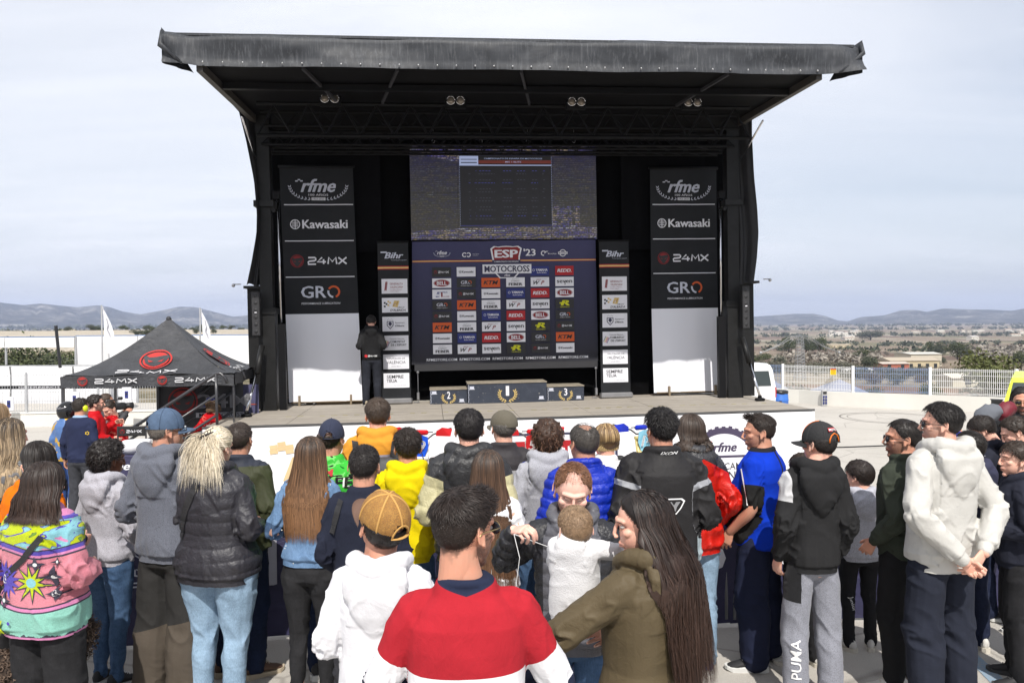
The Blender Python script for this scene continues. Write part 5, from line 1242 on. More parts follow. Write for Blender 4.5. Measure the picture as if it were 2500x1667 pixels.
for s,ue in ((-1,rl),(1,rr)):      # returned ends with sagging folds
 Vv = []; n = 9
 for i in range(n):
  for j in range(7):
   y = VF - .03 + .5 * i / (n - 1); t_ = j / 6; Vv.append((ue + s * (.02 * math.sin(i * 1.7) * (1 - t_)) - s * .35 * (i / (n - 1)) * (1 - t_),y,RB + .03 + (rt_ - RB) * t_ - .0 * i))
 MB().add(Vv,[(i * 7 + j,(i + 1) * 7 + j,(i + 1) * 7 + j + 1,i * 7 + j + 1) for i in range(n - 1) for j in range(6)]).build('fascia_end',TP,stage,True)
m = MB(); m.tube([(rl,VF + .01,rt_ - .01),(rl - .01,VF - .06,RB + .3),(ril * .6 + rl * .4,VF - .06,RB + .02)],[.03,.05,.02],6); m.tube([(rr,VF + .01,rt_ - .01),(rr,VF - .06,RB + .35),(rir * .6 + rr * .4,VF - .06,RB + .02)],[.03,.04,.02],6); m.build('corner_fold',TP,stage,True)
m = MB()
for k in range(34):
 u = ril + .1 + (rir - ril - .2) * k / 33; m.sphere((u,VF - .035,RB + .05),(.016,.012,.016),6,5)
m.build('eyelet',ALU,stage,True)
RV1 = VB + .25
m = MB(); m.box(rl + .1,rr - .1,VF + .05,RV1 + .2,rt_ - .06,rt_ - .02); m.build('roof_sheet',TP,stage)
UND = M('roof_lining',(.007,.007,.008),.8,var=.4,vs=1.5,spec=.12)
m = MB(); m.box(ril,rir,VF + .06,RV1,RB + .06,RB + .1); m.build('roof_lining',UND,stage)
m = MB(); wB = RB + .0
m.sbar((ril + .03,VF + .05,wB),(ril + .25,RV1,wB),.10,.14); m.build('side_beam',M('beam_taupe',(.05,.045,.04),.6,var=.3),stage)
m = MB(); m.sbar((rir - .03,VF + .05,wB),(rir - .25,RV1,wB),.10,.14); m.build('side_beam',M('beam_taupe',(.05,.045,.04),.6,var=.3),stage)
for v,h_ in ((.25,.10),(3.5,.12)):
 MB().sbar((ril + .15,v,wB - .02),(rir - .15,v,wB - .02),.10,h_).build('cross_beam',K_,stage)
def truss(u0,u1,v,w0,w1,r=.030,n=16,dv=0.0,mt=None):
 m = MB(); m.bar((u0,v,w0),(u1,v,w0),r); m.bar((u0,v + dv,w1),(u1,v + dv,w1),r)
 if dv: m.bar((u0,v + 2 * dv,w0),(u1,v + 2 * dv,w0),r)
 d = (u1 - u0) / n
 for i in range(n):
  a = u0 + i * d; b = a + d / 2; c = a + d
  m.bar((a,v,w0),(b,v + dv,w1),r * .6,5); m.bar((b,v + dv,w1),(c,v,w0),r * .6,5)
  if dv: m.bar((a,v + 2 * dv,w0),(b,v + dv,w1),r * .55,5); m.bar((a,v,w0),(c,v + 2 * dv,w0),r * .5,5)
 return m.build('truss',mt or K_,stage)
truss(ril + .5,rir - .5,1.15,wB - .62,wB - .05,.035,15)
truss(uL,uR,2.3,wB - .52,wB - .25,.028,22,.14); truss(uL,uR,3.0,wB - .50,wB - .2,.026,24,.13)
truss(uL + .1,uR - .1,1.75,wB - .30,wB - .04,.022,20)
m = MB();
for u,s in ((ril + 1.6,1),(rir - 1.6,-1),((ril + rir) / 2,1),((ril + rir) / 2 - 2,-1)): MB().sbar((u,VF + .1,wB + .02),(u + s * .35,1.1,wB - .03),.04,.05).build('roof_strut',M('grey_steel',(.04,.04,.045),.5,.1),stage)
for u,s,ue in ((uL,-1,ril),(uR,1,rir)):
 MB().bar((u + s * .10,2.2,wB - .8),(ue - s * .25,1.1,wB - .30),.02,8).build('roof_ram',CHR,stage,True)
 a = sp(655 if s < 0 else 1770,352,2.5); m = MB(); m.sbar((u,2.45,4.3),(u - s * .2,2.4,3.9),.05,.07); m.build('knee_brace',K2,stage)
m = MB(); nn = 60; V = []; F = []
for i in range(nn):
 for j in range(6): V.append((uL - .3 + (uR - uL + .6) * i / (nn - 1),VB + .02 + .02 * math.sin(i * 1.7) * (1 - j / 6),.0 + (RB) * j / 5))
for i in range(nn - 1):
 for j in range(5): a = i * 6 + j; F.append((a,a + 6,a + 7,a + 1))
mesh_obj('back_curtain',V,F,BCL,stage,smooth=True)
for uu in ((uL + .2,uL + 2.2),(uR - 2.1,uR - .2)):      # the two black leg drapes above the tall banners
 V = []; F = []
 for i in range(16):
  for j in range(4): V.append((uu[0] + (uu[1] - uu[0]) * i / 15,VB - .12 + .015 * math.sin(i * 2.1),RB - .75 + .75 * j / 3 - .0 if False else 3.2 + (RB - 3.3) * j / 3))
 for i in range(15):
  for j in range(3): a = i * 4 + j; F.append((a,a + 4,a + 5,a + 1))
 mesh_obj('leg_drape',V,F,M('drape_charcoal',(.007,.007,.008),.95,var=.3,spec=.05),stage,smooth=True)
def curtain(inner,outer,vi,vo,lab):
 V = []; F = []; n = len(outer);
 ys = np.linspace(0,1,24); op = np.array(outer,float); tt = np.linspace(0,1,n)
 for a in ys:
  ox,oy = np.interp(a,tt,op[:,0]),np.interp(a,tt,op[:,1]); uo,wo = sp(ox,oy,vo); ix = inner; ui,wi = sp(ix,oy,vi)
  for j in range(14):
   t_ = j / 13; f_ = .06 * math.sin(t_ * 15 + a * 3) * math.sin(math.pi * t_); V.append((uo + (ui - uo) * t_,vo + (vi - vo) * t_ + f_,wo + (wi - wo) * t_ + .03 * math.sin(t_ * 9)))
 for i in range(23):
  for j in range(13): a = i * 14 + j; F.append((a,a + 1,a + 15,a + 14))
 o = mesh_obj('side_curtain',V,F,M('curtain_vinyl',(.010,.010,.012),.6,var=.4,vs=3,bs=.5,bscale=6,bdist=.03),stage,smooth=True)
curtain(646,[(583,272),(600,340),(620,440),(627,520),(626,570),(614,640),(602,696)],2.6,2.2,'')
curtain(1778,[(1836,290),(1836,330),(1841,430),(1849,510),(1852,570),(1848,630),(1840,692)],2.6,2.2,'')
for (x0,x1,y0,y1,s) in ((604,642,700,1000,-1),(1800,1838,688,968,1)):
 a = sp(x0,y0,2.75); b = sp(x1,y0,2.75); m = MB(); m.box(a[0],b[0],2.72,2.95,0.0,a[1]); m.box(a[0],b[0],2.4,2.75,a[1] - .05,a[1]); m.build('side_housing',K2,stage)
 m = MB(); m.bar((a[0] if s < 0 else b[0],2.2,a[1] + .02),((a[0] if s < 0 else b[0]) + s * .12,2.2,a[1] + .02),.012); m.sphere(((a[0] if s < 0 else b[0]) + s * .14,2.2,a[1] - .0),.035,8,6); m.build('arm_fitting',ALU,stage,True)
def prop(p):
 P = [Vector((sp(x,y,v)[0],v,sp(x,y,v)[1])) for x,y,v in p]; m = MB(); m.tube([P[0],P[1]],.055,12); m.build('prop_barrel',K2,stage,True); m = MB(); m.tube([P[1],P[2]],.026,10); m.build('prop_rod',CHR,stage,True)
 m = MB(); q = P[2]; m.bevbox(q.x - .09,q.x + .09,q.y - .06,q.y + .06,-.0,.06,.015); m.sphere((q.x,q.y,.08),.045,8,6); m.build('prop_foot',K_,stage,True)
prop([(640,845,2.2),(627,912,1.9),(602,1003,1.35)]); prop([(1812,825,2.2),(1830,886,2.0),(1855,966,1.6)])
m = MB(); a = dp(752,992); m.bevbox(a[0] - .12,a[0] + .12,VB - .35,VB - .12,.0,.17,.015); m.box(a[0] - .11,a[0] - .07,VB - .36,VB - .34,.03,.14,1); m.box(a[0] + .07,a[0] + .11,VB - .36,VB - .34,.03,.14,1)
o = m.build('flight_case',[K_,ALU],None,mw=SM); tag(o,'small black flight case with metal corners under the left tall banner','case')
a = dp(748,990); m = MB(); m.box(a[0] + .2,a[0] + 1.2,VB - .3,VB - .2,.0,.12); o = m.build('timber_block',[M('raw_timber',(.16,.11,.06),.8,var=.3,bs=.3)],None,mw=SM); tag(o,'brown timber block lying behind the left tall banner','timber')
m = MB(); a = sp(690,930,3.4); V = []
for k in range(5): m.box(a[0] - .05,a[0] + .30,3.40,3.44,.15 + k * .19,.18 + k * .19,1)
m.box(a[0] - .08,a[0] + .34,3.42,3.47,.02,1.05,0)
for k in range(4): m.box(a[0] - .0 + k * .08,a[0] + .02 + k * .08,3.39,3.42,.2,.95,1)
o = m.build('crate',[K_,M('crate_tan',(.12,.085,.055),.7)],None,mw=SM); tag(o,'dark crate with tan slats at the left edge of the stage back','crate')
FLOOD = []
for i,(px,py) in enumerate(((806,243),(1112,248),(1406,251),(1689,252))):
 u,w_ = sp(px,py,1.05); r = empty('floodlight',mat=SL(u,1.0,w_)); tag(r,['twin round floodlight under the roof, far left of four','twin round floodlight under the roof, second from the left','twin round floodlight under the roof, third from the left','twin round floodlight under the roof, far right of four'][i],'stage light','twin lights on the roof truss')
 MB().bevbox(-.19,.19,.05,.16,-.12,.12,.01).build('housing',K_,r)
 for s in (-1,1):
  m = MB(); V,F = ringp(0,0,.062,.082,n=20); m.tube([(s * .088 + .074 * math.cos(a),-.02,.074 * math.sin(a)) for a in np.linspace(0,2 * math.pi,21)],.010,6); l = m.build('lamp_rim',CHR,r,True)
  V,F = ellipsoid((s * .088,.03,0),(.068,.045,.068),16,10); F = [f for f in F if np.mean(V[list(f)],0)[1] < .05]; mesh_obj('lamp_glass',V,F,M('lamp_glass',(.42,.36,.30),.12,.4,var=.4,vs=40),l,smooth=True)
for i,px in enumerate((1058,1174,1288,1401)):
 u,w_ = sp(px,345,3.4); m = MB(); m.bar((u,3.4,w_ + .25),(u,3.4,w_ + .03),.006,5); V,F = tube([(u + .03 * math.cos(a),3.4,w_ + .0 + .035 * math.sin(a)) for a in np.linspace(0,6.28,12)],.006,5); m.add(V,F)
 o = m.build('shackle',ALU,None,True,mw=SM); tag(o,['steel shackle over the screen, leftmost','steel shackle over the screen, left of centre','steel shackle over the screen, right of centre','steel shackle over the screen, rightmost'][i],'shackle','shackles holding the screen')
def led():
 t = NT('led_screen'); o = t.xyz(); x,z = o[0],o[2]
 row = t.m_('SINE',t.m_('MULTIPLY',z,138.0)); line = t.ramp(row,[(-.2 + .2,.25),(.9,1.0)])
 cell = t.noise(40,2,.6,vec=t.map((.55,1,.02 * 0 + 1))); blk = t.voro(22,vec=t.map((.35,1,2.2)),out=1); bn = t.sep(blk)
 top = t.ramp(z,[(0,0),(1,0)]); zn = t.m_('DIVIDE',z,2.0)
 base = t.ramp(zn,[(0,(.018,.016,.010)),(.45,(.012,.012,.010)),(.8,(.008,.008,.014)),(1,(.006,.006,.018))])
 colr = t.ramp(bn[0],[(0,(.02,.03,.25)),(.35,(.10,.08,.35)),(.6,(.45,.35,.18)),(.85,(.10,.10,.20)),(1,(.5,.5,.55))])
 img = t.m_('MAXIMUM',t.gt(t.m_('SUBTRACT',zn,t.m_('MULTIPLY',t.m_('ABSOLUTE',t.m_('SUBTRACT',x,1.75)),.10)),.76),t.lt(t.m_('ADD',zn,t.m_('MULTIPLY',t.m_('ABSOLUTE',t.m_('SUBTRACT',x,2.6)),.03)),.17))
 arch = t.m_('MULTIPLY',t.lt(zn,.36),t.m_('MULTIPLY',t.gt(x,3.0),t.lt(x,3.65))); img = t.m_('MAXIMUM',img,t.m_('MULTIPLY',arch,t.gt(t.noise(9,2,.5),.45)))
 k = t.m_('MULTIPLY',t.m_('MULTIPLY',line,t.ramp(cell,[(.42,.05),(.62,1)])),t.m_('ADD',t.m_('MULTIPLY',img,.55),.12))
 inb = t.m_('MULTIPLY',t.band(x,1.05,3.02),t.band(z,.30,1.80)); k = t.m_('MULTIPLY',k,t.m_('SUBTRACT',1,inb))
 c = t.mix(k,base,colr); t.set((.01,.01,.01),.5); t.put(c,t.b.inputs['Emission Color']); t.b.inputs['Emission Strength'].default_value = 1.5; return t.m
u0,w0 = sp(1004,587,3.46); u1,_ = sp(1458,587,3.46)
scr = empty('video_screen',mat=SL(u0,3.46,w0)); tag(scr,'large LED video wall showing a results table in dim scan lines','screen')
_sw = (u1 - u0); _k = _sw / 4.0; LED = led()
for i in range(4):
 for j in range(2):
  o = mesh_obj('screen_panel',[((i + a) * _k - (-.002 if a == 0 else .002),0,(j + b) * _k + (.002 if b == 0 else -.002)) for a,b in ((0,0),(1,0),(1,1),(0,1))] ,[(0,1,2,3)],LED,scr)
m = MB(); m.box(0,_sw,.005,.10,0,2 * _k);
for i in range(5): m.box(i * _k - .03,i * _k + .03,.0,.08,2 * _k,2 * _k + .04)
m.build('screen_cabinet',K_,scr)
def E_(name,c,s=1.0):
 t = NT(name); t.set((.01,.01,.01),.6); t.put(c,t.b.inputs['Emission Color']); t.b.inputs['Emission Strength'].default_value = s; return t.m
e_w,e_b,e_r,e_d = E_('led_white',(.26,.30,.45)),E_('led_blue',(.06,.07,.35)),E_('led_red',(.09,.018,.014)),E_('led_dark',(.008,.008,.010))
m = MB(); q = _k
def fl(x0,x1,z0,z1,mi,y=-.004): m.quad((x0 * q,y,z0 * q),(x1 * q,y,z0 * q),(x1 * q,y,z1 * q),(x0 * q,y,z1 * q),mi)
fl(1.05,3.02,.28,1.78,3); fl(1.45,3.02,1.62,1.69,2,-.006); fl(1.05,1.45,1.58,1.78,0,-.006); fl(1.05,3.02,1.575,1.595,0,-.006); fl(1.08,1.42,1.63,1.65,3,-.008); fl(1.08,1.42,1.70,1.715,3,-.008); fl(1.05,3.02,.30,.305,1,-.006)
for i in range(40): fl(1.045,1.052,.3 + i * .037,.315 + i * .037,0,-.006); fl(3.018,3.026,.3 + i * .037,.315 + i * .037,0,-.006)
V,F = fit('CAMPEONATO DE ESPAÑA DE MOTOCROSS',1.25 * q,.032 * q,bold=.01); m.add(np.c_[V[:,0] + 2.2 * q,np.full(len(V),-.007),V[:,1] + 1.73 * q],F,0)
V,F = fit('MX 1 ELITE',.34 * q,.03 * q,bold=.01); m.add(np.c_[V[:,0] + 2.2 * q,np.full(len(V),-.008),V[:,1] + 1.655 * q],F,0)
for r_ in range(17):
 z = 1.46 - r_ * .064
 if r_ in (2,5,8,11): continue
 for (x,w_) in ((1.24,.03),(1.37,.03),(1.45,.28 + .06 * ((r_ * 7) % 3)),(1.96,.20),(2.26,.20),(2.58,.14),(2.82,.05)):
  if (r_ * 5 + int(x * 10)) % 6:
   for k in range(int(w_ / .022) + 1):
    if (k + r_) % 3: fl(x + k * .022,x + k * .022 + .013,z,z + .010,1 if r_ in (0,15,4) else 4,-.007)
m.build('results_table',[e_w,e_b,e_r,e_d,E_('led_grey',(.07,.07,.10))],scr)
class Flat:
 """printed shapes on a hanging cloth: local x right, z up, y = depth from disp(x, z)"""
 def __init__(s,disp=lambda x,z: 0 * x): s.mb = []; s.mats = []; s.disp = disp; s.lay = 0
 def add(s,vf,x,y,mat,lay=1,rot=0):
  v,f = shift(vf,x,y,rot); e = float(np.ptp(v,0).max()) if len(v) < 60 else 0
  if e > .16: v,f = subdiv2d(v,f,3 if e > 1 else 2)
  s.mb.append((v,f,mat,lay)); return s
 def build(s,name,parent,mw=None):
  m = MB()
  for v,f,mt,lay in s.mb:
   if mt not in s.mats: s.mats.append(mt)
   m.add(np.c_[v[:,0],s.disp(v[:,0],v[:,1]) - .006 - .0024 * lay - v[:,2],v[:,1]],f,s.mats.index(mt))
  return m.build(name,s.mats,parent,mw=mw)
def clothmesh(name,x0,x1,z0,z1,disp,mat,parent=None,nx=30,nz=40,mw=None,side=None):
 X = np.linspace(x0,x1,nx); Z = np.linspace(z0,z1,nz); A,B = np.meshgrid(X,Z); a,b = A.ravel(),B.ravel()
 if side is not None: a = a + side(a,b)
 V = np.c_[a,disp(a,b),b]; F = np.array([(j * nx + i,j * nx + i + 1,(j + 1) * nx + i + 1,(j + 1) * nx + i) for j in range(nz - 1) for i in range(nx - 1)])
 return mesh_obj(name,V,F,mat,parent,smooth=True,mw=mw)
P_W,P_K,P_R,P_O,P_B,P_Y,P_N,P_G,P_LG = [M(n,c,.6,var=.06) for n,c in (('print_white',(.72,.72,.76)),('print_black',(.018,.018,.020)),('print_red',sc(190,24,34)),('print_orange',sc(225,95,30)),('print_blue',sc(38,52,130)),('print_yellow',sc(225,225,20)),('print_navy',(.030,.030,.070)),('print_grey',(.35,.35,.38)),('print_silver',(.52,.54,.62)))]
P_DR,P_GD = M('print_dark_red',sc(150,24,30),.6),M('print_gold',sc(235,205,130),.6)
def L_24(F_,x,y,w_,lay=1,tx=None,disc_=True):
 h = w_ * .145
 if disc_:
  cx = x - w_ * .40; r = w_ * .115; F_.add(ringp(0,0,r * .90,r,n=28),cx,y,P_DR,lay); F_.add(disc(0,0,r * .82,28),cx,y,P_DR,lay)
  F_.add(poly([(-.78,.28),(-.62,.52),(-.28,.20),(0,.30),(.28,.20),(.62,.52),(.78,.28),(.62,-.22),(.25,-.70),(0,-.85),(-.25,-.70),(-.62,-.22)]) and (np.array([(-.78,.28),(-.62,.52),(-.28,.20),(0,.30),(.28,.20),(.62,.52),(.78,.28),(.62,-.22),(.25,-.70),(0,-.85),(-.25,-.70),(-.62,-.22)]) * r,[tuple(range(12))]),cx,y,P_K,lay + 1)
  for s in (-1,1): F_.add((np.array([(s * .52,.05),(s * .12,-.10),(s * .42,-.16)]) * r,[(0,1,2)]),cx,y,P_DR,lay + 2)
  F_.add(logo24(w_ * .70,h),x + w_ * .13,y,tx or P_W,lay)
 else: F_.add(logo24(w_,w_ * .2),x,y,tx or P_W,lay)
def L_kaw(F_,x,y,w_,c=None,lay=1):
 c = c or P_W; r = w_ * .085; cx = x - w_ * .41
 F_.add(ringp(0,0,r * .82,r,n=24),cx,y,c,lay); F_.add(rect(-r * .08,r * .08,-r * .9,r * .9),cx,y,c,lay)
 for k in (-.38,0,.38): F_.add(rect(-r * .62,r * .62,(k - .07) * r,(k + .07) * r),cx,y,c,lay)
 F_.add(fit('Kawasaki',w_ * .78,w_ * .15,bold=.05),x + w_ * .10,y,c,lay)
def L_gro(F_,x,y,w_,lay=1,sub=True):
 h = w_ * .30; F_.add(fit('GR',w_ * .62,h,bold=.03),x - w_ * .17,y,P_LG,lay); F_.add(ringp(0,0,h * .36,h * .52,-1.2,2.6,24),x + w_ * .32,y,P_O,lay); F_.add(ringp(0,0,h * .36,h * .52,2.9,4.6,10),x + w_ * .32,y,P_LG,lay)
 if sub: F_.add(fit('PERFORMANCE LUBRICATION',w_ * .95,w_ * .05,bold=.01,shear=.2),x,y - h * .95,P_W,lay)
def L_rfme(F_,x,y,w_,lay=1,laurel=True,c=None):
 c = c or P_LG; F_.add(fit('rfme',w_ * .62,w_ * .235,bold=.06,shear=.35),x,y + w_ * .05,c,lay)
 for k in range(3): F_.add(rect(0,w_ * .045,0,w_ * .022),x - w_ * (.40 - k * .045),y + w_ * (.12 + .022 * (k % 2)),c,lay)
 if laurel:
  F_.add(fit('100 AÑOS',w_ * .34,w_ * .045,bold=.01),x,y - w_ * .11,P_W,lay); F_.add(rect(-w_ * .12,w_ * .12,-w_ * .025,w_ * .025),x,y - w_ * .185,P_W,lay); F_.add(fit('1923-2023',w_ * .20,w_ * .032,bold=.02),x,y - w_ * .185,P_K,lay + 1)
  for s in (-1,1):
   for k in range(9):
    a = math.radians(-84 + k * 10.5); cx = s * w_ * (.14 + .36 * math.sin(math.radians(k * 10.5)) ** 1); cy = -w_ * .2 + w_ * .24 * (1 - math.cos(math.radians(k * 10.5))) * 1.0
    for d in (-1,1): F_.add((np.array([(0,0),(.5,.18),(1,0),(.5,-.18)]) * w_ * .055,[(0,1,2,3)]),x + cx,y + cy,P_LG,lay,(math.degrees(math.atan2(.5,1)) + d * 30 + k * 7) if s > 0 else 180 - (math.degrees(math.atan2(.5,1)) + d * 30 + k * 7))
def L_text(F_,s,x,y,w_,h,c,lay=1,**k): F_.add(fit(s,w_,h,**k),x,y,c,lay)
def blackprint():
 t = NT('banner_black'); t.set(t.mix(t.ramp(t.noise(3,4,.6),[(.3,0),(.7,.5)]),(.011,.012,.014),(.020,.021,.024)),.62,spec=.25); t.bump(t.noise(2.0,4,.5,dist=.6),.2,.03); return t.m
BPM = blackprint()
def whitecloth():
 t = NT('banner_white'); t.set((.76,.77,.82),.75); t.b.inputs['Transmission Weight'].default_value = 0; t.bump(t.noise(2.0,4,.5,dist=.8),.25,.03); return t.m
WCM = whitecloth()
for side,(xa,xb,yt,yb,lab) in enumerate(((682,874,408,978,'tall black sponsor banner with a blank white foot on the left of the stage'),(1587,1756,412,956,'tall black sponsor banner with a blank white foot on the right of the stage'))):
 v = VB - .28; ua,wt = sp(xa,yt,v); ub,wb = sp((xb),yb,v); wd = ub - ua; ht_ = wt - max(wb,.07); wb = max(wb,.07)
 r = empty('tall_banner',mat=SL(ua,v,wb)); tag(r,lab,'banner','tall sponsor banners on the stage')
 bulge = lambda x,z,wd=wd,ht_=ht_: .05 * np.sin(np.pi * np.clip(z / ht_,0,1)) + .012 * np.sin(x * 9 + z * 1.3) - .10 * (1 - np.clip(z / ht_,0,1)) ** 2
 sway = lambda x,z,wd=wd,ht_=ht_,side=side: (.10 * (1 - np.clip(z / ht_,0,1)) ** 1.3) * (1 if side == 0 else -.1) * 1.0
 zs = ht_ * .375
 clothmesh('printed_cloth',0,wd,zs,ht_,bulge,BPM,r,14,30,side=sway); clothmesh('white_cloth',0,wd,0,zs,bulge,WCM,r,14,20,side=sway)
 F_ = Flat(bulge); q = (ht_ - zs) / 4; cx = wd / 2 + (.03 if side == 0 else 0)
 L_rfme(F_,cx,zs + 3.42 * q,wd * .78); L_kaw(F_,cx,zs + 2.45 * q,wd * .80); L_24(F_,cx,zs + 1.45 * q,wd * .78); L_gro(F_,cx,zs + .60 * q,wd * .56)
 for k in (1,2,3): F_.add(rect(-wd * .47,wd * .47,-.009,.009),cx,zs + k * q * .985 + .02,P_W)
 F_.build('print',r)
 MB().tube([(0 - .03,-.0,ht_ + .01),(wd + .03,0,ht_ + .01)],.03,8).build('top_pole',K_,r,True); m = MB(); m.tube([(.05 + (.1 if side == 0 else 0),-.10,.0),(wd + (.1 if side == 0 else 0),-.10,.0)],.015,6)
 for x in (.3,wd - .15): m.box(x,x + .04,-.17,-.10,-.07,.14)
 m.build('bottom_pole',M('raw_timber',(.22,.17,.11),.7),r)
TINY = dict(bold=.01)
def L_tile(F_,k,x,y,w_,h):
 F_.add(rect(-w_ / 2,w_ / 2,-h / 2,h / 2),x,y,P_W,1); T = lambda s,dx,dy,ww,hh,c=P_K,**kk: F_.add(fit(s,ww * w_,hh * h,**kk),x + dx * w_,y + dy * h,c,2)
 if k == 0: T('GENERALITAT',.1,.16,.56,.14,P_DR,bold=.01); T('VALENCIANA',.08,-.06,.50,.14,P_DR,bold=.01); T("Conselleria d'Educació,",.06,-.24,.48,.07,P_DR); T('Cultura i Esport',.0,-.36,.34,.07,P_DR); [F_.add(rect(-.012 * w_,.012 * w_,-.3 * h,.3 * h),x - (.36 - .03 * q) * w_,y + .02 * h * (q % 2),P_DR,2,-8) for q in range(3)]
 elif k == 1:
  for i in range(4):
   for j in range(3):
    if (i + j) % 2 == 0: F_.add(rect(0,.07 * w_,0,.12 * h),x - (.42 - .07 * i) * w_,y + (-.15 + .12 * j + .04 * i) * h,P_K if i < 2 else P_GD,2,12)
  F_.add(poly([(-.1 * w_,-.1 * h),(-.02 * w_,.3 * h),(.18 * w_,.3 * h),(.1 * w_,-.15 * h)]),x,y,P_GD,2); F_.add(stroke([(-.05 * w_,-.05 * h),(0,.1 * h),(.08 * w_,.05 * h),(.1 * w_,.25 * h)],.03 * h),x,y,P_DR,3)
  T('CIRCUIT',.24,-.16,.28,.10,bold=.02,shear=.3); T("D'ALBAIDA",.12,-.34,.6,.16,bold=.03,shear=.2)
 elif k == 2: F_.add(poly([(-.13 * w_,.2 * h),(.13 * w_,.2 * h),(.13 * w_,-.1 * h),(0,-.36 * h),(-.13 * w_,-.1 * h)]),x - .2 * w_,y,P_N,2); F_.add(poly([(-.10 * w_,.15 * h),(.10 * w_,.15 * h),(.10 * w_,-.08 * h),(0,-.29 * h),(-.10 * w_,-.08 * h)]),x - .2 * w_,y,P_W,3); F_.add(disc(0,.02 * h,.07 * w_,14),x - .2 * w_,y,P_N,4); F_.add(rect(-.012 * w_,.012 * w_,-.2 * h,0),x - .2 * w_,y,P_N,4); T('Ajuntament',.18,.07,.38,.14); T("d'Albaida",.17,-.12,.36,.13,bold=.02); [F_.add(disc((-.3 + q * .05) * w_,(.34 if q % 2 else .30) * h,.012 * w_,8),x,y,P_N,2) for q in range(5)]
 elif k == 3:
  for q,c in enumerate((P_B,P_Y,P_O,P_R,P_B)): F_.add(rect(-.01 * w_,.01 * w_,-.22 * h,.2 * h),x + (-.42 + .035 * q) * w_,y - .03 * q * h,c,2,-25)
  T('Comunitat Valenciana',.05,.28,.56,.09); T('COMUNITAT',.08,.08,.58,.15,bold=.03); T("DE L'ESPORT",.12,-.14,.60,.15,bold=.03)
 elif k == 4: T('DIPUTACIÓ DE',0,.24,.72,.14); T('VALÈNCIA',0,-.02,.74,.24); T('Joventut i Esports',0,-.32,.36,.07); F_.add(ringp(0,0,0,0),x,y,P_W) if False else None; [F_.add(rect(-w_ * .46,w_ * .46,-.002,.002),x,y + s * h * .4,P_G,2) for s in (-1,1)]
 elif k == 5: T('SEMPRE',-.05,.26,.66,.22,bold=.03); T('TEUA',-.18,-.02,.42,.22,bold=.03); T('La teua llengua',.15,-.34,.46,.09,P_G); F_.add(stroke([(.15 * w_,-.12 * h),(.34 * w_,.12 * h)],.004),x,y,P_G,2)
for side,(xa,xb,yt,yb,lab) in enumerate(((921,1004,591,978,'narrow black roll banner with stacked white logos left of the backdrop'),(1462,1540,588,966,'narrow black roll banner with stacked white logos right of the backdrop'))):
 v = VB - .55; ua,wt = sp(xa,yt,v); ub,wb = sp(xb,yb,v); wd = ub - ua; wb = max(wb,.06); H_ = wt - wb
 r = empty('roll_banner',mat=SL(ua,v,wb)); tag(r,lab,'banner','narrow roll banners beside the backdrop')
 dd = lambda x,z: .012 * np.sin(x * 11 + z * .8) + .01 * np.sin(z * 2); clothmesh('printed_cloth',0,wd,0,H_,dd,BPM,r,12,30)
 F_ = Flat(dd); L_text(F_,'Bihr',wd / 2 + .02,H_ * .915,wd * .62,H_ * .038,P_LG,1,bold=.06,shear=.3); F_.add(stroke([(-wd * .40,H_ * .935),(-wd * .20,H_ * .935)],.03),wd / 2,0,P_LG); L_text(F_,'Powering your passion',wd / 2 + .12,H_ * .885,wd * .5,H_ * .008,P_LG)
 for k,c in enumerate((P_R,P_GD,P_R)): F_.add(rect(0,wd,-.016,.016) if c is P_GD else rect(0,wd,-.010,.010),0,H_ * .838 + (1 - k) * .026,c)
 for k in range(6): L_tile(F_,k,wd / 2 + (0.02 if side == 0 else -.0),H_ * (.722 - k * .1185),wd * .84,H_ * .092)
 F_.build('print',r); MB().bevbox(-.03,wd + .03,-.10,.06,-.05,.06,.02).build('base_cassette',ALU,r); MB().tube([(-.01,0,H_),(wd + .01,0,H_)],.02,8).build('top_rail',K_,r,True)
v = VB - .42; ua,wt = sp(1006,589,v); ub,wb = sp(1458,880,v); wd = ub - ua; H_ = wt - wb
bd = empty('sponsor_backdrop',mat=SL(ua,v,wb)); tag(bd,'wide dark blue backdrop covered with small sponsor logo tiles','banner')
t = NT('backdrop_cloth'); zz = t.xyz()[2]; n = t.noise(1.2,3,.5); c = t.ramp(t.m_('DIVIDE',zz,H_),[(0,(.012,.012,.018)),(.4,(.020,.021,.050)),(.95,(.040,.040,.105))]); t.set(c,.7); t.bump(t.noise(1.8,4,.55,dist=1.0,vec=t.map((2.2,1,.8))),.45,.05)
dd = lambda x,z: .015 * np.sin(x * 4.2 + z) + .02 * np.sin(z * 3 + x) * sstep(H_ * .8,H_,z) + .02 * np.exp(-((z - .12) / .08) ** 2) * np.sin(x * 2)
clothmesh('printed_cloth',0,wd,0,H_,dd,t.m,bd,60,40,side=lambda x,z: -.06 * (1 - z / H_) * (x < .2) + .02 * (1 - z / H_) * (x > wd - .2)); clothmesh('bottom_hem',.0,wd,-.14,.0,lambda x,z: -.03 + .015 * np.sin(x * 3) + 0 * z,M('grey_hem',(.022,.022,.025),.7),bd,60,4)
def TX(px,py): a,b = sp(px,py,v - .02); return a - ua,b - wb
TW,TH = .285,.145; TW = TX(1145,700)[0] - TX(1099,700)[0]; TH = TW * .50
LOGO = {}
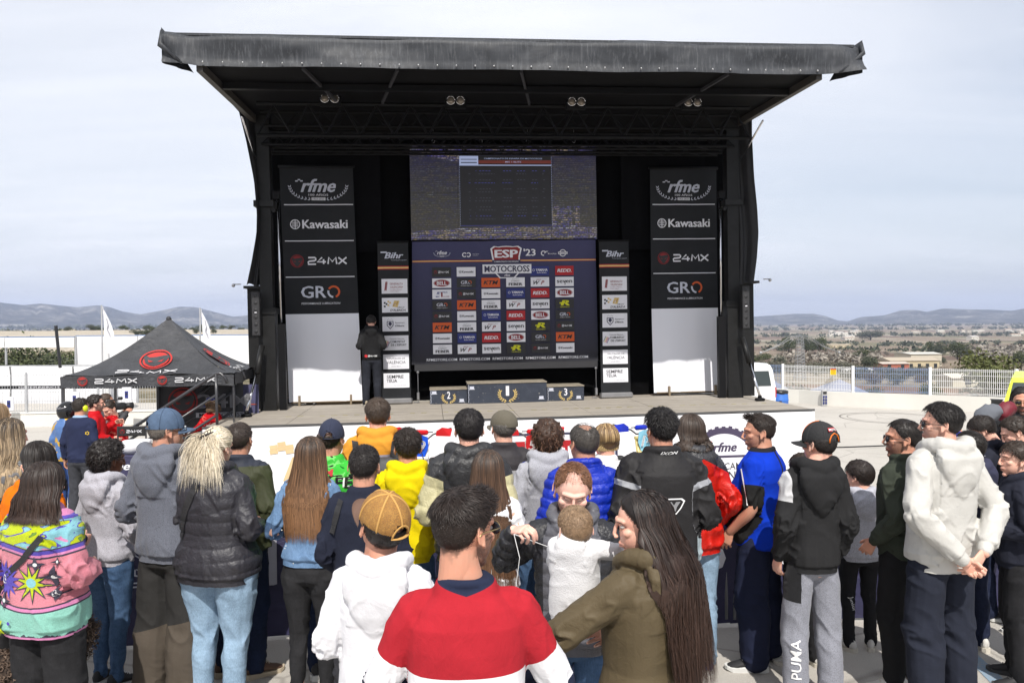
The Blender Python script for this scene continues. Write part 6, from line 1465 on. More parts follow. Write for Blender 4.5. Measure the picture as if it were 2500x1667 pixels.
def tile(kind):
 if kind in LOGO: return LOGO[kind]
 F_ = Flat(); bgc = {'24': P_K,'GRO': P_K,'KTM': P_O,'YAM': P_B,'REDD': P_R,'R': P_K}.get(kind,P_W); F_.add(rect(-TW / 2,TW / 2,-TH / 2,TH / 2),0,0,bgc,0)
 T = lambda s,dx,dy,ww,hh,c=P_K,lay=1,**kk: F_.add(fit(s,ww * TW,hh * TH,**kk),dx * TW,dy * TH,c,lay)
 if kind == '24': L_24(F_,0,0,TW * .8)
 elif kind == 'KAW': L_kaw(F_,0,0,TW * .78,P_K)
 elif kind == 'GRO': L_gro(F_,0,.05 * TH,TW * .6)
 elif kind == 'KTM': T('KTM',0,0,.8,.42,P_K,bold=.06,shear=.3)
 elif kind == 'YAM': T('YAMAHA',.1,.10,.64,.26,P_W,bold=.05); T('RACING',.1,-.2,.5,.12,P_W,bold=.02); F_.add(ringp(0,0,.05 * TW,.065 * TW,n=14),-.34 * TW,.08 * TH,P_W,1)
 elif kind == 'REDD': T('REDD.',0,0,.78,.36,P_W,bold=.06,shear=.2)
 elif kind == 'BELL': F_.add(disc(0,0,TW * .43,28,TH * .38),0,0,P_DR,1); F_.add(ringp(0,0,TW * .39,TW * .405,n=28,sy=TH * .34 / (TW * .39)),0,0,P_W,2); T('BELL',0,0,.52,.40,P_W,3,bold=.05)
 elif kind == 'SEV': T('seven',0,0,.84,.30,P_K,bold=.03); F_.add(stroke([(-.02 * TW,-.05 * TH),(.02 * TW,-.36 * TH),(.08 * TW,.1 * TH)],.012),0,0,P_K,1)
 elif kind == 'FEB': T('READY',0,.34,.34,.12,P_G); T('STEADY',0,.12,.44,.16,P_K,bold=.01); T('FEBER',0,-.22,.74,.30,P_K,bold=.09)
 elif kind == 'WP': T('W',-.18,-.08,.34,.42,P_K,bold=.05,shear=.4); T('P',.14,-.08,.2,.42,P_DR,bold=.05,shear=.4); T('RACE',-.06,.26,.26,.12,P_DR,bold=.03,shear=.3); T('ACADE',.22,.32,.3,.10,P_G,shear=.4)
 elif kind == 'R': T('R',.02,.08,.5,.56,P_Y,bold=.1,shear=.2); T('GRAPHICS',0,-.36,.5,.12,P_Y); F_.add(rect(-.28 * TW,-.12 * TW,.0,.14 * TH),0,0,P_Y,1)
 elif kind == 'RD': T('R',-.2,.1,.16,.3,P_B,bold=.04,shear=.3); T('HOTELES',.1,.2,.4,.16,P_B,bold=.03); T('1',.0,-.05,.08,.5,P_DR,bold=.06); T('MX',-.22,-.26,.2,.16,P_B,bold=.03); T('LLOS',.24,-.26,.3,.14,P_DR,bold=.03)
 o = F_.build('logo_tile',bd); LOGO[kind] = o; o['_t'] = 1; return o
GRID = [['24','KAW',None,None,'YAM','REDD'],['BELL','GRO','KTM','FEB','WP','SEV'],['RD','24','KAW','YAM','REDD','BELL'],['GRO','KTM','FEB','WP','SEV','R'],['24','KAW','YAM','REDD','BELL','GRO'],['KTM','FEB','WP','SEV','R','24'],['KAW','YAM','REDD','BELL','GRO','KTM'],['FEB','WP','SEV','R','24','KAW']]
used = set()
for i,row in enumerate(GRID):
 for j,kd in enumerate(row):
  if not kd: continue
  px = 1078 + j * (60.0 - i * .0) + i * .35; py = 664.5 + i * 26.9 - j * .85
  x,z = TX(px,py); dpt = float(dd(np.array([x]),np.array([z]))[0])
  o = tile(kd)
  if kd in used: o = o.copy(); COL.objects.link(o)
  used.add(kd); o.parent = bd; o.location = (x,dpt - .012,z)
  if '_t' in o: del o['_t']
F_ = Flat(dd)
zl = TX(1250,636)[1]
for k,(c,h) in enumerate(((P_R,.040),(P_GD,.020))): F_.add(rect(0,wd,-h / 2,h / 2),0,zl,c,1 + k)
x,z = TX(1236,622); q = .38
sh = np.array([(-1,.72),(-.78,1),(-.5,.92),(-.3,.98),(0,1),(.3,.98),(.5,.92),(.78,1),(1,.72),(.92,.2),(.86,-.3),(.86,-.82),(-.86,-.82),(-.86,-.3),(-.92,.2)])
F_.add((sh * (.335,.185),[tuple(range(15))]),x,z,P_W,3); F_.add((sh * (.30,.155) + (0,.01),[tuple(range(15))]),x,z,P_DR,4); F_.add(rect(-.30,.30,-.03,.035),x,z - .145,P_N,5); L_text(F_,'ESP',x,z + .02,.50,.17,P_W,5,bold=.08); L_text(F_,'CAMPEONATO DE ESPAÑA',x,z - .143,.52,.032,P_W,6,bold=.02)
x,z = TX(1238,655); F_.add(rect(-.52,.52,-.11,.085),x,z,P_W,4); F_.add(poly([(-.26,0),(.26,0),(.16,-.11),(-.16,-.11)]),x,z - .10,P_W,4); L_text(F_,'MOTOCROSS',x,z - .012,.96,.135,P_N,7,bold=.05); F_.add(poly([(-.22,0),(.22,0),(.14,-.085),(-.14,-.085)]),x,z - .105,P_N,5); L_text(F_,'rfme',x,z - .145,.12,.05,P_W,6,bold=.05,shear=.3)
x,z = TX(1293,616); L_text(F_,"'23",x,z,.26,.15,P_W,3,bold=.05)
x,z = TX(1079,619); L_rfme(F_,x,z,.34,3,True,P_W); x,z = TX(1134,622); F_.add(ringp(0,0,.03,.05,.6,5.6,16),x,z,P_W,3); F_.add(ringp(.085,0,.03,.05,-2.5,2.5,16),x,z,P_W,3); L_text(F_,'Consejo Superior',x + .24,z + .015,.14,.018,P_W,3); L_text(F_,'de Deportes',x + .23,z - .015,.11,.018,P_W,3)
x,z = TX(1327,618); F_.add(ringp(0,0,.035,.055,.5,5.0,16),x,z,P_W,3); L_text(F_,'F',x + .06,z + .02,.09,.05,P_W,3,bold=.04,shear=.4); L_text(F_,'Motociclisme',x + .19,z - .01,.18,.03,P_W,3,bold=.01)
x,z = TX(1374,617); F_.add(ringp(0,.0,.055,.07,0,math.pi,16),x,z,P_W,3); F_.add(ringp(0,.0,.055,.07,math.pi,2 * math.pi,16),x,z - .01,P_W,3); F_.add(rect(-.1,.1,-.025,.025),x,z - .005,P_W,4); L_text(F_,'MOTOCROSS',x,z - .005,.17,.03,P_N,5,bold=.03)
for k in range(5): x,z = TX(1079 + k * 80.3,878 - k * 1.7); L_text(F_,'RFMESTORE.COM',x,z,TX(1153,870)[0] - TX(1079,870)[0],.055,P_W,3,bold=.015)
F_.build('print',bd); MB().tube([(0,0,H_ + .01),(wd,0,H_ + .01)],.02,8).build('top_pole',K_,bd,True)
m = MB()
for px in (1020,1454):
 a = sp(px,905,v); m.bar((a[0] - ua,-.04,-.14),(a[0] - ua,-.04,-wb + .12),.008,5); m.sphere((a[0] - ua,-.04,-.16),.03,8,6); m.bevbox(a[0] - ua - .03,a[0] - ua + .03,-.07,.0,-wb + .06,-wb + .22,.01); m.box(a[0] - ua - .1,a[0] - ua + .02,-.06,-.04,-wb + .01,-wb + .03)
m.build('ratchet_strap',ALU,bd)
def podfront():
 t = NT('podium_navy_paint'); n = t.noise(5,4,.6); ch = t.m_('MULTIPLY',t.gt(t.noise(26,4,.7),.655),1.0); c = t.mix(t.ramp(n,[(.3,0),(.7,1)]),(.020,.026,.042),(.032,.040,.060)); c = t.mix(ch,c,(.5,.48,.44)); t.set(c,.55); t.bump(n,.1,.01); return t.m
PF = podfront(); PT = M('podium_top_ply',(.30,.26,.20),.8,var=.4,vs=8)
vp = dp(1050,987)[1]
def wreath(F_,cx,cz,r,c):
 for s in (-1,1):
  for k in range(7):
   a = math.radians(-80 + k * 17); x_ = s * r * math.cos(a) * .95; z_ = r * math.sin(a) * .8
   for d in (-1,1): F_.add((np.array([(0,0),(.45,.2),(1,0),(.45,-.2)]) * r * .34,[(0,1,2,3)]),cx + x_,cz + z_,c,2,(math.degrees(a) + 90 - d * 38) if s > 0 else 180 - (math.degrees(a) + 90 - d * 38))
  F_.add(ringp(0,0,r * .97,r * 1.0,-1.5,.4,10,.82) if s > 0 else ringp(0,0,r * .97,r * 1.0,math.pi - .4,math.pi + 1.5,10,.82),cx,cz,c,2)
for (x0,x1,yt,yb,num,lab) in ((1049,1141,950,988,'2','low navy podium block with a gold wreath, left of the tall one'),(1141,1335,935,984,'1','tall middle navy podium block marked 1 with a gold wreath'),(1335,1426,942,979,'3','low navy podium block with a gold wreath, right of the tall one')):
 vv = vp - (.10 if num == '1' else 0); a,h = sp(x0,yt,vv); b,_ = sp(x1,yt,vv); wd = b - a; h = max(.2,h)
 r = empty('podium_block',mat=SL(a,vv,0)); tag(r,lab,'podium block','winners podium')
 MB().bevbox(.004,wd - .004,0,.62,.0,h - .025,.004).build('box',PF,r); MB().bevbox(-.004,wd + .004,-.015,.63,h - .024,h,.004).build('top_board',PT,r)
 F_ = Flat(lambda x,z: 0 * x - .001); L_text(F_,num,wd / 2,h * .58,h * (.16 if num == '1' else .22),h * .48,P_W,2,bold=.05); wreath(F_,wd / 2,h * .42,h * .42,P_GD)
 for (ex,ez) in ((.09,.75),(wd - .12,.2)): F_.add(rect(-.045,.045,-.02,.035),ex,h * ez,P_LG,1); F_.add(rect(-.06,.06,-.03,-.018),ex,h * ez,P_LG,1)
 for e in range(8): F_.add(rect(-.004,.004,-.02,.02),.02 + .006 * (e % 2),h * (.1 + e * .11),P_LG,1)
 F_.build('print',r)
v = -.058; w0_ = -(SO.z + .76) + .03
sk_ = empty('stage_skirt',mat=SL(0,v,0)); tag(sk_,'white printed skirt banner along the front of the stage','banner')
dsk = lambda x,z: -.004 + .010 * np.sin(x * 2.3) * np.clip(-z,0,1) + .006 * np.sin(x * 7 + z * 3)
clothmesh('white_cloth',-.02,SW + .02,w0_,-.038,dsk,M('skirt_vinyl',(.78,.78,.80),.6,var=.03,bs=.15,bscale=3,bdist=.02),sk_,120,12)
m = MB(); m.quad((SW + .02,0,w0_),(SW + .02,VB,w0_),(SW + .02,VB,-.045),(SW + .02,0,-.045)); m.quad((-.02,0,w0_),(-.02,VB,w0_),(-.02,VB,-.045),(-.02,0,-.045)); m.build('side_cloth',M('skirt_vinyl',(.78,.78,.80),.6,var=.03,bs=.15,bscale=3,bdist=.02),sk_)
F_ = Flat(dsk); P_TY = M('print_tyre_purple',(.055,.042,.085),.6); P_PG = M('print_pale_gold',sc(240,210,160),.6)
a = sp(1767,1135,v); cx,cz,r_ = a[0],a[1],sp(1860,1135,v)[0] - a[0]
F_.add(ringp(0,0,r_ * .80,r_ * .955,n=60),cx,cz,P_TY,1)
for k in range(34): F_.add(rect(-r_ * .05,r_ * .05,r_ * .94,r_ * (1.0 if k % 2 else .985)),cx,cz,P_TY,1,k * 360 / 34)
F_.add(disc(0,0,r_ * .80,40),cx,cz,P_W,0); F_.add(rect(-r_ * .80,r_ * .80,-.02,.02),cx,cz + r_ * .22,P_TY,2); L_text(F_,'rfme',cx + .02,cz + r_ * .46,r_ * .62,r_ * .24,P_TY,2,bold=.07,shear=.3)
for k in range(4): F_.add(rect(0,.05,0,.025),cx - r_ * .42 + .03 * (k % 2),cz + r_ * (.44 + .05 * k),P_O if k % 2 else P_Y,3,-10)
L_text(F_,'RETO',cx - r_ * .66,cz - .02,r_ * .46,r_ * .17,M('print_green',sc(30,150,100),.6),2,bold=.04); L_text(F_,'DE CAMPO',cx + r_ * .22,cz - .02,r_ * 1.05,r_ * .17,P_K,2,bold=.005); L_text(F_,'SOSTENIBLE',cx + .05,cz - r_ * .27,r_ * 1.45,r_ * .22,P_K,2,bold=.005)
x0_,z0_ = sp(735,1130,v); L_text(F_,'rfme',x0_ + .55,z0_,1.7,.62,P_PG,1,bold=.07,shear=.4)
for k in range(6): F_.add(poly([(0,0),(.13,.03),(.11,.10),(-.02,.07)]),x0_ - .50 + .13 * (k % 3),z0_ + .16 + .075 * (k // 3) + .05 * ((k + k // 3) % 2),P_PG,2,-6)
x1_,z1_ = sp(1355,1120,v); oc = np.array([(-1,.55),(-.72,.9),(.72,.9),(1,.55),(1,-.8),(-1,-.8)]); hw_ = sp(1508,1120,v)[0] - x1_
F_.add((oc * (hw_,.62),[tuple(range(6))]),x1_,z1_ - .1,P_N,1); F_.add((oc * (hw_ - .045,.575),[tuple(range(6))]),x1_,z1_ - .1,P_W,2); F_.add((oc * (hw_ - .16,.47),[tuple(range(6))]),x1_,z1_ - .1,P_R,3); L_text(F_,'ESP',x1_,z1_ - .05,hw_ * 1.35,.55,P_W,4,bold=.08)
F_.build('print',sk_)
for i,(x,y0,y1,lab) in enumerate(((623,712,820,'slim black column loudspeaker on the left side of the stage'),(1821,698,802,'slim black column loudspeaker on the right side of the stage'))):
 a,wt = sp(x,y0,2.1); _,wb = sp(x,y1,2.1); r = empty('column_speaker',mat=SL(a,2.1,wb)); tag(r,lab,'loudspeaker','column loudspeakers'); h = wt - wb
 MB().bevbox(-.075,.075,0,.16,0,h,.008).build('cabinet',M('speaker_black',(.02,.02,.022),.6),r); MB().box(-.062,.062,-.006,.002,.02,h - .02).build('grille',M('speaker_grille',(.035,.035,.038),.8,bs=.8,bscale=220),r)
 for k in range(6): V,F = ellipsoid((0,-.006,.08 + k * (h - .16) / 5),(.035,.006,.035),12,6); mesh_obj('driver',V,F,M('driver_cone',(.012,.012,.013),.5),r,smooth=True)
 MB().box(-.02,.02,-.012,-.005,h * .52,h * .54).build('badge',P_W,r)
v_ = 2.75; u_ = sp(905,974,v_)[0]; wp = SM @ Vector((u_,v_,0))
person('technician in a black gilet standing on stage by the left tall banner',906,771,FPX / wp.y,by=10,hy=14,hp=22,floor=wp.z,hair=dict(style='curly',vol=.02,low=.1),hairc=(.020,.016,.014),arms=('front','front'),build=1.0,top_g=dict(kind='gilet',t=.028,hem=.86,hood=.8,color=(.014,.014,.015),zones=lambda t,o,a,c: t.mix(t.gt(t.m_('ABSOLUTE',a),.12),c,GR(.022))),bot=dict(color=(.022,.024,.032),kind='denim',t=.014),shoes=(M('shoe_tan',sc(180,165,140),.7),M('sole_cream',(.60,.56,.48),.7),None),group='stage crew',
       extras=lambda J: decal(J,'top',[sew(shift(logo24(.17,.035),.02,.955),m_wht,1),sew(shift(disc(0,0,.028),-.10,.955),m_red)]))
NB_ = NT('navy_barrier_banner'); NB_.set(NB_.mix(NB_.ramp(NB_.noise(2.5,4,.6),[(.3,0),(.7,1)]),(.020,.020,.055),(.034,.032,.085)),.6); NB_.bump(NB_.noise(3.0,5,.6,dist=1.2,vec=NB_.map((.6,1,1.3))),.6,.05)
segs = [(-60,1598,205,1591),(205,1591,452,1573),(452,1573,700,1556),(700,1556,960,1552),(960,1552,1250,1547),(1250,1547,1520,1540),(1520,1540,1790,1529),(1790,1529,2060,1518),(2060,1518,2330,1502),(2330,1502,2600,1488)]
txt = {0: ('motocross','C'),1: ('SS','C'),2: ('ol','x'),3: ('ool','x'),6: ('Moto','B'),7: ('cross','B'),8: ('HR','O')}
where = ['at the far left behind the fleece','behind the woman in pale grey and the man in the blue cap','behind the blonde woman','behind the woman in the denim jacket','behind the yellow hoodie','behind the couple with the baby','behind the motorcycle jacket','behind the blue polo shirt','behind the cream jacket','at the right edge']
P_BG = M('print_banner_grey',(.40,.40,.46),.6)
for i,(xa,ya,xb,yb) in enumerate(segs):
 A,B = G(xa,ya),G(xb,yb); L = (B - A).length - .03; rz = math.atan2((B - A).y,(B - A).x); r = empty('crowd_barrier',A,rz); tag(r,'navy crowd barrier ' + where[i],'barrier','row of bannered crowd barriers')
 m = MB(); m.tube([(0.02,.03,0.05),(.02,.03,1.0),(.06,.03,1.04),(L - .06,.03,1.04),(L - .02,.03,1.0),(L - .02,.03,.05)],.018,8); m.bar((.02,.03,.15),(L - .02,.03,.15),.012)
 for x in (.25,L - .25): m.bar((x,-.15,.012),(x,.25,.012),.014); m.bar((x,.03,.012),(x,.03,.15),.012)
 m.build('rail_frame',M('galvanised',(.34,.35,.36),.5,.6),r,True); sd_ = i
 dd = lambda x,z,sd_=sd_: .015 * np.sin(x * 3 + sd_) * (1.05 - z) + .012 * np.sin(x * 8 + z * 4 + sd_) * np.clip(1 - z,0,1) - .0
 clothmesh('banner',-.02,L + .05,.02,1.06,dd,NB_.m,r,24,14); m = MB(); m.quad((-.02,0,1.062),(L + .05,0,1.062),(L + .05,.055,1.062),(-.02,.055,1.062)); m.quad((-.02,.058,1.06),(L + .05,.058,1.06),(L + .05,.058,.7),(-.02,.058,.7)); m.build('banner_fold',NB_.m,r)
 if i in txt:
  s,k = txt[i]; F_ = Flat(dd)
  if k == 'B': L_text(F_,s,L * .5,.60,L * .93,.30 if i == 6 else .26,P_W,1,bold=.05)
  elif k == 'x': L_text(F_,s,L * .55,.60,L * .8,.36,P_BG,1,bold=.06)
  else:
   L_text(F_,s,L * .5,.66,L * .8,.26,P_LG,1,bold=.05); L_text(F_,s,L * .5,.66,L * .78,.235,NB_.m,2,bold=-.01)
   for zz in (.47,.50): F_.add(rect(L * .08,L * .94,-.006,.006),0,zz,P_LG,1)
  F_.build('print',r)
def moto(px,py,k,col,plate_c,num,num_c,label,rz=0,steer=0,plate2=None):
 Yd = FPX / k; P = at(px,py,Yd); g = gz(Yd); r = empty('motocross_bike',(P.x,Yd,g),R(rz)); tag(r,label,'motorbike','race bikes parked in front of the stage'); s_ = P.z - g  # handlebar height
 cm = M('bike_plastic_' + num,col,.3,var=.05); fr = M('bike_frame',(.35,.35,.37),.4,.7); rub = M('tyre_rubber',(.02,.02,.02),.9,bs=.6,bscale=60)
 def wheel(y,rad,nm):
  m = MB(); m.tube([(0,y + rad * math.cos(a),rad + rad * math.sin(a) * .999) for a in np.linspace(0,2 * math.pi,33)],.05,8); w_ = m.build('wheel',rub,r,True)
  m = MB();
  for a in np.linspace(0,2 * math.pi,36,endpoint=False): c,s = math.cos(a),math.sin(a); m.bar((-.04,y + (rad + .045) * c,rad + (rad + .045) * s),(.04,y + (rad + .045) * c,rad + (rad + .045) * s),.012,4)
  m.build('tyre_knobs',rub,w_); m = MB(); m.tube([(0,y + rad * .86 * math.cos(a),rad + rad * .86 * math.sin(a)) for a in np.linspace(0,2 * math.pi,29)],.018,6); m.bar((-.07,y,rad),(.07,y,rad),.03,10)
  for a in np.linspace(0,2 * math.pi,18,endpoint=False): m.bar((0,y,rad),(0,y + rad * .85 * math.cos(a),rad + rad * .85 * math.sin(a)),.0025,3)
  m.build('rim',fr,w_,True)
 H = s_; wheel(-.62,.33,'f'); wheel(.84,.31,'r')
 B = Matrix.Translation((0,-.30,0)) @ Matrix.Rotation(R(steer),4,'Z') @ Matrix.Translation((0,.30,0))
 m = MB();
 for s in (-1,1): m.tube([(s * .10,-.60,.33),(s * .10,-.46,.72)],[.026,.026],10,0,B); m.tube([(s * .10,-.46,.70),(s * .10,-.30,H - .10)],[.032,.032],10,1,B)
 m.box(-.13,.13,-.36,-.28,H - .14,H - .10,1,B); m.box(-.13,.13,-.43,-.35,H - .34,H - .30,1,B); m.build('fork',[M('fork_silver',(.6,.6,.62),.25,.8),M('fork_white' if num != '14' else 'fork_gold',(.65,.63,.6) if num != '14' else (.6,.5,.2),.3)],r,True)
 m = MB(); m.tube([(-.40,-.16,H + .06),(-.30,-.20,H + .03),(-.17,-.26,H - .01),(-.10,-.29,H - .07),(.10,-.29,H - .07),(.17,-.26,H - .01),(.30,-.20,H + .03),(.40,-.16,H + .06)],.012,8,0,B); m.tube([(-.17,-.26,H + .02),(.17,-.26,H + .02)],.008,6,0,B); m.build('handlebar',M('bar_black',(.03,.03,.03),.4),r,True)
 m = MB(); m.bevbox(-.10,.10,-.29,-.22,H - .02,H + .05,.02,0,B); m.build('bar_pad',cm,r)
 for s in (-1,1):
  m = MB(); m.tube([(s * .29,-.20,H + .03),(s * .41,-.16,H + .06)],.019,8,0,B); g_ = m.build('grip',M('grip_black',(.02,.02,.02),.9),r,True)
  m = MB(); m.add([(s * .21,-.27,H - .03),(s * .42,-.29,H - .03),(s * .44,-.27,H + .07),(s * .30,-.29,H + .09),(s * .22,-.28,H + .04),(s * .21,-.25,H - .03),(s * .42,-.27,H - .03),(s * .44,-.25,H + .07),(s * .30,-.27,H + .09),(s * .22,-.26,H + .04)],[(0,1,2,3,4),(9,8,7,6,5),(0,5,6,1),(1,6,7,2),(2,7,8,3),(3,8,9,4),(4,9,5,0)],0,B); h_ = m.build('hand_guard',cm,r)
  m = MB(); m.tube([(s * .22,-.24,H + .04),(s * .37,-.27,H + .05)],.005,5,0,B); m.build('lever',fr,h_)
 pl = np.array([(-.13,.12),(-.05,.15),(.05,.15),(.13,.12),(.135,-.02),(.08,-.15),(-.08,-.15),(-.135,-.02)]); V = [(x,-.41 - .22 * (.0 - z) * -1 * .35 + .9 * x * x,H - .15 + z) for x,z in pl]; V += [(x * .97,y + .012,z) for x,y,z in V]
 MB().add(V,[tuple(range(8)),tuple(range(15,7,-1))] + [(i,(i + 1) % 8,8 + (i + 1) % 8,8 + i) for i in range(8)],0,B).build('number_plate',plate_c if not isinstance(plate_c,tuple) else M('plate_' + num,plate_c,.4,var=.05),r)
 v,f = fit(num,.21,.15,bold=.06,shear=.2); m = MB(); m.add([(x,-.416 - .22 * (.0 - z) * -1 * .35 - .01 + .0,H - .15 + z) for x,z in v[:,:2]],f,0,B); m.build('race_number',num_c,r)
 m = MB(); P_ = [];
 for i,y in enumerate(np.linspace(-1.02,-.24,9)):
  w_ = np.interp(i,[0,2,5,8],[.03,.085,.10,.07]); z = .74 + .10 * (i / 8) - .07 * ((i - 4) / 4) ** 2 * (i < 4)
  for x in (-1,-.5,0,.5,1): P_.append((x * w_,y,z + .035 * (1 - x * x)))
 m.add(P_,[(i * 5 + j,i * 5 + j + 1,i * 5 + j + 6,i * 5 + j + 5) for i in range(8) for j in range(4)],0,B); m.add([(x,y,z - .006) for x,y,z in P_],[(i * 5 + j,i * 5 + 5 + j,i * 5 + j + 6,i * 5 + j + 1) for i in range(8) for j in range(4)],0,B); m.build('front_fender',cm,r,True)
 for s in (-1,1):
  m = MB(); m.add([(s * .16,-.34,.98),(s * .21,-.28,.70),(s * .17,-.10,.62),(s * .13,.20,.92),(s * .11,.10,1.0),(s * .12,-.34,.98),(s * .17,-.28,.70),(s * .13,-.10,.62),(s * .09,.20,.92),(s * .07,.10,1.0)],[(0,1,2,3,4),(9,8,7,6,5),(0,5,6,1),(1,6,7,2),(2,7,8,3),(3,8,9,4),(4,9,5,0)]); m.build('radiator_shroud',cm,r)
  m = MB(); m.box(s * .06,s * .15,-.26,-.20,.62,.90); m.build('radiator',fr,r)
 V,F = rings([(0,.06,z,hx,hy) for z,hx,hy in ((.72,.09,.20),(.84,.11,.24),(.95,.10,.22),(1.0,.05,.14))],16,2.5); mesh_obj('fuel_tank',V,F,cm,r,smooth=True)
 MB().bevbox(-.075,.075,.12,.86,.90,.985,.02).build('seat',M('seat_black',(.02,.02,.02),.8),r); V,F = rings([(0,.10,z,.13,.20) for z in (.34,.42,.60,.68)],12,3); mesh_obj('engine',V,F,M('engine_metal',(.22,.22,.23),.45,.7,bs=.5,bscale=15),r,smooth=True)
 m = MB(); m.sbar((0,-.26,.95),(0,-.1,.35),.05,.06); m.sbar((0,-.1,.35),(0,.35,.35),.12,.05); m.sbar((0,.35,.38),(0,.84,.31),.20,.05); m.build('frame',fr,r)
 MB().bevbox(-.09,.09,.8,1.14,.90,.94,.01).build('rear_fender',cm,r)
 m = MB(); m.tube([(-.04,-.30,H - .08),(-.02,-.44,H - .08),(.06,-.44,H - .26),(.13,-.46,H - .5)],.006,5,0,B); m.build('brake_hose',m_blk,r,True)
moto(1036,1052,172,sc(215,20,28),sc(10,90,230),'79',m_wht,'red motocross bike with blue number 79 plate',-4,-4)
moto(1300,1050,170,sc(215,20,28),sc(205,25,30),'52',m_wht,'red motocross bike behind the curly haired woman',3,5)
moto(1552,1040,168,sc(20,50,200),sc(150,215,240),'14',m_wht,'blue motocross bike with pale blue plate leaning by the stage',10,14)
stair = empty('stage_stairs',mat=SM); tag(stair,'black steel stairs with tube handrails at the left front corner of the stage','stairs')
n = 8
for i in range(n):
 u0 = -.02 - (i + 1) * .29; w_ = -.05 - (i + 1) * .175; MB().bevbox(u0,u0 + .27,.28,1.42,w_ - .03,w_,.005).build('tread',M('tread_aluminium',(.42,.40,.37),.5,.5,var=.3,vs=10),stair)
for v in (.25,1.45): MB().sbar((-.02,v,-.15),(-2.5,v,-1.62),.04,.20).build('stringer',ALU,stair)
pr = M('rail_black',(.045,.045,.05),.3,0.0)
for k,(v,pt) in enumerate(((.24,[(555,935),(549,921),(538,911),(527,912),(380,1008),(250,1092)]),(1.44,[(597,924),(592,908),(582,900),(571,907),(421,1006),(300,1084)]))):
 P = [(sp(x,y,v)[0],v,sp(x,y,v)[1]) for x,y in pt]; MB().tube(P,.027,8).build('handrail',pr,stair,True)
 for ly in ((.36,),(.70,)):
  a,b = P[3],P[5]; MB().bar((a[0],v,a[2] - ly[0]),(b[0],v,b[2] - ly[0]),.023).build('mid_rail',pr,stair,True)
 for t_ in (0,.5,.97): x = P[3][0] + (P[5][0] - P[3][0]) * t_; z = P[3][2] + (P[5][2] - P[3][2]) * t_; MB().bar((x,v,z),(x,v,z - 1.0),.025,8).build('post',pr,stair,True)
TG = -.76; TGT = gz(13.4,-6.2)
A = Vector(((147 - 1250) / 146 ,1944.4 / 146,0)); Bv = Vector(((570 - 1250) / 141,1944.4 / 141,0)); td = (Bv - A); tw = td.length; tz = math.atan2(td.y,td.x)
tent = empty('gazebo_tent',(A.x,A.y,TGT),tz); tag(tent,'black pop-up gazebo with red mask logos and white lettering left of the stage','tent')
HV = CAM_Z - 144 / 146 - TGT; HVt = HV + .19; HP = HVt + .98
tcl = NT('tent_polyester'); nz = tcl.noise(3,5,.6,dist=.8); tcl.set(tcl.mix(tcl.ramp(nz,[(.3,0),(.7,1)]),(.024,.025,.029),(.050,.052,.058)),.55); tcl.bump(tcl.noise(6,5,.65,dist=1.5),.7,.03); TC = tcl.m
pk = Vector((tw / 2,tw / 2,HP)); cor = [Vector((0,0,HVt)),Vector((tw,0,HVt)),Vector((tw,tw,HVt)),Vector((0,tw,HVt))]
def roofp(k,s,t_):   # side k, s along eave 0..1, t up 0..1, sagging like cloth over a frame
 a,b = cor[k],cor[(k + 1) % 4]; e = a.lerp(b,s); p = e.lerp(pk,t_); p.z -= .20 * math.sin(math.pi * t_ ** .8) * (1 - .25 * abs(2 * s - 1)); p.z += .012 * math.sin(s * 21 + t_ * 5) * (1 - t_); return p
for k in range(4):
 V = []; n = 17; mrow = 13
 for j in range(mrow):
  for i in range(n): V.append(tuple(roofp(k,i / (n - 1),j / (mrow - 1) * .995)))
 mesh_obj('roof_panel',V,[(j * n + i,j * n + i + 1,(j + 1) * n + i + 1,(j + 1) * n + i) for j in range(mrow - 1) for i in range(n - 1)],TC,tent,smooth=True)
 a,b = cor[k],cor[(k + 1) % 4]; V = []; nn = Vector(((b - a).y,-(b - a).x,0)).normalized()
 for j in range(4):
  for i in range(25): p = a.lerp(b,i / 24) + nn * (.015 + .012 * math.sin(i * 1.1 + k) * (1 - j / 3)); p.z = HVt - .012 - (HVt - HV) * (1 - j / 3) + .01 * math.sin(i * .7); V.append(tuple(p))
 mesh_obj('valance',V,[(j * 25 + i,j * 25 + i + 1,(j + 1) * 25 + i + 1,(j + 1) * 25 + i) for j in range(3) for i in range(24)],TC,tent,smooth=True)
m = MB()
for c in cor: MB().box(c.x - .025 if c.x > 0 else .0,c.x if c.x > 0 else .045,(c.y - .045 if c.y > 0 else 0),(c.y if c.y > 0 else .045),0,HVt - .03).build('leg',pr,tent)
MB().sphere(tuple(pk - Vector((0,0,.02))),.05,10,8).build('peak_cap',TC,tent,True)
P_TW,P_TR = M('tent_print_white',(.68,.68,.70),.6),M('tent_print_red',sc(205,50,44),.6)
def tentprint(fn,items):
 F_ = Flat(); items(F_); m = MB(); mats = []
 for v,f,mt,lay in F_.mb:
  if mt not in mats: mats.append(mt)
  v2,f2 = subdiv2d(v,f,1) if len(v) > 3 else (v,f)
  m.add([tuple(fn(x,y,.006 + .003 * lay)) for x,y in v2[:,:2]],f2,mats.index(mt))
 m.build('print',mats,tent)
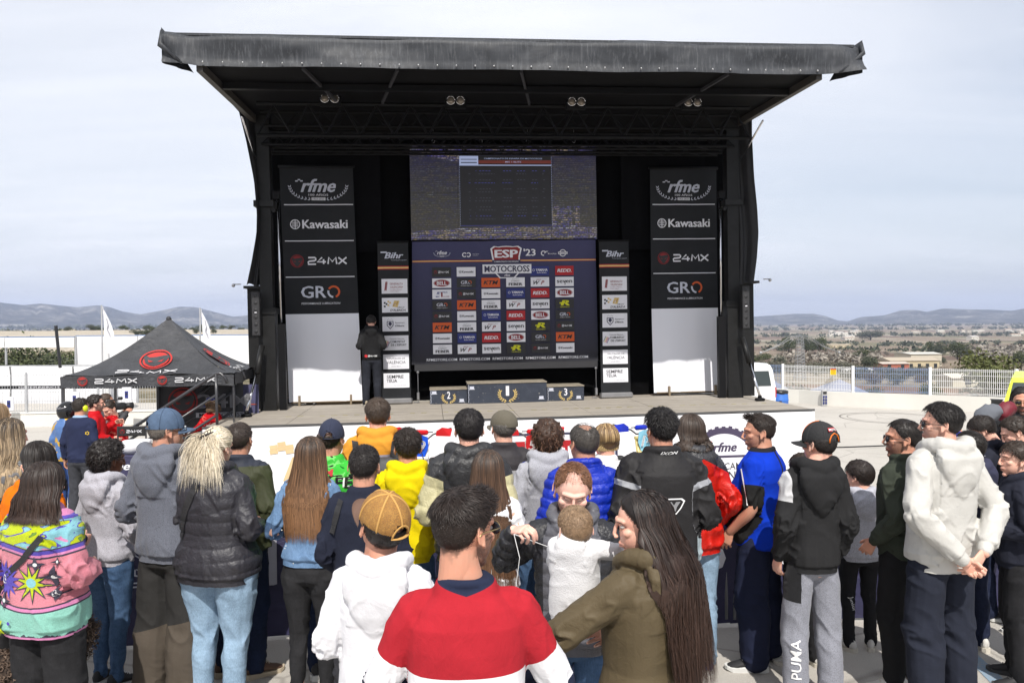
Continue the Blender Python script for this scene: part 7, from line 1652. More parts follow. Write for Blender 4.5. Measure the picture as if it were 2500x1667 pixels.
def mask24(F_,x,y,r,dark,red,lay=1):
 F_.add(ringp(0,0,r * .9,r,n=28),x,y,red,lay); F_.add(disc(0,0,r * .80,26),x,y,red,lay)
 F_.add((np.array([(-.80,.24),(-.70,.46),(-.28,.16),(0,.26),(.28,.16),(.70,.46),(.80,.24),(.60,-.30),(.25,-.58),(0,-.66),(-.25,-.58),(-.60,-.30)]) * r,[tuple(range(12))]),x,y,dark,lay + 1)
 for s in (-1,1): F_.add((np.array([(s * .50,.02),(s * .12,-.14),(s * .40,-.20)]) * r,[(0,1,2)]),x,y,red,lay + 2)
vf = lambda x,y,o: Vector((x,-.035 - o,(HVt + HV) / 2 + y))
def it(F_):
 for x in (.62 / 2.9 * tw * .52,0): pass
 mask24(F_,tw * .125,0,.078,TC,P_TR); F_.add(logo24(tw * .245,.088),tw * .315,0,P_TW,1); mask24(F_,tw * .58,0,.078,TC,P_TR); F_.add(logo24(tw * .245,.088),tw * .775,0,P_TW,1)
tentprint(vf,it)
def rf(k,cx,cy):
 def f(x,y,o):
  s = .5 + (x + cx) / tw / max(.15,1 - (y + cy)) ; t_ = (y + cy); p = roofp(k,min(.98,max(.02,s)),min(.98,max(.01,t_))); a,b = cor[k],cor[(k + 1) % 4]; nn = Vector(((b - a).y,-(b - a).x,0)).normalized(); return p + nn * (.006 + o * 1.3) + Vector((0,0,.010 + o * 1.6))
 return f
def it2(F_): mask24(F_,0,.0,.27,TC,P_TR)
def it3(F_): F_.add(logo24(tw * .36,.105),0,0,P_TW,1)
def scl(fn,sy): return lambda x,y,o: fn(x,y * sy,o)
for k in (0,1): tentprint(scl(rf(k,-.02 if k == 0 else 0,.40),.62),it2); tentprint(rf(k,-.08 if k == 0 else 0,.13),it3)
WM = M('tent_wall_cloth',(.040,.041,.045),.8,var=.2,bs=.3,bscale=4,bdist=.03)
V = []
for j in range(8):
 for i in range(20): V.append((tw * .46 + tw * .54 * i / 19,tw * .35 + .02 * math.sin(i * 1.3),.05 + (HV - .02) * j / 7))
mesh_obj('back_wall',V,[(j * 20 + i,j * 20 + i + 1,(j + 1) * 20 + i + 1,(j + 1) * 20 + i) for j in range(7) for i in range(19)],WM,tent,smooth=True)
m = MB(); m.box(tw * .455,tw * .47,tw * .34,tw * .36,0,HV); m.build('wall_pole',pr,tent)
wf = lambda x,y,o: Vector((tw * .46 + x,tw * .35 - .03 - o,y))
def it4(F_): mask24(F_,tw * .16,1.50,.26,WM,M('tent_print_dark_red',sc(150,28,28),.7)); F_.add(fit('24M',tw * .34,.26,bold=.035),tw * .42,1.50,P_G,1); F_.add(rect(tw * .24,tw * .56,1.20,1.29),0,0,P_G,1); F_.add(fit('MOTOCROSS',tw * .28,.07,bold=.02),tw * .40,1.245,WM,2)
tentprint(wf,it4)
a = at(578,1075,15.2); r = empty('side_banner',(a.x,15.2,-.76),.1); tag(r,'purple blue banner hanging between the tent and the left mast','banner')
clothmesh('printed_cloth',0,.42,.5,1.35 + .76,lambda x,z: .02 * np.sin(x * 9),M('print_violet_blue',(.10,.10,.20),.6,var=.4,vs=3),r,10,10)
F_ = Flat(lambda x,z: .02 * np.sin(x * 9)); F_.add(rect(.05,.38,1.72,1.735),0,0,P_O,1); F_.add(ringp(.22,1.45,.05,.065,n=4),0,0,P_LG,1); F_.build('print',r)
p = at(322,1052,11.2); r = empty('folding_chair',(p.x,11.2,gz(11.2,-5.3)),.1); tag(r,'black folding chair with white lettering on its backrest by the tent leg','chair'); zt = p.z - gz(11.2,-5.3)
MB().bevbox(-.19,.19,-.02,.01,zt - .07,zt + .07,.01).build('backrest',m_blk,r); F_ = Flat(lambda x,z: 0 * x - .02); L_24(F_,0,zt,.3,1); F_.build('print',r)
for s in (-1,1): MB().bar((s * .19,0,0),(s * .19,0,zt + .07),.013).build('leg',pr,r); MB().bar((s * .25,-.35,0),(s * .25,.3,zt * .55),.013).build('leg',pr,r)
MB().bevbox(-.25,.25,-.38,.05,zt * .50,zt * .53,.01).build('seat',m_blk,r)
p = at(325,1120,9.6); r = empty('draped_table',(p.x,9.6,gz(9.6,-4.6)),.05); tag(r,'small table with a navy lettered cloth between the crowd and the tent','table'); zt = p.z - gz(9.6,-4.6)
clothmesh('tablecloth',-.42,.42,zt - .22,zt + .03,lambda x,z: .02 * np.sin(x * 14),NB_.m,r,30,6); MB().bevbox(-.42,.42,.02,.6,zt,zt + .03,.01).build('table_top',NB_.m,r); F_ = Flat(lambda x,z: .02 * np.sin(x * 14)); L_text(F_,'rfme',-.18,zt - .08,.3,.10,P_W,1,bold=.06,shear=.3); F_.build('print',r)
for s in (-1,1):
 for y in (.06,.55): MB().bar((s * .38,y,0),(s * .38,y,zt),.015).build('leg',pr,r)
V,F = ellipsoid((0,0,0),(.17,.13,.10),22,14); V = V + .04 * vnoise(V * 9,3)[:,None] * (1,1,1.6); o = mesh_obj('carrier_bag',V,F,M('bag_white',(.66,.66,.68),.6,bs=.4,bscale=12),None,smooth=True); o.location = (p.x - .1,9.85,gz(9.6,-4.6) + zt + .13); tag(o,'crumpled white bag lying on the navy table','bag')
m = MB(); m.tube([(0,0,0),(0,0,.10)],.035,12); m.tube([(0,0,.02),(0,0,.06)],.036,12,1); o = m.build('drinks_can',[m_red,P_B],None,True); o.location = (p.x + .22,9.8,gz(9.6,-4.6) + zt + .03); tag(o,'red and blue can standing beside the white bag','can')
p = at(452,1118,10.4); m = MB(); m.tube([(0,0,0),(0,0,.17),(0,0,.20)],[.075,.075,.03],14); m.tube([(0,0,.05),(0,0,.12)],.0755,14,1,cap=False); o = m.build('jerry_bottle',[M('red_translucent',sc(200,40,35),.2),m_wht],None,True); o.location = (p.x,10.4,p.z - .1); tag(o,'red bottle on the table edge beside the stairs','bottle')
m = MB(); m.bevbox(-.3,.3,-.2,.2,-.04,0,.01);
for s in (-1,1): m.bar((s * .25,0,-.04),(s * .25,0,gz(10.4,-4.3) - p.z + .1),.015)
o = m.build('side_table',ALU); o.location = (p.x,10.4,p.z - .1); tag(o,'small metal table holding the red bottle','table')
WW = M('white_render',(.66,.645,.60),.85,var=.12,vs=.8,bs=.2,bscale=6)
p0,p1 = at(-120,1045,25.5),at(700,1045,27.0); L = (p1 - p0).length; r = empty('low_wall',(p0.x,p0.y,TG),math.atan2((p1 - p0).y,(p1 - p0).x)); tag(r,'low white wall below the left mesh fence','wall')
MB().bevbox(0,L,0,.25,-.05,.42,.02).build('wall_body',WW,r); MB().bevbox(0,L,-.02,.27,.42,.47,.01).build('coping',WW,r)
fn = empty('mesh_fence',(p0.x,p0.y + .12,TG + .47),math.atan2((p1 - p0).y,(p1 - p0).x)); tag(fn,'galvanised wire mesh fence on the left wall','fence'); GV = M('galvanised_pale',(.50,.51,.52),.45,.5)
k = int(L / 2.2)
for i in range(k):
 m = MB(); x0 = i * 2.2
 for j in range(26): m.box(x0 + .06 + j * .083,x0 + .06 + j * .083 + .009,-.004,.004,.02,1.25)
 for z in (.05,.35,.65,.95,1.2): m.box(x0 + .03,x0 + 2.17,-.010,-.004,z,z + .012)
 tag(m.build('mesh_panel',GV,fn),kind='stuff'); MB().box(x0 - .03,x0 + .03,-.03,.03,0,1.3).build('fence_post',GV,fn)
for i,(px,py) in enumerate(((23,985),(183,973),(310,962))):
 q = at(px,py,25.4); r = empty('socket_board',q,.05); tag(r,'white board with blue power sockets on the left fence, ' + ['leftmost','middle one','rightmost, beside the camera'][i],'socket board','socket boards on the left fence'); MB().bevbox(-.14,.14,-.03,.03,-.22,.22,.01).build('panel',P_W,r); MB().box(-.05,.05,-.05,-.031,-.12,.10).build('socket',P_B,r); MB().box(-.03,.03,-.056,-.051,-.02,.04).build('cover',P_K,r)
def bfence(y0,xa,xb,zt,zb,label,posts,name='banner_fence',rope=False,z2=None):
 a,b = at(xa,800,y0),at(xb,800,y0); r = empty(name,(a.x,y0,0),0); tag(r,label,'fence'); L = b.x - a.x; n = max(1,round(L / posts))
 for i in range(n):
  x0,x1 = L * i / n,L * (i + 1) / n; dd = lambda x,z: .05 * np.sin(x * 2.2 + i) + .03 * np.sin(x * 5 + z * 3)
  clothmesh('banner_panel',x0 + .03,x1 - .03,zb,zt,dd,M('banner_vinyl_white',(.74,.74,.76),.6,var=.04,bs=.4,bscale=1.2,bdist=.08),r,14,8)
 for i in range(n + 1): x0 = L * i / n; MB().box(x0 - .05,x0 + .05,.08,.16,zb - 1.0,zt + .06).build('fence_post',GV,r)
 m = MB(); m.bar((0,.1,zt + .02),(L,.1,zt + .02),.035,6); m.build('top_rail',M('rail_blue',sc(90,130,180),.6) if rope else GV,r); return r
bfence(34.5,-130,330,2.44 - 93 / 56.4,-1.25,'lower row of white bannered fence behind the left mesh fence',3.1)
bfence(46,-160,181,1.93,1.35,'narrow raised white banner strip with a blue rail at the far left',4.0,rope=True)
bfence(46.2,183,640,1.98,.32,'tall raised white banner fence with a blue rail behind the gazebo',4.2,rope=True)
m = MB(); q = at(180,880,30); r = empty('dark_lettered_strip',(at(-60,940,30).x,30,0)); tag(r,'long dark strip with white lettering low behind the left fence','banner'); L = at(420,940,30).x - r.location.x; zz = at(100,946,30).z
clothmesh('strip_cloth',0,L,zz - .05,zz + .08,lambda x,z: .01 * np.sin(x * 4),BPM,r,30,3); F_ = Flat(lambda x,z: .01 * np.sin(x * 4)); L_text(F_,'GUERREROS MX',L * .36,zz + .015,L * .28,.08,P_G,1,bold=.05); F_.build('print',r)
for i,(px,py,Yd,sz) in enumerate(((250,800,30,1),(490,800,31,.8))):
 base = at(px,880,Yd); top = at(px,745 if i == 0 else 751,Yd); r = empty('feather_flag',(base.x,Yd,base.z - 1.4)); tag(r,'white drooping feather flag ' + ('on the pole at the far left' if i == 0 else 'on the pole nearer the stage'),'flag','white flags behind the fence'); h = top.z - base.z + 1.4
 MB().bar((0,0,0),(0,0,h),.03,6).build('pole',GV,r); m = MB(); V = []
 for j in range(12):
  t_ = j / 11; w_ = .45 * math.sin(math.pi * min(1,t_ * .9 + .05)) ** .7 * (.5 + .6 * t_) * sz
  for q_ in range(5): V.append((.03 + w_ * q_ / 4 + .18 * t_ * t_,.05 * math.sin(q_ * 1.5 + t_ * 6),h - .05 - t_ * 1.75 * sz - .12 * q_ / 4))
 m.add(V,[(j * 5 + k_,j * 5 + k_ + 1,j * 5 + k_ + 6,j * 5 + k_ + 5) for j in range(11) for k_ in range(4)]); m.build('flag_cloth',M('flag_white',(.72,.72,.75),.7,var=.1),r,True); m = MB(); m.tube([(.20,-.04,h - .5),(.26,-.05,h - .75),(.22,-.05,h - .9),(.32,-.05,h - 1.1)],.02,4); m.build('flag_print',P_G,r)
q = at(143,890,33); o = MB().sbar((0,0,0),(-.15,0,1.75),.16,.05).build('feather_banner',[P_K]); o.location = at(147,898,33); tag(o,'thin black feather banner in the gap between white banners','flag')
m = MB(); q = at(256,900,33.5); o = MB().box(-.16,.16,0,.1,-1.5,1.1).build('banner_post',M('post_white',(.6,.6,.6),.6)); o.location = q; tag(o,'broad white upright between the two rows of banners','post')
PW = [(1885,981),(1950,985),(2006,990),(2160,997),(2320,1003),(2620,1018)]
zg = TG; pts = []
for x,y in PW:
 d = ray(x,y); t_ = (zg - CAM_Z) / d.z; pts.append(Vector((0,0,CAM_Z)) + d * t_)
wr = empty('boundary_wall',(0,0,0)); tag(wr,'low white rendered wall along the right edge of the paddock','wall')
WH = .56
for a,b in zip(pts[:-1],pts[1:]):
 n_ = Vector((-(b - a).y,(b - a).x,0)).normalized() * .22; m = MB(); V = [tuple(a),tuple(b),tuple(b + n_),tuple(a + n_)]; V += [(x,y,z + WH) for x,y,z in V]; m.add(V,[(0,1,5,4),(1,2,6,5),(2,3,7,6),(3,0,4,7),(4,5,6,7)]); m.build('wall_section',WW,wr)
FW = M('fence_white',(.74,.74,.74),.5,var=.03); FB = M('fence_blue_grey',sc(150,170,205),.5)
def wallat(px):
 a = [(p,q) for p,q in zip(PW,pts)]; d = ray(px,900); best = None
 for (A0,P),(A1,Q) in zip(a[:-1],a[1:]):
  ex,ey = Q.x - P.x,Q.y - P.y; det = d.x * -ey + d.y * ex
  if abs(det) < 1e-9: continue
  s = (-(P.x) * d.y + P.y * d.x) / (ex * d.y - ey * d.x)
  if -.02 <= s <= 1.02 or A1 is PW[-1]: return Vector((P.x + ex * s,P.y + ey * s,zg + WH))
 return pts[0]
wf_ = empty('panel_fence',(0,0,0)); tag(wf_,'white welded wire panel fence standing on the right boundary wall','fence')
fx = [1832,1913,2085,2274,2486,2700]; fh = .98
fp = [wallat(x) + Vector((0,.1,0)) for x in fx]
for i,p in enumerate(fp): MB().box(p.x - .045,p.x + .045,p.y - .04,p.y + .04,p.z,p.z + fh + .04).build('fence_post',FW,wf_)
for i,(a,b) in enumerate(zip(fp[:-1],fp[1:])):
 m = MB(); L = (b - a).length; n = int(L / .062);
 for j in range(1,n):
  q = a.lerp(b,j / n); m.box(q.x - .0065,q.x + .0065,q.y - .004,q.y + .004,q.z + .03,q.z + fh)
 for z in (.05,.09,.30,.52,.74,.90,.95):
  m.sbar((a.x,a.y - .012,a.z + z),(b.x,b.y - .012,b.z + z),.010,.013)
 tag(m.build('wire_panel',FB if i in (0,2) else FW,wf_),kind='stuff')
q = wallat(2034); r = empty('warning_sign',(q.x,q.y - .0,q.z + .78)); tag(r,'yellow sign with a red top hung on the wire fence','sign'); MB().box(-.11,.11,-.01,.0,-.12,.12).build('plate',M('sign_yellow',sc(250,225,0),.5),r); MB().box(-.11,.11,-.014,-.010,.075,.12).build('header',m_red,r)
m = MB();
for z in (.045,.015,-.02,-.055,-.085): m.box(-.08,.08,-.0135,-.0102,z,z + .008)
m.build('small_print',P_R,r)
q = wallat(2009); r = empty('power_outlet_post',(q.x,q.y - .12,TG)); tag(r,'grey outlet box with blue sockets against the right wall','socket post'); MB().bevbox(-.10,.10,-.08,.06,0,.62,.01).build('case',M('box_grey',(.42,.42,.42),.5),r)
for i in range(3):
 for s in (-1,1): MB().bevbox(s * .045 - .03,s * .045 + .03,-.11,-.08,.08 + i * .12,.17 + i * .12,.008).build('socket',P_B,r)
MB().box(-.07,.07,-.09,-.08,.47,.57).build('hatch',P_K,r)
q = G(1903,983); q = at(1903,983,24.0); q = Vector(((1903 - 1250) / FPX * 27.5,27.5,TG)); r = empty('blue_barrel',q); tag(r,'blue plastic barrel with a black bin liner behind the stage corner','barrel')
V,F = tube([(0,0,z) for z in (0,.03,.25,.27,.30,.55,.58,.61,.85,.88)],[.26,.29,.30,.315,.30,.30,.315,.30,.28,.27],24); mesh_obj('drum',V,F,M('drum_blue',sc(70,130,225),.4,var=.1),r,smooth=True)
V,F = tube([(0,0,z) for z in (.80,.84,.90,.93)],[.285,.30,.29,.22],24); V = V + .012 * vnoise(V * 12,2)[:,None]; mesh_obj('bin_liner',V,F,M('liner_black',(.02,.02,.02),.3,bs=.6,bscale=20),r,smooth=True); MB().box(-.10,-.02,-.31,-.29,.45,.58).build('sticker',P_N,r)
q = Vector(((1800 - 1250) / FPX * 27,27.0,TG)); van = empty('white_van',q,R(14)); tag(van,'white van parked behind the right side of the stage, rear corner showing','van')
prof = [(-1.0,.35),(-1.02,.9),(-1.0,1.15),(-.93,1.70),(-.85,1.84),(-.70,1.90),(2.0,1.90),(2.3,1.82),(2.9,1.2),(3.6,1.0),(3.7,.4)]
V = [(s * w_,y,z) for s in (-1,1) for (y,z),w_ in zip(prof,[.80,.84,.83,.76,.72,.68,.68,.68,.78,.80,.80])]; n = len(prof); F = [(i,i + 1,n + i + 1,n + i) for i in range(n - 1)] + [tuple(range(n)),tuple(range(2 * n - 1,n - 1,-1)),(0,n,2 * n - 1,n - 1)]
MB().add(V,F).build('body',M('van_white',(.74,.74,.75),.25,var=.02),van)
gl = M('van_glass',(.04,.05,.05),.08,var=0); sg = MB(); sg.add([(.845,-.80,1.15),(.845,-.1,1.15),(.795,-.15,1.68),(.795,-.74,1.68)],[(0,1,2,3)]); sg.add([(.845,.05,1.15),(.845,1.3,1.15),(.795,1.2,1.68),(.795,.1,1.68)],[(0,1,2,3)]); sg.build('side_window',gl,van)
rg = MB(); rg.add([(-.66,-1.02,1.18),(-.05,-1.02,1.18),(-.05,-.955,1.66),(-.60,-.955,1.66)],[(0,1,2,3)]); rg.build('rear_window',gl,van); rg = MB(); rg.add([(.05,-1.02,1.18),(.66,-1.02,1.18),(.60,-.955,1.66),(.05,-.955,1.66)],[(0,1,2,3)]); rg.build('rear_window',gl,van)
MB().box(-.25,.25,-1.04,-1.02,.55,.68).build('licence_plate',P_W,van); MB().bevbox(-.84,.84,-1.12,-.98,.32,.50,.03).build('bumper',P_G,van)
for s in (-1,1): MB().box(s * .84 - .03,s * .84 + .0,-1.035,-.9,.80,1.12).build('tail_light',m_red,van)
for s in (-1,1):
 for y in (-.2,2.8): m = MB(); m.tube([(s * .70,y,.31),(s * .85,y,.31)],.31,20); w_ = m.build('wheel',M('tyre_rubber2',(.02,.02,.02),.9),van,True); MB().tube([(s * .853,y,.31),(s * .856,y,.31)],.18,16).build('hub',ALU,w_)
MB().bar((.0,-1.03,1.0),(.0,-1.03,.9),.02).build('door_handle',m_blk,van)
for i,(px,py,Yd,wd) in enumerate(((1882,925,40,3.2),(2049,925,44,3.6))):
 t0 = at(px,py,Yd); r = empty('distant_gazebo',(t0.x,Yd,t0.z - 3.2)); tag(r,'top of a grey gazebo ' + ('partly behind the van and barrel' if i == 0 else 'with white lettering seen through the fence'),'tent','grey gazebos beyond the fence'); h = wd / 2; gm = M('gazebo_grey',sc(150,155,175),.7)
 for s in range(4):
  c = [(-h,-h),(h,-h),(h,h),(-h,h)]; a,b = c[s],c[(s + 1) % 4]; MB().add([(a[0],a[1],2.15),(b[0],b[1],2.15),(0,0,3.2),(a[0],a[1],1.9),(b[0],b[1],1.9)],[(0,1,2),(3,4,1,0)]).build('roof_panel',gm,r); MB().bar((a[0],a[1],0),(a[0],a[1],2.1),.03).build('leg',GV,r)
 if i == 1: v,f = fit('24MX',1.9,.3,bold=.05,shear=.3); m = MB(); m.add([(x,-h - .02 + (z + .15) * 1.0 * .95 + .1,2.23 + (z + .15) * .55) for x,z in v[:,:2]],f); m.build('print',P_W,r)
q = Vector(((2552 - 1250) / FPX * 20.0,20.0,TG)); amb = empty('ambulance',q,R(-34)); tag(amb,'fluorescent yellow ambulance with green checks at the right edge','ambulance')
prof = [(-2.1,.35),(-2.15,.75),(-1.95,1.02),(-1.1,1.22),(-.35,1.72),(-.1,1.80),(2.5,1.84),(2.6,.4)]; ww = [.80,.84,.86,.84,.72,.70,.70,.84]
V = [(s * w_,y,z) for s in (-1,1) for (y,z),w_ in zip(prof,ww)]; n = len(prof); F = [(i,i + 1,n + i + 1,n + i) for i in range(n - 1)] + [tuple(range(n)),tuple(range(2 * n - 1,n - 1,-1)),(0,n,2 * n - 1,n - 1)]
AY = M('ambulance_yellow',sc(225,240,70),.3,var=.03); MB().add(V,F).build('body',AY,amb)
MB().add([(-.74,-1.05,1.26),(.74,-1.05,1.26),(.66,-.42,1.70),(-.66,-.42,1.70)],[(0,1,2,3)]).build('windscreen',gl,amb)
for s in (-1,1):
 MB().add([(s * .852,-.85,1.2),(s * .86,.3,1.2),(s * .72,.2,1.68),(s * .735,-.30,1.66)],[(0,1,2,3)]).build('side_window',gl,amb); MB().add([(s * .55,-2.17,.72),(s * .84,-2.0,.78),(s * .84,-1.75,.98),(s * .55,-1.98,.95)],[(0,1,2,3)]).build('headlight',M('headlight_clear',(.6,.6,.6),.1),amb)
 MB().bevbox(s * .90,s * 1.08,-.95,-.80,1.12,1.30,.03).build('mirror',m_blk,amb)
 for j in range(5): MB().box(s * .861,s * .866,-1.4 + j * .5,-1.15 + j * .5,.6 + .2 * (j % 2),.8 + .2 * (j % 2)).build('green_check',M('ambulance_green',sc(20,140,90),.4),amb)
 for y in (-1.35,1.8): m = MB(); m.tube([(s * .70,y,.31),(s * .87,y,.31)],.31,20); m.build('wheel',M('tyre_rubber2',(.02,.02,.02),.9),amb,True)
MB().bevbox(-.84,.84,-2.22,-2.08,.35,.60,.03).build('bumper',m_blk,amb)
MB().box(-.4,.4,-2.18,-2.14,.62,.72).build('grille',m_blk,amb)
p = at(2432,1012,6.9); V,F = ellipsoid((0,0,0),(.115,.08,.07),24,16); V = V + .035 * vnoise(V * 9,8)[:,None] * (1,.6,1); V = V + .012 * vnoise(V * 30,9)[:,None]
r = empty('coat_bundle',p); tag(r,'bundle of grey and maroon coats over the shoulder of the boys at right','coats'); mesh_obj('grey_coat',V + (-.07,0,0),F,M('coat_grey',(.12,.13,.15),.85,bs=.5,bscale=20),r,smooth=True); mesh_obj('maroon_coat',V * (.75,.9,.9) + (.09,.02,.03),F,M('coat_maroon',sc(120,20,40),.6,bs=.5,bscale=20),r,smooth=True)
p = at(0,1540,4.35); g = gz(4.35); r = empty('curly_dog',(p.x - .10,4.35,g),R(18)); tag(r,'brown curly coated dog standing at the lower left corner','dog')
hgt = .62
parts = [rtube([(.32,0,.46),(.1,0,.46),(-.25,0,.47)],[.17,.165,.18],16,4),rtube([(-.25,0,.52),(-.42,0,.66)],[.12,.09],14,3),ellipsoid((-.50,0,.74),(.13,.10,.11),16,10),rtube([(-.56,0,.70),(-.70,0,.67)],[.06,.045],12,3),rtube([(.38,0,.52),(.50,0,.62),(.52,0,.74)],[.05,.04,.045],10,3)]
for x,f_ in ((-.24,1),(.30,-1)):
 for y in (-.09,.09): parts.append(rtube([(x,y,.42),(x + (.05 if f_ < 0 else .01),y,.28),(x + (.11 if f_ < 0 else 0),y,.17),(x + (.07 if f_ < 0 else 0),y,.03),(x + (.03 if f_ < 0 else -.04),y,.025)],[.09,.065,.045,.04,.035],12,3))
for y in (-.10,.10): parts.append(ellipsoid((-.47,y,.70),(.05,.02,.10),10,8))
V,F = join(parts); (V,F,N),= remesh_batch([(V,F,.016,3)]); ear = 0; V2 = V + N * (.010 * fbm(V * 26,2,3))[:,None]
fur = M('dog_skin',(.030,.019,.013),.95); mesh_obj('body',V2,F,fur,r,smooth=True)
idx = rng.integers(0,len(V),6500); a = np.linspace(0,1,7); ph = rng.uniform(0,6.28,(len(idx),1)); n_ = N[idx]; s_ = np.cross(n_,rng.normal(size=(len(idx),3))); s_ /= np.linalg.norm(s_,axis=1)[:,None]; b_ = np.cross(n_,s_); rr2 = .010
pa = V[idx][:,None] + n_[:,None] * (.035 * a)[None,:,None] + s_[:,None] * (rr2 * np.cos(ph + a * 8))[...,None] + b_[:,None] * (rr2 * np.sin(ph + a * 8))[...,None]; RV,RF,ht_,hv_ = ribbons(pa,.008,outward=np.broadcast_to(n_[:,None],pa.shape).copy())
mesh_obj('curly_coat',RV,RF,hair_mat((.045,.028,.019),(.12,.08,.055),.6),r,attrs={'ht': ht_,'hv': hv_}); m = MB(); m.sphere((-.745,0,.675),.018,8,6); m.build('nose',m_blk,r,True)
for y in (-.045,.045): MB().sphere((-.60,y,.765),.012,8,6).build('eye',m_blk,r,True)
def x_p1(J): decal(J,'top',[sew(shift(text('C5',.06,bold=.01),.10,1.02),m_wht,1)])
person('woman with wavy light brown hair in a grey and black jacket at the left edge',22,1022,372,by=-25,hy=-20,kind='f',build=1.0,hair=dict(style='wavy',len=.36,wave=.014,freq=13,wid=.14,n=1100),hairc=(.05,.034,.022),tip=(.34,.25,.15),arms=('front','front'),
       top_g=dict(kind='jacket',t=.035,hem=.82,color=BLACK,fab='shell',zones=lambda t,o,a,c: t.mix(t.gt(o[2],1.24),c,GR(.13))),bot=dict(color=BLKJ),shoes=S_BLK,extras=x_p1)
person('person with long sandy hair half out of frame at the far left',-12,985,330,by=-20,kind='f',hair=dict(style='long',len=.3),hairc=(.20,.13,.07),arms=('low','low'),top_g=dict(kind='jacket',t=.03,color=GR(.05),fab='shell'),bot=dict(color=BLKJ),shoes=S_BLK)
person('woman with glasses and straight dark hair in an orange top',84,1080,405,by=-20,hy=62,hp=8,kind='f',skin='fair',hair=dict(style='bob',len=.20,wid=.105,vol=.012,fwd=92),hairc=DB,arms=('low','front'),glasses=(m_clear,m_blk),
       top_g=dict(kind='sweatshirt',t=.035,hem=.82,color=sc(245,125,10),fab='cotton',zones=lambda t,o,a,c: t.mix(t.gt(t.m_('ABSOLUTE',a),.30),c,NAVY)),bot=dict(color=BLKJ,t=.02),shoes=S_WHT)
FL_Y,FL_B,FL_P,FL_M,FL_K,FL_V,FL_H = sc(205,222,30),sc(150,214,226),sc(238,150,165),sc(160,226,208),(.05,.045,.07),sc(98,84,190),sc(236,150,200)
def z_fleece(t,o,a,c):
 x,z = o[0],o[2]; w1 = t.m_('MULTIPLY',t.m_('SINE',t.m_('MULTIPLY',x,14.0)),.018); n = t.noise(5.0,2,.4,vec=t.map((1,1,2.6)),dist=1.3)
 zz = t.m_('ADD',z,w1)
 top = t.mix(t.gt(n,.56),FL_Y,FL_V); top = t.mix(t.gt(n,.585),top,FL_B); top = t.mix(t.gt(n,.70),top,FL_H)
 top = t.mix(t.lt(n,.40),top,FL_K); top = t.mix(t.lt(n,.385),top,sc(120,170,60))
 q = t.mix(t.lt(zz,1.305),top,FL_K); q = t.mix(t.lt(zz,1.298),q,FL_V); q = t.mix(t.lt(zz,1.278),q,FL_H); q = t.mix(t.lt(zz,1.265),q,FL_K); q = t.mix(t.lt(zz,1.255),q,FL_P)
 z2 = t.m_('ADD',z,t.m_('MULTIPLY',t.m_('SINE',t.m_('ADD',t.m_('MULTIPLY',x,11.0),1.0)),.014))
 q = t.mix(t.lt(z2,1.0),q,FL_K); q = t.mix(t.lt(z2,.992),q,FL_H); q = t.mix(t.lt(z2,.976),q,FL_K); q = t.mix(t.lt(z2,.968),q,FL_M)
 z3 = t.m_('ADD',z,t.m_('MULTIPLY',t.noise(40,2,.5,vec=t.map((1,1,.1))),.05)); q = t.mix(t.lt(z3,.855),q,FL_K); q = t.mix(t.lt(z,.822),q,FL_H)
 q = t.mix(t.gt(z,1.435),q,FL_V); return t.mix(t.gt(z,1.45),q,FL_H)
mf = lambda n,c: M(n,c,1.0,bs=.8,bscale=110,bdist=.006)
def x_fleece(J):
 K,Y_,B_,V_,Wt = mf('fleece_dark',FL_K),mf('fleece_lime',FL_Y),mf('fleece_sky',FL_B),mf('fleece_violet',FL_V),mf('fleece_white',(.7,.7,.7))
 S = []
 S += [sew(star(.055,1.115,.115,.045,10,.1),K,2),sew(star(.055,1.115,.092,.032,10,.1),Y_,2),sew(disc(.055,1.115,.026),B_,1)]
 S += [sew(star(-.115,1.125,.110,.062,15,.2),V_,2),sew(ringp(-.125,1.125,.022,.028,.6,5.4),Wt,0),sew(disc(-.112,1.125,.009),Wt)]
 for x,z,r in ((.085,1.215,.045),(.155,1.145,.060),(.175,1.22,.035),(.165,1.055,.040),(-.105,1.015,.05),(-.19,1.21,.04)):
  S += [sew(star(x,z,r,r * .34,4),K,2),sew(disc(x,z,r * .22),Wt)]
 S += [sew(star(-.15,.87,.06,.028,5,.5),Y_,2),sew(disc(-.07,.90,.010),V_)]
 decal(J,'top',S,off=.0035)
 strapd(J,[(.12,1.36),(.02,1.24),(-.12,1.13),(-.20,1.05)],.032)
person('woman with a dark bob in a colourful patterned fleece with stars',106,1130,452,by=-12,hy=-14,hp=4,kind='f',build=1.12,hair=dict(style='bob',len=.205,wid=.118,bw=.135,vol=.016,fwd=120,n=1300),hairc=(.022,.014,.011),tip=(.035,.018,.012),arms=('front','front'),
       top_g=dict(kind='fleece_jacket',t=.055,hem=.80,color=FL_P,fab='fleece',zones=z_fleece,slack=1.1),bot=dict(color=BLKJ,t=.022,fit=1.1),shoes=S_BLK,extras=x_fleece)
def x_phone(J):
 S0,E,W = J.A[1]; m = MB(); c = W + np.array([.0,.045,-.065]); Bm = Matrix.Translation(Vector(c)) @ Matrix.Rotation(R(20),4,'Y') @ Matrix.Rotation(R(28),4,'X')
 o = MB().bevbox(-.036,.036,-.005,.005,-.075,.075,.004,mat=Bm).build('phone',[M('phone_case',(.03,.07,.06),.3)],None)
 o.data.transform(J.root.matrix_world if False else Matrix.Rotation(R(J.by),4,'Z')); o.location = J.pos
 tag(o,'dark green phone case held low by the curly haired woman in pale grey','phone')
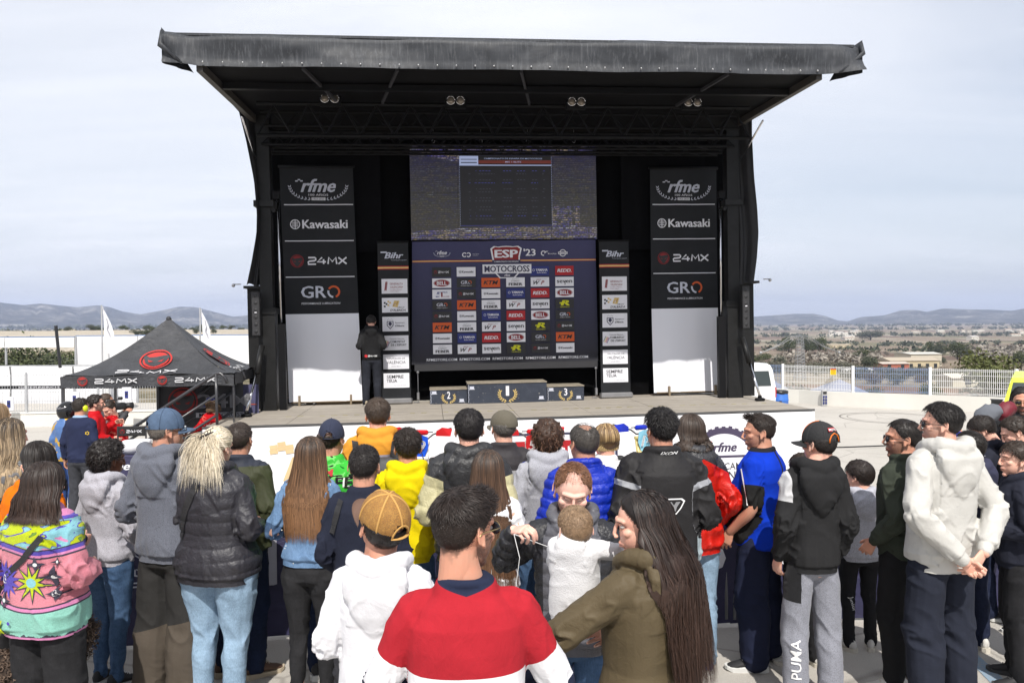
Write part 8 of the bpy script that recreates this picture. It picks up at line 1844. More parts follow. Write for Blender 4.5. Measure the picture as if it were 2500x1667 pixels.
person('woman with curly black hair tied up in a pale grey hoodie and jeans',262,1080,359,by=-22,hy=-38,hp=6,kind='f',skin='dark',build=1.0,hair=dict(style='curly',vol=.034,low=.22,n=1500,drop=.012),hairc=(.014,.010,.009),arms=('front',((.275,-.02,1.12),(.255,.12,.92))),
       hands=(None,('grip',None,(-.6,.5,0))),top_g=dict(kind='hoodie',t=.030,hood=1.05,hem=.87,color=sc(205,204,214),fab='heather',slack=.8),bot=dict(color=JEANM,kind='denim',t=.008,fit=.88),shoes=S_BLK,stance=.07,extras=x_phone)
CAPB = M('washed_blue_twill',rgb(78,98,124),.9,bs=.5,bscale=200,var=.3,vs=30)
person('man in a washed blue cap and dark grey melange hoodie',405,1005,385,by=-14,hy=-52,hp=2,build=.92,skin='tan',hair=dict(style='short',capped=True),hairc=(.16,.14,.12),cap=('ball',CAPB,CAPB,M('cap_stitch',rgb(60,78,102),.9)),beard=.3,arms=('front','front'),glasses=(m_clear,m_blk),
       top_g=dict(kind='hoodie',t=.028,hood=1.1,hem=.86,color=sc(120,124,136),fab='heather'),bot=dict(color=(.030,.029,.028),kind='cotton',t=.028,fit=1.15,zones=lambda t,o,a,c: t.mix(t.lt(o[2],t.m_('ADD',.50,t.m_('MULTIPLY',o[0],.25))),c,(.085,.070,.055))),shoes=S_DK)
def x_blonde(J):
 m = MB(); c = np.array([.02,-.150,.050]); a = np.linspace(-1,1,13)
 m.tube([tuple(c + np.array([t * .062,-.012 * (1 - t * t) - .004,t * .030 + .012])) for t in a],[.0035 + .0035 * (1 - t * t) for t in a],8)
 m.tube([tuple(c + np.array([t * .058,-.006 * (1 - t * t) + .004,t * .030 - .008])) for t in a],[.003 + .003 * (1 - t * t) for t in a],8)
 for t in a[1:-1:2]: m.tube([tuple(c + np.array([t * .060,-.012,t * .03 + .012])),tuple(c + np.array([t * .060,-.020,t * .03 + .030])),tuple(c + np.array([t * .060,.004,t * .03 + .042]))],.0026,5)
 V = np.concatenate(m.v); mesh_obj('hair_clip',xf(V,J.hm),m.f,m_blk,J.root,smooth=True)
 strapd(J,[(.0,1.42),(-.05,1.32),(-.11,1.20),(-.155,1.08)],.04)
person('blonde woman with hair clipped up in a black quilted jacket and light jeans',528,1047,392,by=-16,hy=-20,hp=12,kind='f',build=1.62,hair=dict(style='claw'),hairc=(.64,.54,.38),tip=(.80,.71,.55),arms=('front','front'),
       top_g=dict(kind='quilted_jacket',t=.034,hem=.815,quilt=.075,puff=.011,quilt_body=True,yoke=1.34,hood=.9,color=(.030,.029,.036),fab='nylon',collar=.03),bot=dict(color=JEANL,kind='denim',t=.008,fit=.95),shoes=S_WHT,extras=x_blonde)
person('man with cropped hair in an olive jacket behind the blonde woman',583,1032,350,by=-10,hy=-5,build=1.10,skin='tan',hair=dict(style='buzz',len=.010),hairc=(.045,.032,.026),arms=('front','front'),top_g=dict(kind='jacket',t=.036,hem=.82,collar=.035,color=sc(70,74,52),fab='shell',zones=lambda t,o,a,c: t.mix(t.gt(o[2],1.44),c,(.03,.035,.05))),bot=dict(color=JEAND,kind='denim',t=.016),shoes=S_BRN + ([-30,-40],))
def x_pearls(J):
 o,V,F = J.garm['top']; z = V[:,2]; idx = rng.permutation(np.nonzero(z > .95 * J.nb)[0])[:90]; m = MB()
 for i in idx: m.sphere(tuple(V[i]),.0042,6,4)
 mesh_obj('pearl_beads',np.concatenate(m.v),m.f,M('pearl',(.75,.73,.68),.2),J.root,smooth=True)
person('woman with very long copper tipped brown hair in a pearl studded denim jacket',757,1067,388,by=-6,hy=-4,kind='f',build=1.0,hair=dict(style='long',len=.50,wid=.118,bw=.122,vol=.013,n=2400,w=.004,wave=.004,cut=.10),hairc=(.042,.028,.020),tip=(.21,.105,.048),arms=('front','low'),
       top_g=dict(kind='denim_jacket',t=.022,hem=.925,color=sc(116,150,190),fab='denim',zones=lambda t,o,a,c: t.mix(t.gt(t.m_('ABSOLUTE',a),.42),c,rgb(44,66,98))),bot=dict(color=BLKJ,kind='denim',t=.004,fit=.84),shoes=(M('boot_tan',sc(200,180,150),.7),M('sole_dark',(.05,.05,.05),.7),None),extras=x_pearls,stance=.085)
def z_moto(t,o,a,c):
 n = t.noise(9,2,.4,vec=t.map((1,1,2.2),(0,.6,0)),dist=1.0); q = t.mix(t.gt(n,.54),sc(70,200,70),sc(130,225,120)); q = t.mix(t.gt(n,.62),q,(.02,.03,.02)); return t.mix(t.lt(n,.36),q,sc(20,110,40))
def x_green(J):
 decal(J,'top',[sew(shift(text('M',.045,bold=.05,sx=1.2),.03,1.40),m_red,1),sew(shift(text('A FE',.072,bold=.045,sx=1.1),.07,1.335),m_blk,1),sew(shift(text('A FE',.060,bold=.01,sx=1.1),.07,1.335),m_wht,1),sew(shift(text('TA',.07,bold=.05),.10,1.24,-12),M('violet_print',sc(90,60,160),.6),1),sew(shift(text('TA',.058,bold=.02),.10,1.24,-12),m_yel,1)])
person('man in a navy cap and green racing jersey',808,1030,352,by=-8,hy=-18,skin='tan',hair=dict(style='buzz',capped=True),hairc=DBR,cap=('ball',M('navy_twill',(.020,.026,.055),.9,bs=.4,bscale=200),M('navy_twill',(.020,.026,.055),.9,bs=.4,bscale=200),M('navy_seam',(.03,.036,.07),.9),22),arms=('front','front'),top_g=dict(kind='jersey',t=.026,hem=.84,color=(.1,.4,.1),fab='cotton',zones=z_moto),bot=dict(color=JEAND),shoes=S_BLK,extras=x_green)
def x_pack(J):
 nb = J.nb
 V,F = rings([(.06 * nb,-.215 * nb,z * nb,hx * nb,hy * nb) for z,hx,hy in ((.90,.06,.03),(.92,.115,.06),(1.0,.13,.075),(1.15,.13,.072),(1.26,.115,.06),(1.33,.08,.04),(1.35,.04,.02))],24,3)
 pk = mesh_obj('backpack',V + .004 * vnoise(V * 14,4)[:,None],F,M('backpack_nylon',(.045,.045,.05),.6,bs=.5,bscale=50),J.root,smooth=True)
 V,F = rings([(.06 * nb,-.285 * nb,z * nb,hx * nb,hy * nb) for z,hx,hy in ((.93,.06,.02),(.96,.10,.03),(1.08,.10,.03),(1.12,.07,.02))],20,3); mesh_obj('pocket',V,F,M('backpack_nylon',(.045,.045,.05),.6,bs=.5,bscale=50),pk,smooth=True)
 for s in (-1,1): strapd(J,[(s * .13,1.44),(s * .115,1.34),(s * .07 + .05,1.16)],.055,M('backpack_strap',(.055,.055,.06),.7,bs=.5,bscale=120),off=.012)
person('bespectacled man in an orange hooded top with a grey backpack',921,975,330,by=4,hy=14,build=1.02,hair=dict(style='short',len=.028),hairc=(.060,.040,.028),beard=.8,glasses=(m_clear,m_blk),arms=('front','front'),top_g=dict(kind='hoodie',t=.030,hood=1.0,hem=.84,color=sc(240,165,60),fab='cotton',zones=lambda t,o,a,c: t.mix(t.m_('MULTIPLY',t.lt(o[2],1.36),t.lt(t.m_('ABSOLUTE',a),.01)),c,sc(175,170,185))),bot=dict(color=JEAND),shoes=S_BLK,extras=x_pack)
person('man with short black hair in a plain dark navy sweater',889,1087,428,by=-3,hy=-3,build=1.10,skin='tan',hair=dict(style='buzz',len=.012),hairc=(.016,.012,.011),beard=.5,arms=('low','front'),hands=(('relax',None,None),None),top_g=dict(kind='sweater',t=.018,hem=.86,color=(.016,.019,.034),fab='cotton',slack=.9),bot=dict(color=(.03,.03,.035),t=.018),shoes=(M('shoe_beige',sc(210,190,160),.7),M('sole_cream',(.60,.56,.48),.7),None),extras=lambda J: strapd(J,[(-.11,1.43),(-.125,1.36),(-.16,1.25)],.035))
person('dark haired man in a bright yellow hoodie and jeans',994,1050,366,by=2,hy=14,build=.98,skin='tan',hair=dict(style='messy',len=.026),hairc=(.024,.016,.012),beard=.8,arms=('front','low'),top_g=dict(kind='hoodie',t=.026,hood=1.15,hem=.86,color=sc(250,225,10),fab='cotton',slack=1.2),bot=dict(color=JEANM,kind='denim',t=.012),shoes=S_WHT)
def tan_mesh():
 t = NT('trucker_mesh'); n = t.noise(30,3,.6); c = t.mix(t.ramp(n,[(.3,.0),(.7,1)]),sc(214,160,78),sc(184,128,56)); v = t.voro(330); c = t.mix(t.ramp(v,[(.34,0),(.55,.55)]),c,(.10,.06,.03)); t.set(c,.8); t.bump(v,.6,.003); return t.m
person('man in a tan trucker cap and white hoodie in the foreground',930,1203,585,hs=1.16,by=-4,hy=30,hp=-24,build=1.05,skin='tan',hair=dict(style='short',capped=True,len=.012),hairc=(.015,.011,.010),cap=('trucker',tan_mesh(),M('brim_brown',sc(120,92,78),.9,bs=.4,bscale=200),M('cap_tape',sc(222,172,96),.85),14),arms=('front','front'),top_g=dict(kind='hoodie',t=.028,hood=1.25,hem=.86,color=(.70,.70,.73),fab='cotton',slack=.75),bot=dict(color=sc(190,180,160),t=.02),shoes=S_WHT)
Z_red = lambda t,o,a,c: t.mix(t.lt(t.m_('ADD',o[2],t.m_('MULTIPLY',t.gt(t.m_('ABSOLUTE',a),.01),-.02)),1.225),t.mix(t.gt(o[2],1.487),t.mix(t.lt(o[2],1.13),c,c),NAVY),WHITE)
def z_red(t,o,a,c):
 aa = t.m_('ABSOLUTE',a); arm = t.gt(aa,.01)
 body = t.mix(t.lt(o[2],1.235),c,WHITE); body = t.mix(t.lt(o[2],1.12),body,NAVY); body = t.mix(t.gt(t.m_('ADD',o[2],t.m_('MULTIPLY',t.m_('ABSOLUTE',o[0]),-.30)),1.462),body,NAVY)
 sl = t.mix(t.gt(aa,.305),c,WHITE); sl = t.mix(t.gt(aa,.50),sl,NAVY); return t.mix(arm,body,sl)
person('man with faded black hair in a red white and navy sweatshirt nearest the camera',1136,1204,745,hs=1.10,by=4,hy=-42,hp=3,build=1.18,skin='tan',hair=dict(style='quiff',len=.034),hairc=(.022,.014,.011),beard=.85,glasses=(m_lens,m_gold,1.08),arms=(((.30,.02,1.15),(.16,.22,1.08)),((.32,.02,1.14),(.16,.22,1.08))),top_g=dict(kind='sweatshirt',t=.016,hem=.88,collar=.022,color=sc(190,42,54),fab='cotton',zones=z_red,slack=.8),bot=dict(color=(.02,.02,.03)),shoes=S_WHT)
person('man in a black padded gilet over cream sleeves with sunglasses',1144,1003,392,by=-2,hy=8,build=1.12,skin='fair',hair=dict(style='short',len=.03),hairc=(.012,.009,.009),glasses=(m_lens,m_blk),beard=.5,arms=('front','front'),top_g=dict(kind='padded_gilet',t=.032,quilt=.115,puff=.012,hood=1.05,hem=.87,color=(.026,.026,.028),fab='nylon',zones=lambda t,o,a,c: t.mix(t.gt(t.m_('ABSOLUTE',a),.13),c,sc(222,214,168))),bot=dict(color=NAVY),shoes=S_BLK)
def z_grey(t,o,a,c):
 q = t.mix(t.gt(o[2],1.33),c,(.035,.032,.036)); return t.mix(t.m_('MULTIPLY',t.gt(a,.05),t.lt(a,.5)),q,sc(30,70,200))
person('man in an olive flat cap with a black and grey jacket',1228,1005,334,by=2,hy=16,build=1.05,skin='fair',hair=dict(style='buzz',capped=True),hairc=GREY,cap=('flat',M('olive_wool',sc(112,106,92),.95,bs=.6,bscale=150),M('olive_wool',sc(112,106,92),.95,bs=.6,bscale=150),M('olive_seam',sc(96,90,78),.95),20),glasses=(m_lens,m_gold),arms=('front','front'),top_g=dict(kind='jacket',t=.032,collar=.03,hem=.84,color=sc(178,178,182),fab='shell',zones=z_grey),bot=dict(color=BLKJ),shoes=S_BLK)
person('woman with very long straight brown hair seen between the two gilets',1191,1100,418,by=-4,hy=-6,kind='f',hair=dict(style='long',len=.66,wid=.115,bw=.14,vol=.014,n=2400,w=.004,wave=.003,cut=.08),hairc=(.040,.028,.021),tip=(.13,.065,.034),arms=('front','front'),top_g=dict(kind='top',t=.018,hem=.86,color=(.70,.70,.72),fab='cotton'),bot=dict(color=JEANM,kind='denim'),shoes=S_WHT)
def x_bagstrap(J): strapd(J,[(.105,1.42),(.03,1.28),(-.07,1.12),(-.15,1.0)],.016,M('brown_leather',(.10,.05,.03),.6),off=.006)
person('woman with curly brown hair in a light grey hoodie and thin bag strap',1336,1030,358,by=3,hy=5,kind='f',build=1.12,hair=dict(style='curly',vol=.036,low=.34,n=800,drop=.03),hairc=(.050,.026,.016),tip=(.13,.06,.03),arms=('front','front'),top_g=dict(kind='hoodie',t=.032,hood=1.15,hem=.86,color=sc(196,197,206),fab='heather'),bot=dict(color=JEANM,kind='denim'),shoes=S_WHT,extras=x_bagstrap)
person('balding man in a bright blue quilted puffer jacket',1425,1036,392,by=6,hy=24,build=1.12,skin='tan',hair=dict(style='short',len=.014,bald=.50),hairc=(.060,.052,.046),arms=('front','front'),top_g=dict(kind='puffer_jacket',t=.034,quilt=.058,puff=.015,collar=.042,hem=.85,color=sc(18,52,190),fab='nylon'),bot=dict(color=NAVY),shoes=S_BLK)
person('woman with short blonde hair in a white top',1478,1036,332,by=8,hy=20,kind='f',build=1.05,hair=dict(style='bob',len=.075,wid=.085,bw=.070,vol=.016,fwd=105,back=-.01,n=1300),hairc=(.20,.12,.055),tip=(.50,.36,.17),arms=('front','front'),top_g=dict(kind='top',t=.016,hem=.86,color=(.72,.72,.72),fab='cotton'),bot=dict(color=JEANL,kind='denim'),shoes=S_WHT)
def x_cord(J):
 m = MB(); h = J.A[1][2]; m.tube([tuple(h + np.array([-.02,.10,.02])),tuple(h + np.array([-.05,.13,-.08])),tuple(h + np.array([-.03,.12,-.22]))],.0016,5)
 m.tube([tuple(h + np.array([-.02,.10,.02])),(.06,.17 * J.nb,1.36 * J.nb)],.0016,5); mesh_obj('hood_cord',np.concatenate(m.v),m.f,m_wht,J.root)
person('bearded man with receding red hair in a grey quilted black jacket facing us',1398,1132,500,hs=1.12,by=172,hy=178,hp=22,ht=-4,build=1.08,skin='pale',hair=dict(style='buzz',len=.012,bald=.50,bc=(0,.80,.62),sparse=.10),hairc=(.20,.095,.05),beard=.95,arms=('pocket',((.36,.04,1.27),(.27,.15,1.43))),hands=(None,('pinch',(-.55,.55,.25),(-.3,-.2,-.9))),
       top_g=dict(kind='quilted_jacket',t=.032,quilt=.058,puff=.014,hood=.8,collar=.03,hem=.84,color=(.10,.10,.115),fab='nylon',zones=lambda t,o,a,c: t.mix(t.m_('MAXIMUM',t.gt(t.m_('ABSOLUTE',a),.01),t.gt(t.m_('ABSOLUTE',o[0]),.135)),c,(.018,.018,.022))),bot=dict(color=JEANM,kind='denim',t=.014),shoes=S_BLK,extras=x_cord)
person('baby in a white fleece seen from behind held between the parents',1402,1238,600,by=-20,hy=14,hp=6,kind='c',skin='pale',build=1.3,hs=.84,H=.80,hair=dict(style='short',len=.016,line=.05),hairc=(.26,.17,.10),arms=(((.22,.10,1.20),(.10,.22,1.15)),((.44,.12,1.34),(.80,.28,1.40))),hands=(('none',None,None),('relax',None,None)),top_g=dict(kind='fleece_coat',t=.060,hood=1.25,hem=.74,color=(.66,.66,.67),fab='sherpa',fold=1.5),bot=dict(color=(.5,.5,.52),kind='cotton',t=.02),shoes=None,knees=[(.16,.26,.80),(.16,.26,.80),(.15,.36,.62),(.15,.36,.62)],group='parents with a baby')
person('smiling woman with long dark hair in an olive parka carrying the baby',1572,1205,628,by=46,hy=86,hp=8,kind='f',skin='fair',build=1.08,hair=dict(style='long',len=.58,wid=.140,bw=.150,vol=.020,n=4200,w=.0032,wave=.014,freq=7,cut=.26,fwd=108,back=-.045,yb=-.01,dep=.105),hairc=(.014,.010,.009),tip=(.045,.022,.014),arms=(((.34,.16,1.22),(.03,.30,1.19)),('front')),hands=(('relax',(-.1,.5,.8),(-.6,-.5,0)),('relax',None,None)),
       top_g=dict(kind='parka',t=.034,hood=1.05,hem=.60,flare=.02,cuff=False,color=sc(100,88,66),fab='shell',slack=1.0),bot=dict(color=(.02,.02,.02),t=.01),shoes=S_BLK,group='parents with a baby',stance=.07)
def x_biker(J):
 L = []; tri = [(-.062,.028),(-.045,.042),(.045,.042),(.062,.028),(.040,-.012),(.014,-.042),(-.014,-.042),(-.040,-.012)]
 o = np.array(tri); i_ = o * .84; n = len(o); L.append((np.vstack([o,i_]) + (.03,1.215),[(k,(k + 1) % n,n + (k + 1) % n,n + k) for k in range(n)],m_wht))
 L.append(sew(shift(poly([(-.036,.024),(-.012,.024),(0,.006),(.012,.024),(.036,.024),(.016,-.003),(.008,-.028),(0,-.012),(-.008,-.028),(-.016,-.003)]),.03,1.215),M('grey_print',(.22,.22,.23),.6),0))
 L.append(sew(shift(text('IXON',.017,bold=.04,shear=.4,sx=1.5),.02,1.487),m_wht,0)); decal(J,'top',L)
def z_bike(t,o,a,c):
 q = t.mix(t.band(t.m_('ABSOLUTE',a),.16,.215),c,sc(170,172,178)); return t.mix(t.m_('MULTIPLY',t.gt(t.m_('ABSOLUTE',o[0]),.172),t.lt(t.m_('ABSOLUTE',a),.01)),q,sc(190,205,210))
person('man with thick black hair in a black motorcycle jacket with a back badge',1614,1002,400,by=2,hy=16,build=1.20,skin='tan',hair=dict(style='messy',len=.032),hairc=(.010,.008,.008),arms=('front','front'),top_g=dict(kind='motorcycle_jacket',t=.040,collar=.04,hem=.84,color=(.020,.019,.020),fab='shell',zones=z_bike),bot=dict(color=(.012,.012,.014),kind='cotton',t=.03,fit=1.15),shoes=S_DK,extras=x_biker)
person('woman with brown hair in a red jacket with a black hood',1686,1012,350,by=14,hy=18,kind='f',build=1.10,hair=dict(style='bob',len=.15,wid=.095,vol=.014,fwd=112),hairc=(.045,.030,.022),arms=('front','pocket'),top_g=dict(kind='rain_jacket',t=.040,hood=.95,hem=.80,color=sc(225,35,20),fab='nylon',slack=1.2,zones=lambda t,o,a,c: t.mix(t.gt(t.m_('ADD',o[2],t.m_('MULTIPLY',t.m_('ABSOLUTE',o[0]),.5)),1.44),c,(.028,.028,.032))),bot=dict(color=JEANL,kind='denim',t=.014),shoes=(M('shoe_blue',sc(30,70,170),.7),M('sole_white',(.62,.62,.60),.7),None))
def z_polo(t,o,a,c):
 q = t.mix(t.gt(t.m_('ABSOLUTE',a),.27),c,(.014,.014,.014)); q = t.mix(t.gt(o[2],1.478),q,(.016,.016,.02)); return t.mix(t.m_('MULTIPLY',t.band(o[0],-.012,.012),t.m_('MULTIPLY',t.gt(o[2],1.26),t.lt(o[1],0))),q,(.016,.016,.02))
def x_polo(J):
 decal(J,'top',[sew(shift(text('AMV',.052,bold=.03,shear=.2,sx=1.2),.04,1.165),m_wht,1),sew(ringp(.0,1.235,.007,.011),m_wht)])
 S0,E,W = J.A[0]; decal(J,'top',[stroke([(-.055,1.37),(-.02,1.30),(.01,1.21),(.02,1.15)],.010) + (m_wht,)],'left',.004)
person('heavyset man in a bright blue short sleeved polo looking left',1856,1014,342,by=52,hy=84,hp=4,build=1.3,belly=.10,skin='tan',hair=dict(style='quiff',len=.028),hairc=(.035,.025,.020),beard=.45,arms=(((.262,-.03,1.12),(.20,.12,.95)),'low'),hands=(('relax',(-.1,.35,-.9),(.9,.1,0)),None),top_g=dict(kind='polo_shirt',t=.022,sleeve=.42,collar=.024,hem=.84,color=sc(12,62,205),fab='cotton',zones=z_polo,cuff=False),bot=dict(color=(.014,.018,.042),kind='cotton',t=.026,fit=1.15),shoes=(M('shoe_black',(.02,.02,.022),.7),M('sole_white',(.62,.62,.60),.7),None,[30,10]),extras=x_polo,stance=.12)
def x_boycap(J):
 nb = J.nb
 c = CC + (0,0,.006); r = CR + (.0115,.0125,.0205)
 q = []
 for a0 in (.55,-.55):
  q.append(tube([tuple(c + np.array([math.sin(a0 + .0) * math.cos(e) * (1 if e < 1.5 else .2),math.cos(a0) * math.cos(e),math.sin(e)]) * r) for e in np.linspace(-.05,1.5,10)],.0028,5))
 q.append(tube([tuple(c + np.array([math.sin(math.pi + a) * math.cos(e),math.cos(math.pi + a) * math.cos(e),math.sin(e)]) * r) for a,e in [(-.47,-.08),(-.44,.10),(-.3,.30),(0,.42),(.3,.30),(.44,.10),(.47,-.08)]],.004,6)); V,F = join(q)
 mesh_obj('cap_piping',xf(V,J.hm),F,m_org,J.root,smooth=True)
 m = MB(); T = text('MOTUL',.0125,bold=.04,shear=.15); pl = rect(-.032,.032,-.0105,.0105)
 for vf,off,mm in ((pl,0.0,0),(T,.0012,1)):
  v = np.asarray(vf[0],float)[:,:2]; el = .62 + (v[:,1]) / .095; a = math.pi - v[:,0] / .075 * 1.0
  P = c + np.c_[np.sin(a) * np.cos(el),np.cos(a) * np.cos(el),np.sin(el)] * (r + .002 + off); m.add(P,vf[1],mm)
 mesh_obj('cap_badge',xf(np.concatenate(m.v),J.hm),m.f,[m_red,m_wht],J.root,m.mi)
 v = shift(text('PUMA',.050,bold=.025,sx=1.25),-.135,.34,90); decal(J,'bottom',[sew(v,m_wht,1)],'back',.004)
def z_boy(t,o,a,c): return t.mix(t.m_('MAXIMUM',t.m_('MULTIPLY',t.band(a,-.27,-.005),t.gt(t.m_('ADD',t.m_('MULTIPLY',o[0],-1.0),0),.165)),0.0),c,sc(214,214,216))
def z_puma(t,o,a,c): return t.mix(t.m_('MULTIPLY',t.lt(o[0],-.105),t.gt(o[2],t.m_('ADD',.66,t.m_('MULTIPLY',o[0],-.10)))),c,(.016,.016,.018))
person('boy in a black and orange cap with a black hoodie and grey joggers',1984,1038,389,hx=.045,by=6,hy=30,hp=2,kind='m',build=.72,skin='fair',hair=dict(style='short',capped=True,len=.014),hairc=(.018,.013,.011),cap=('ball',M('black_twill',(.016,.016,.017),.8,bs=.4,bscale=200),M('black_twill',(.016,.016,.017),.8,bs=.4,bscale=200),M('black_seam',(.03,.03,.03),.8),18),glasses=(M('green_lens',(.04,.10,.03),.1,var=0),m_blk),arms=(((.235,-.05,1.13),(.195,.05,.92)),((.235,-.05,1.13),(.195,.05,.92))),top_g=dict(kind='hoodie',t=.030,hood=1.2,hem=.84,color=(.020,.020,.021),fab='cotton',zones=z_boy,slack=.9),bot=dict(color=sc(160,162,172),kind='heather',t=.020,fit=1.0,zones=z_puma),shoes=S_WHT,extras=x_boycap)
person('small child mostly hidden behind the boy in the orange piped cap',1961,1109,345,by=20,hy=40,kind='c',skin='child',hair=dict(style='fringe'),hairc=(.035,.022,.015),arms=('front','front'),top_g=dict(kind='hoodie',t=.03,color=(.03,.03,.035)),bot=dict(color=(.02,.02,.022),t=.012),shoes=S_WHT)
person('little boy in a pale grey hoodie and black joggers by the barrier',2098,1126,328,by=8,hy=34,hp=4,kind='c',build=1.12,skin='child',hair=dict(style='fringe'),hairc=(.022,.014,.011),arms=('low',((.26,.02,1.16),(.30,.26,1.12))),top_g=dict(kind='hoodie',t=.036,hood=1.15,hem=.84,color=sc(212,213,224),fab='heather'),bot=dict(color=(.018,.018,.020),kind='cotton',t=.010,fit=.9),shoes=S_WHT + ([35,-30],),extras=lambda J: decal(J,'bottom',[sew(shift(text('Junior',.05,sx=1.0),-.10,.45,-78),m_wht,1)],'back',.004))
person('man in sunglasses and an olive green sweatshirt jacket',2206,1027,367,by=34,hy=76,build=1.02,skin='tan',hair=dict(style='short',len=.02),hairc=(.016,.012,.010),beard=.7,glasses=(m_lens,m_blk),arms=('pocket','pocket'),top_g=dict(kind='jacket',t=.030,collar=.04,hem=.85,color=sc(66,72,62),fab='cotton'),bot=dict(color=(.014,.014,.015),kind='cotton',t=.014,fit=.95),shoes=S_WHT + ([45,10],),stance=.11)
person('tall man in a cream hooded jacket with hands clasped behind his back',2300,988,400,by=16,hy=68,build=1.0,skin='fair',hair=dict(style='short',len=.036),hairc=(.014,.011,.010),beard=.5,glasses=(m_lens,m_blk),arms=(((.280,-.10,1.15),(.055,-.190,.925)),((.280,-.10,1.15),(.085,-.195,.965))),hands=(('grip',(.75,.02,-.65),(-.1,-1,0)),('relax',(-.75,-.12,-.65),(-.1,1,.2))),
       top_g=dict(kind='jacket',t=.032,hood=1.15,collar=.03,hem=.82,color=sc(216,214,208),fab='shell',slack=.8,fold=.9),bot=dict(color=(.018,.021,.033),kind='cotton',t=.024,fit=1.08,fold=1.3),shoes=S_DK)
person('person in a navy hooded sweatshirt behind the cream jacket',2368,1055,330,by=20,hy=30,hair=dict(style='short'),hairc=DB,arms=('front','front'),top_g=dict(kind='hoodie',t=.034,hood=1.2,color=(.040,.042,.075),fab='cotton'),bot=dict(color=NAVY),shoes=S_WHT)
person('grey haired man in a royal blue jacket beyond the cream jacket',2352,1000,248,by=60,hy=70,hp=25,lean=12,skin='tan',hair=dict(style='short'),hairc=(.10,.09,.085),arms=('front','front'),top_g=dict(kind='jacket',t=.03,collar=.03,color=sc(14,58,200),fab='nylon'),bot=dict(color=NAVY),shoes=S_BLK)
def x_bluephone(J):
 h = J.A[0][2]; o = MB().bevbox(-.004,.004,-.036,.036,-.07,.07,.003).build('phone',[M('blue_phone',sc(120,200,225),.3)],None)
 p = Matrix.Rotation(R(J.by),4,'Z') @ Vector(h + np.array([.01,.05,.05])); o.location = J.pos + p; tag(o,'light blue phone held up by the dark haired boy at right','phone')
person('boy with a dark fringe in a navy hoodie holding up a blue phone',2402,1018,292,by=75,hy=62,hp=30,kind='c',skin='child',build=1.1,hair=dict(style='fringe'),hairc=(.020,.014,.011),arms=(((.25,.10,1.18),(.06,.26,1.33)),'front'),hands=(('grip',(.1,.3,.9),(.9,.2,0)),None),top_g=dict(kind='hoodie',t=.034,hood=1.1,color=(.022,.024,.036),fab='cotton',zones=lambda t,o,a,c: t.mix(t.gt(t.noise(16,1,.3),.69),c,(.3,.3,.32))),bot=dict(color=NAVY),shoes=S_WHT,extras=x_bluephone)
person('curly haired boy in a black top looking down at the right edge',2482,1020,305,by=80,hy=70,hp=28,kind='c',skin='child',hair=dict(style='curly',vol=.018,low=0),hairc=(.030,.020,.014),arms=('front','front'),top_g=dict(kind='hoodie',t=.03,color=(.020,.020,.022)),bot=dict(color=NAVY),shoes=S_BLK)
person('bearded man in sunglasses and a black t-shirt facing the camera',2494,946,258,by=165,hy=150,hp=8,build=1.1,skin='tan',hair=dict(style='wavy',len=.10,wid=.08,wave=.01,fwd=100),hairc=(.016,.013,.011),beard=1.0,glasses=(m_lens,m_gold),arms=('front','front'),top_g=dict(kind='t_shirt',t=.022,sleeve=.32,color=(.018,.018,.020),cuff=False),bot=dict(color=NAVY),shoes=S_BLK,extras=lambda J: decal(J,'top',[sew(shift(text('ALFA',.07,bold=.02),0,1.28),m_wht,1)],'front'))
person('boy with brown hair and a navy hooded top close to the right edge',2484,1080,362,by=66,hy=84,kind='c',skin='child',build=1.15,hair=dict(style='fringe'),hairc=(.034,.021,.014),arms=('front','front'),top_g=dict(kind='hoodie',t=.036,hood=1.0,hem=.84,color=(.020,.022,.034),fab='cotton'),bot=dict(color=(.018,.018,.02),t=.016),shoes=S_DK,extras=lambda J: decal(J,'top',[sew(shift(text('C',.07,bold=.03),.02,1.22),m_wht,1)]))
person('person in a black padded coat and jeans cut off by the right edge',2556,1085,348,by=60,hy=70,build=1.1,hair=dict(style='short'),hairc=DB,arms=('pocket','front'),top_g=dict(kind='puffer_jacket',t=.045,quilt=.09,hem=.84,color=(.020,.019,.022),fab='nylon'),bot=dict(color=rgb(50,84,128),kind='denim',t=.014),shoes=(M('shoe_leather',(.12,.045,.022),.5),M('sole_crepe',(.50,.40,.26),.8),M('lace_tan',(.5,.4,.25),.8),[50,62]))
GL = 'race people by the tent'
def helmet(J):
 c = np.array([0,.008,.005]); m = MB(); V,F = ellipsoid(c,(.118,.142,.135),30,22)
 keep = [f for f in F if not (np.mean(V[list(f)],0)[1] > .08 and -.045 < np.mean(V[list(f)],0)[2] < .055)]; keep = [f for f in keep if np.mean(V[list(f)],0)[2] > -.105]
 mesh_obj('helmet_shell',xf(V,J.hm),keep,M('helmet_gloss',(.012,.012,.013),.12),J.root,smooth=True)
 V,F = ellipsoid(c,(.112,.136,.10),24,16); F = [f for f in F if np.mean(V[list(f)],0)[1] > .06]; mesh_obj('helmet_visor',xf(V,J.hm),F,m_lens,J.root,smooth=True)
 m.tube([(-.10,-.06,.06),(-.05,-.12,.05),(.05,-.12,.05),(.10,-.06,.06)],.006,6); m.sphere((.06,-.112,.065),.008); m.tube([(-.108,.03,-.02),(-.112,-.03,.01),(-.09,-.08,.02)],.009,6)
 mesh_obj('helmet_decal',xf(np.concatenate(m.v),J.hm),m.f,[M('helmet_grey',(.25,.25,.27),.3)],J.root,smooth=True)
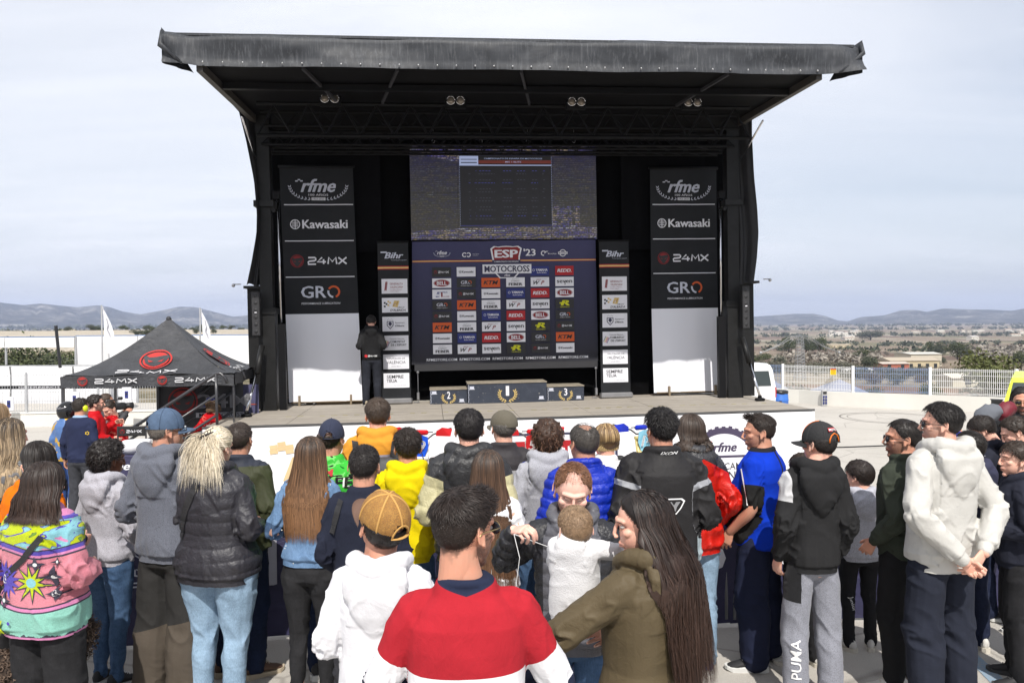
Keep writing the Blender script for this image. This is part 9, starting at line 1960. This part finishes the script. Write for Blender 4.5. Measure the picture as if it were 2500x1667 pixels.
person('rider in a black helmet and blue racing jacket with yellow patches',162,983,166,by=-20,hy=-40,hair=None,arms=('low','front'),top_g=dict(kind='racing_jacket',t=.03,color=sc(92,130,190),fab='nylon',zones=lambda t,o,a,c: t.mix(t.gt(t.noise(6,2,.5),.60),c,sc(225,180,60))),bot=dict(color=sc(60,90,150),kind='cotton'),shoes=S_BLK,extras=helmet,group=GL)
def earm(J):
 m = MB();
 for s in (-1,1): m.sphere((s * .098,-.006,0),(.024,.034,.042),14,10)
 V = np.concatenate(m.v); e = mesh_obj('ear_muffs',xf(V,J.hm),m.f,M('hi_vis_plastic',sc(225,240,20),.35),J.root,smooth=True)
 a = np.linspace(-1.5,1.5,16); V,F = tube([(.1 * math.sin(q),-.03,.03 + .105 * math.cos(q)) for q in a],.004,6); mesh_obj('headband',xf(V,J.hm),F,m_blk,J.root,smooth=True)
 decal(J,'top',[sew(star(.16,1.27,.028,.02,6),m_yel,1),sew(disc(.16,1.27,.014),m_navyp,1)])
person('man in a navy sweater and yellow ear defenders',197,973,178,by=-8,hy=-30,build=1.12,skin='tan',hair=dict(style='short',bald=.22),hairc=(.03,.022,.018),arms=('down','front'),top_g=dict(kind='sweater',t=.022,collar=.022,hem=.86,color=(.020,.026,.062),fab='cotton',zones=lambda t,o,a,c: t.mix(t.gt(o[2],1.475),t.mix(t.lt(o[2],.855),c,sc(170,195,225)),sc(170,195,225))),bot=dict(color=(.045,.047,.055),kind='denim',t=.014),shoes=S_BLK,extras=earm,group=GL)
person('curly haired man in a red jacket talking to the young rider',232,965,166,by=-60,hy=-62,hair=dict(style='curly',vol=.024,low=.1),hairc=(.020,.014,.011),beard=.9,arms=(((.25,.06,1.15),(.08,.26,1.30)),'front'),top_g=dict(kind='jacket',t=.03,color=sc(205,20,30),fab='shell'),bot=dict(color=NAVY),shoes=S_BLK,group=GL)
def z_rider(t,o,a,c): n = t.noise(7,2,.4,dist=1.2); q = t.mix(t.m_('MULTIPLY',t.gt(n,.56),t.gt(o[2],1.12)),c,sc(240,130,110)); q = t.mix(t.m_('MULTIPLY',t.gt(n,.61),t.gt(o[2],1.12)),q,(.68,.66,.68)); return t.mix(t.gt(t.noise(13,1,.3),.72),q,(.02,.02,.03))
def x_bluehelmet(J):
 h = (J.A[0][2] + J.A[1][2]) / 2; V,F = ellipsoid((0,0,0),(.12,.10,.085),20,14); V = V + .006 * vnoise(V * 20,3)[:,None]
 o = mesh_obj('goggle_bag',V,F,M('blue_bag',sc(22,60,160),.4,var=.3,vs=20),None,smooth=True); o.location = J.pos + (Matrix.Rotation(R(J.by),4,'Z') @ Vector(h + np.array([0,.06,.03]))); tag(o,'small blue bag held by the young rider in red','bag')
person('young female rider in red racing kit holding a blue bag',268,979,160,by=165,hy=160,hp=28,kind='f',skin='fair',hair=dict(style='short',len=.015),hairc=(.030,.020,.014),arms=('front','front'),top_g=dict(kind='racing_jersey',t=.03,color=sc(205,22,32),fab='cotton',zones=z_rider),bot=dict(color=sc(180,16,26),kind='cotton',t=.03),shoes=S_BLK,extras=x_bluehelmet,group=GL)
def x_cam(J):
 m = MB(); h = np.array([.10,.10,1.52]) * J.nb; X,Y,Z = h
 m.bevbox(X - .05,X + .05,Y - .16,Y + .16,Z - .055,Z + .055,.01); m.tube([(X,Y + .16,Z),(X,Y + .28,Z)],[.045,.052],12); m.tube([(X,Y - .1,Z + .055),(X,Y - .1,Z + .11),(X,Y + .12,Z + .11)],.009,6); m.bevbox(X - .04,X + .04,Y + .06,Y + .12,Z + .11,Z + .15,.008)
 o = m.build('video_camera',[M('camera_body',(.015,.015,.016),.5)],None,True); o.rotation_euler = (0,0,R(J.by)); o.location = J.pos; tag(o,'black shoulder video camera pointed right beside the rider in red','camera')
 m = MB();
 for s in (-1,1): m.sphere((s * .095,-.006,0),(.018,.036,.04),12,8)
 mesh_obj('headphones',xf(np.concatenate(m.v),J.hm),m.f,m_blk,J.root,smooth=True)
person('cameraman with headphones in a dark jacket behind the riders',258,961,152,by=-50,hy=-55,skin='tan',hair=dict(style='short',len=.01),hairc=(.07,.045,.03),arms=(((.25,.1,1.2),(.12,.28,1.40)),((.27,.1,1.22),(.15,.26,1.42))),top_g=dict(kind='jacket',t=.03,color=(.05,.05,.055),fab='shell'),bot=dict(color=(.03,.03,.035)),shoes=S_BLK,extras=x_cam,group=GL)
def x_bottle(J):
 h = J.A[0][2]; m = MB(); m.tube([(0,0,-.10),(0,0,.06),(0,0,.085),(0,0,.11)],[.032,.032,.014,.014],12); o = m.build('water_bottle',[M('clear_plastic',(.45,.5,.55),.15)],None,True)
 o.location = J.pos + (Matrix.Rotation(R(J.by),4,'Z') @ Vector(h + np.array([.0,.06,.02]))); tag(o,'clear water bottle in the hand of the rider in the blue cap','bottle')
person('young rider in red kit and blue cap standing behind the stair rails',515,972,137,by=62,hy=58,hp=12,kind='f',skin='fair',build=1.0,hair=dict(style='bob',len=.14,capped=True),hairc=(.14,.08,.04),cap=('ball',M('cap_blue',sc(28,60,180),.8),M('cap_blue',sc(28,60,180),.8),M('cap_white',(.6,.6,.6),.8)),arms=(((.28,.08,1.18),(.30,.30,1.08)),'front'),hands=(('grip',None,None),None),top_g=dict(kind='racing_jersey',t=.03,color=sc(205,22,32),zones=z_rider),bot=dict(color=sc(180,16,26),kind='cotton'),shoes=S_BLK,extras=x_bottle,group=GL)
build_people()
bpy.data.scenes.remove(TMP)
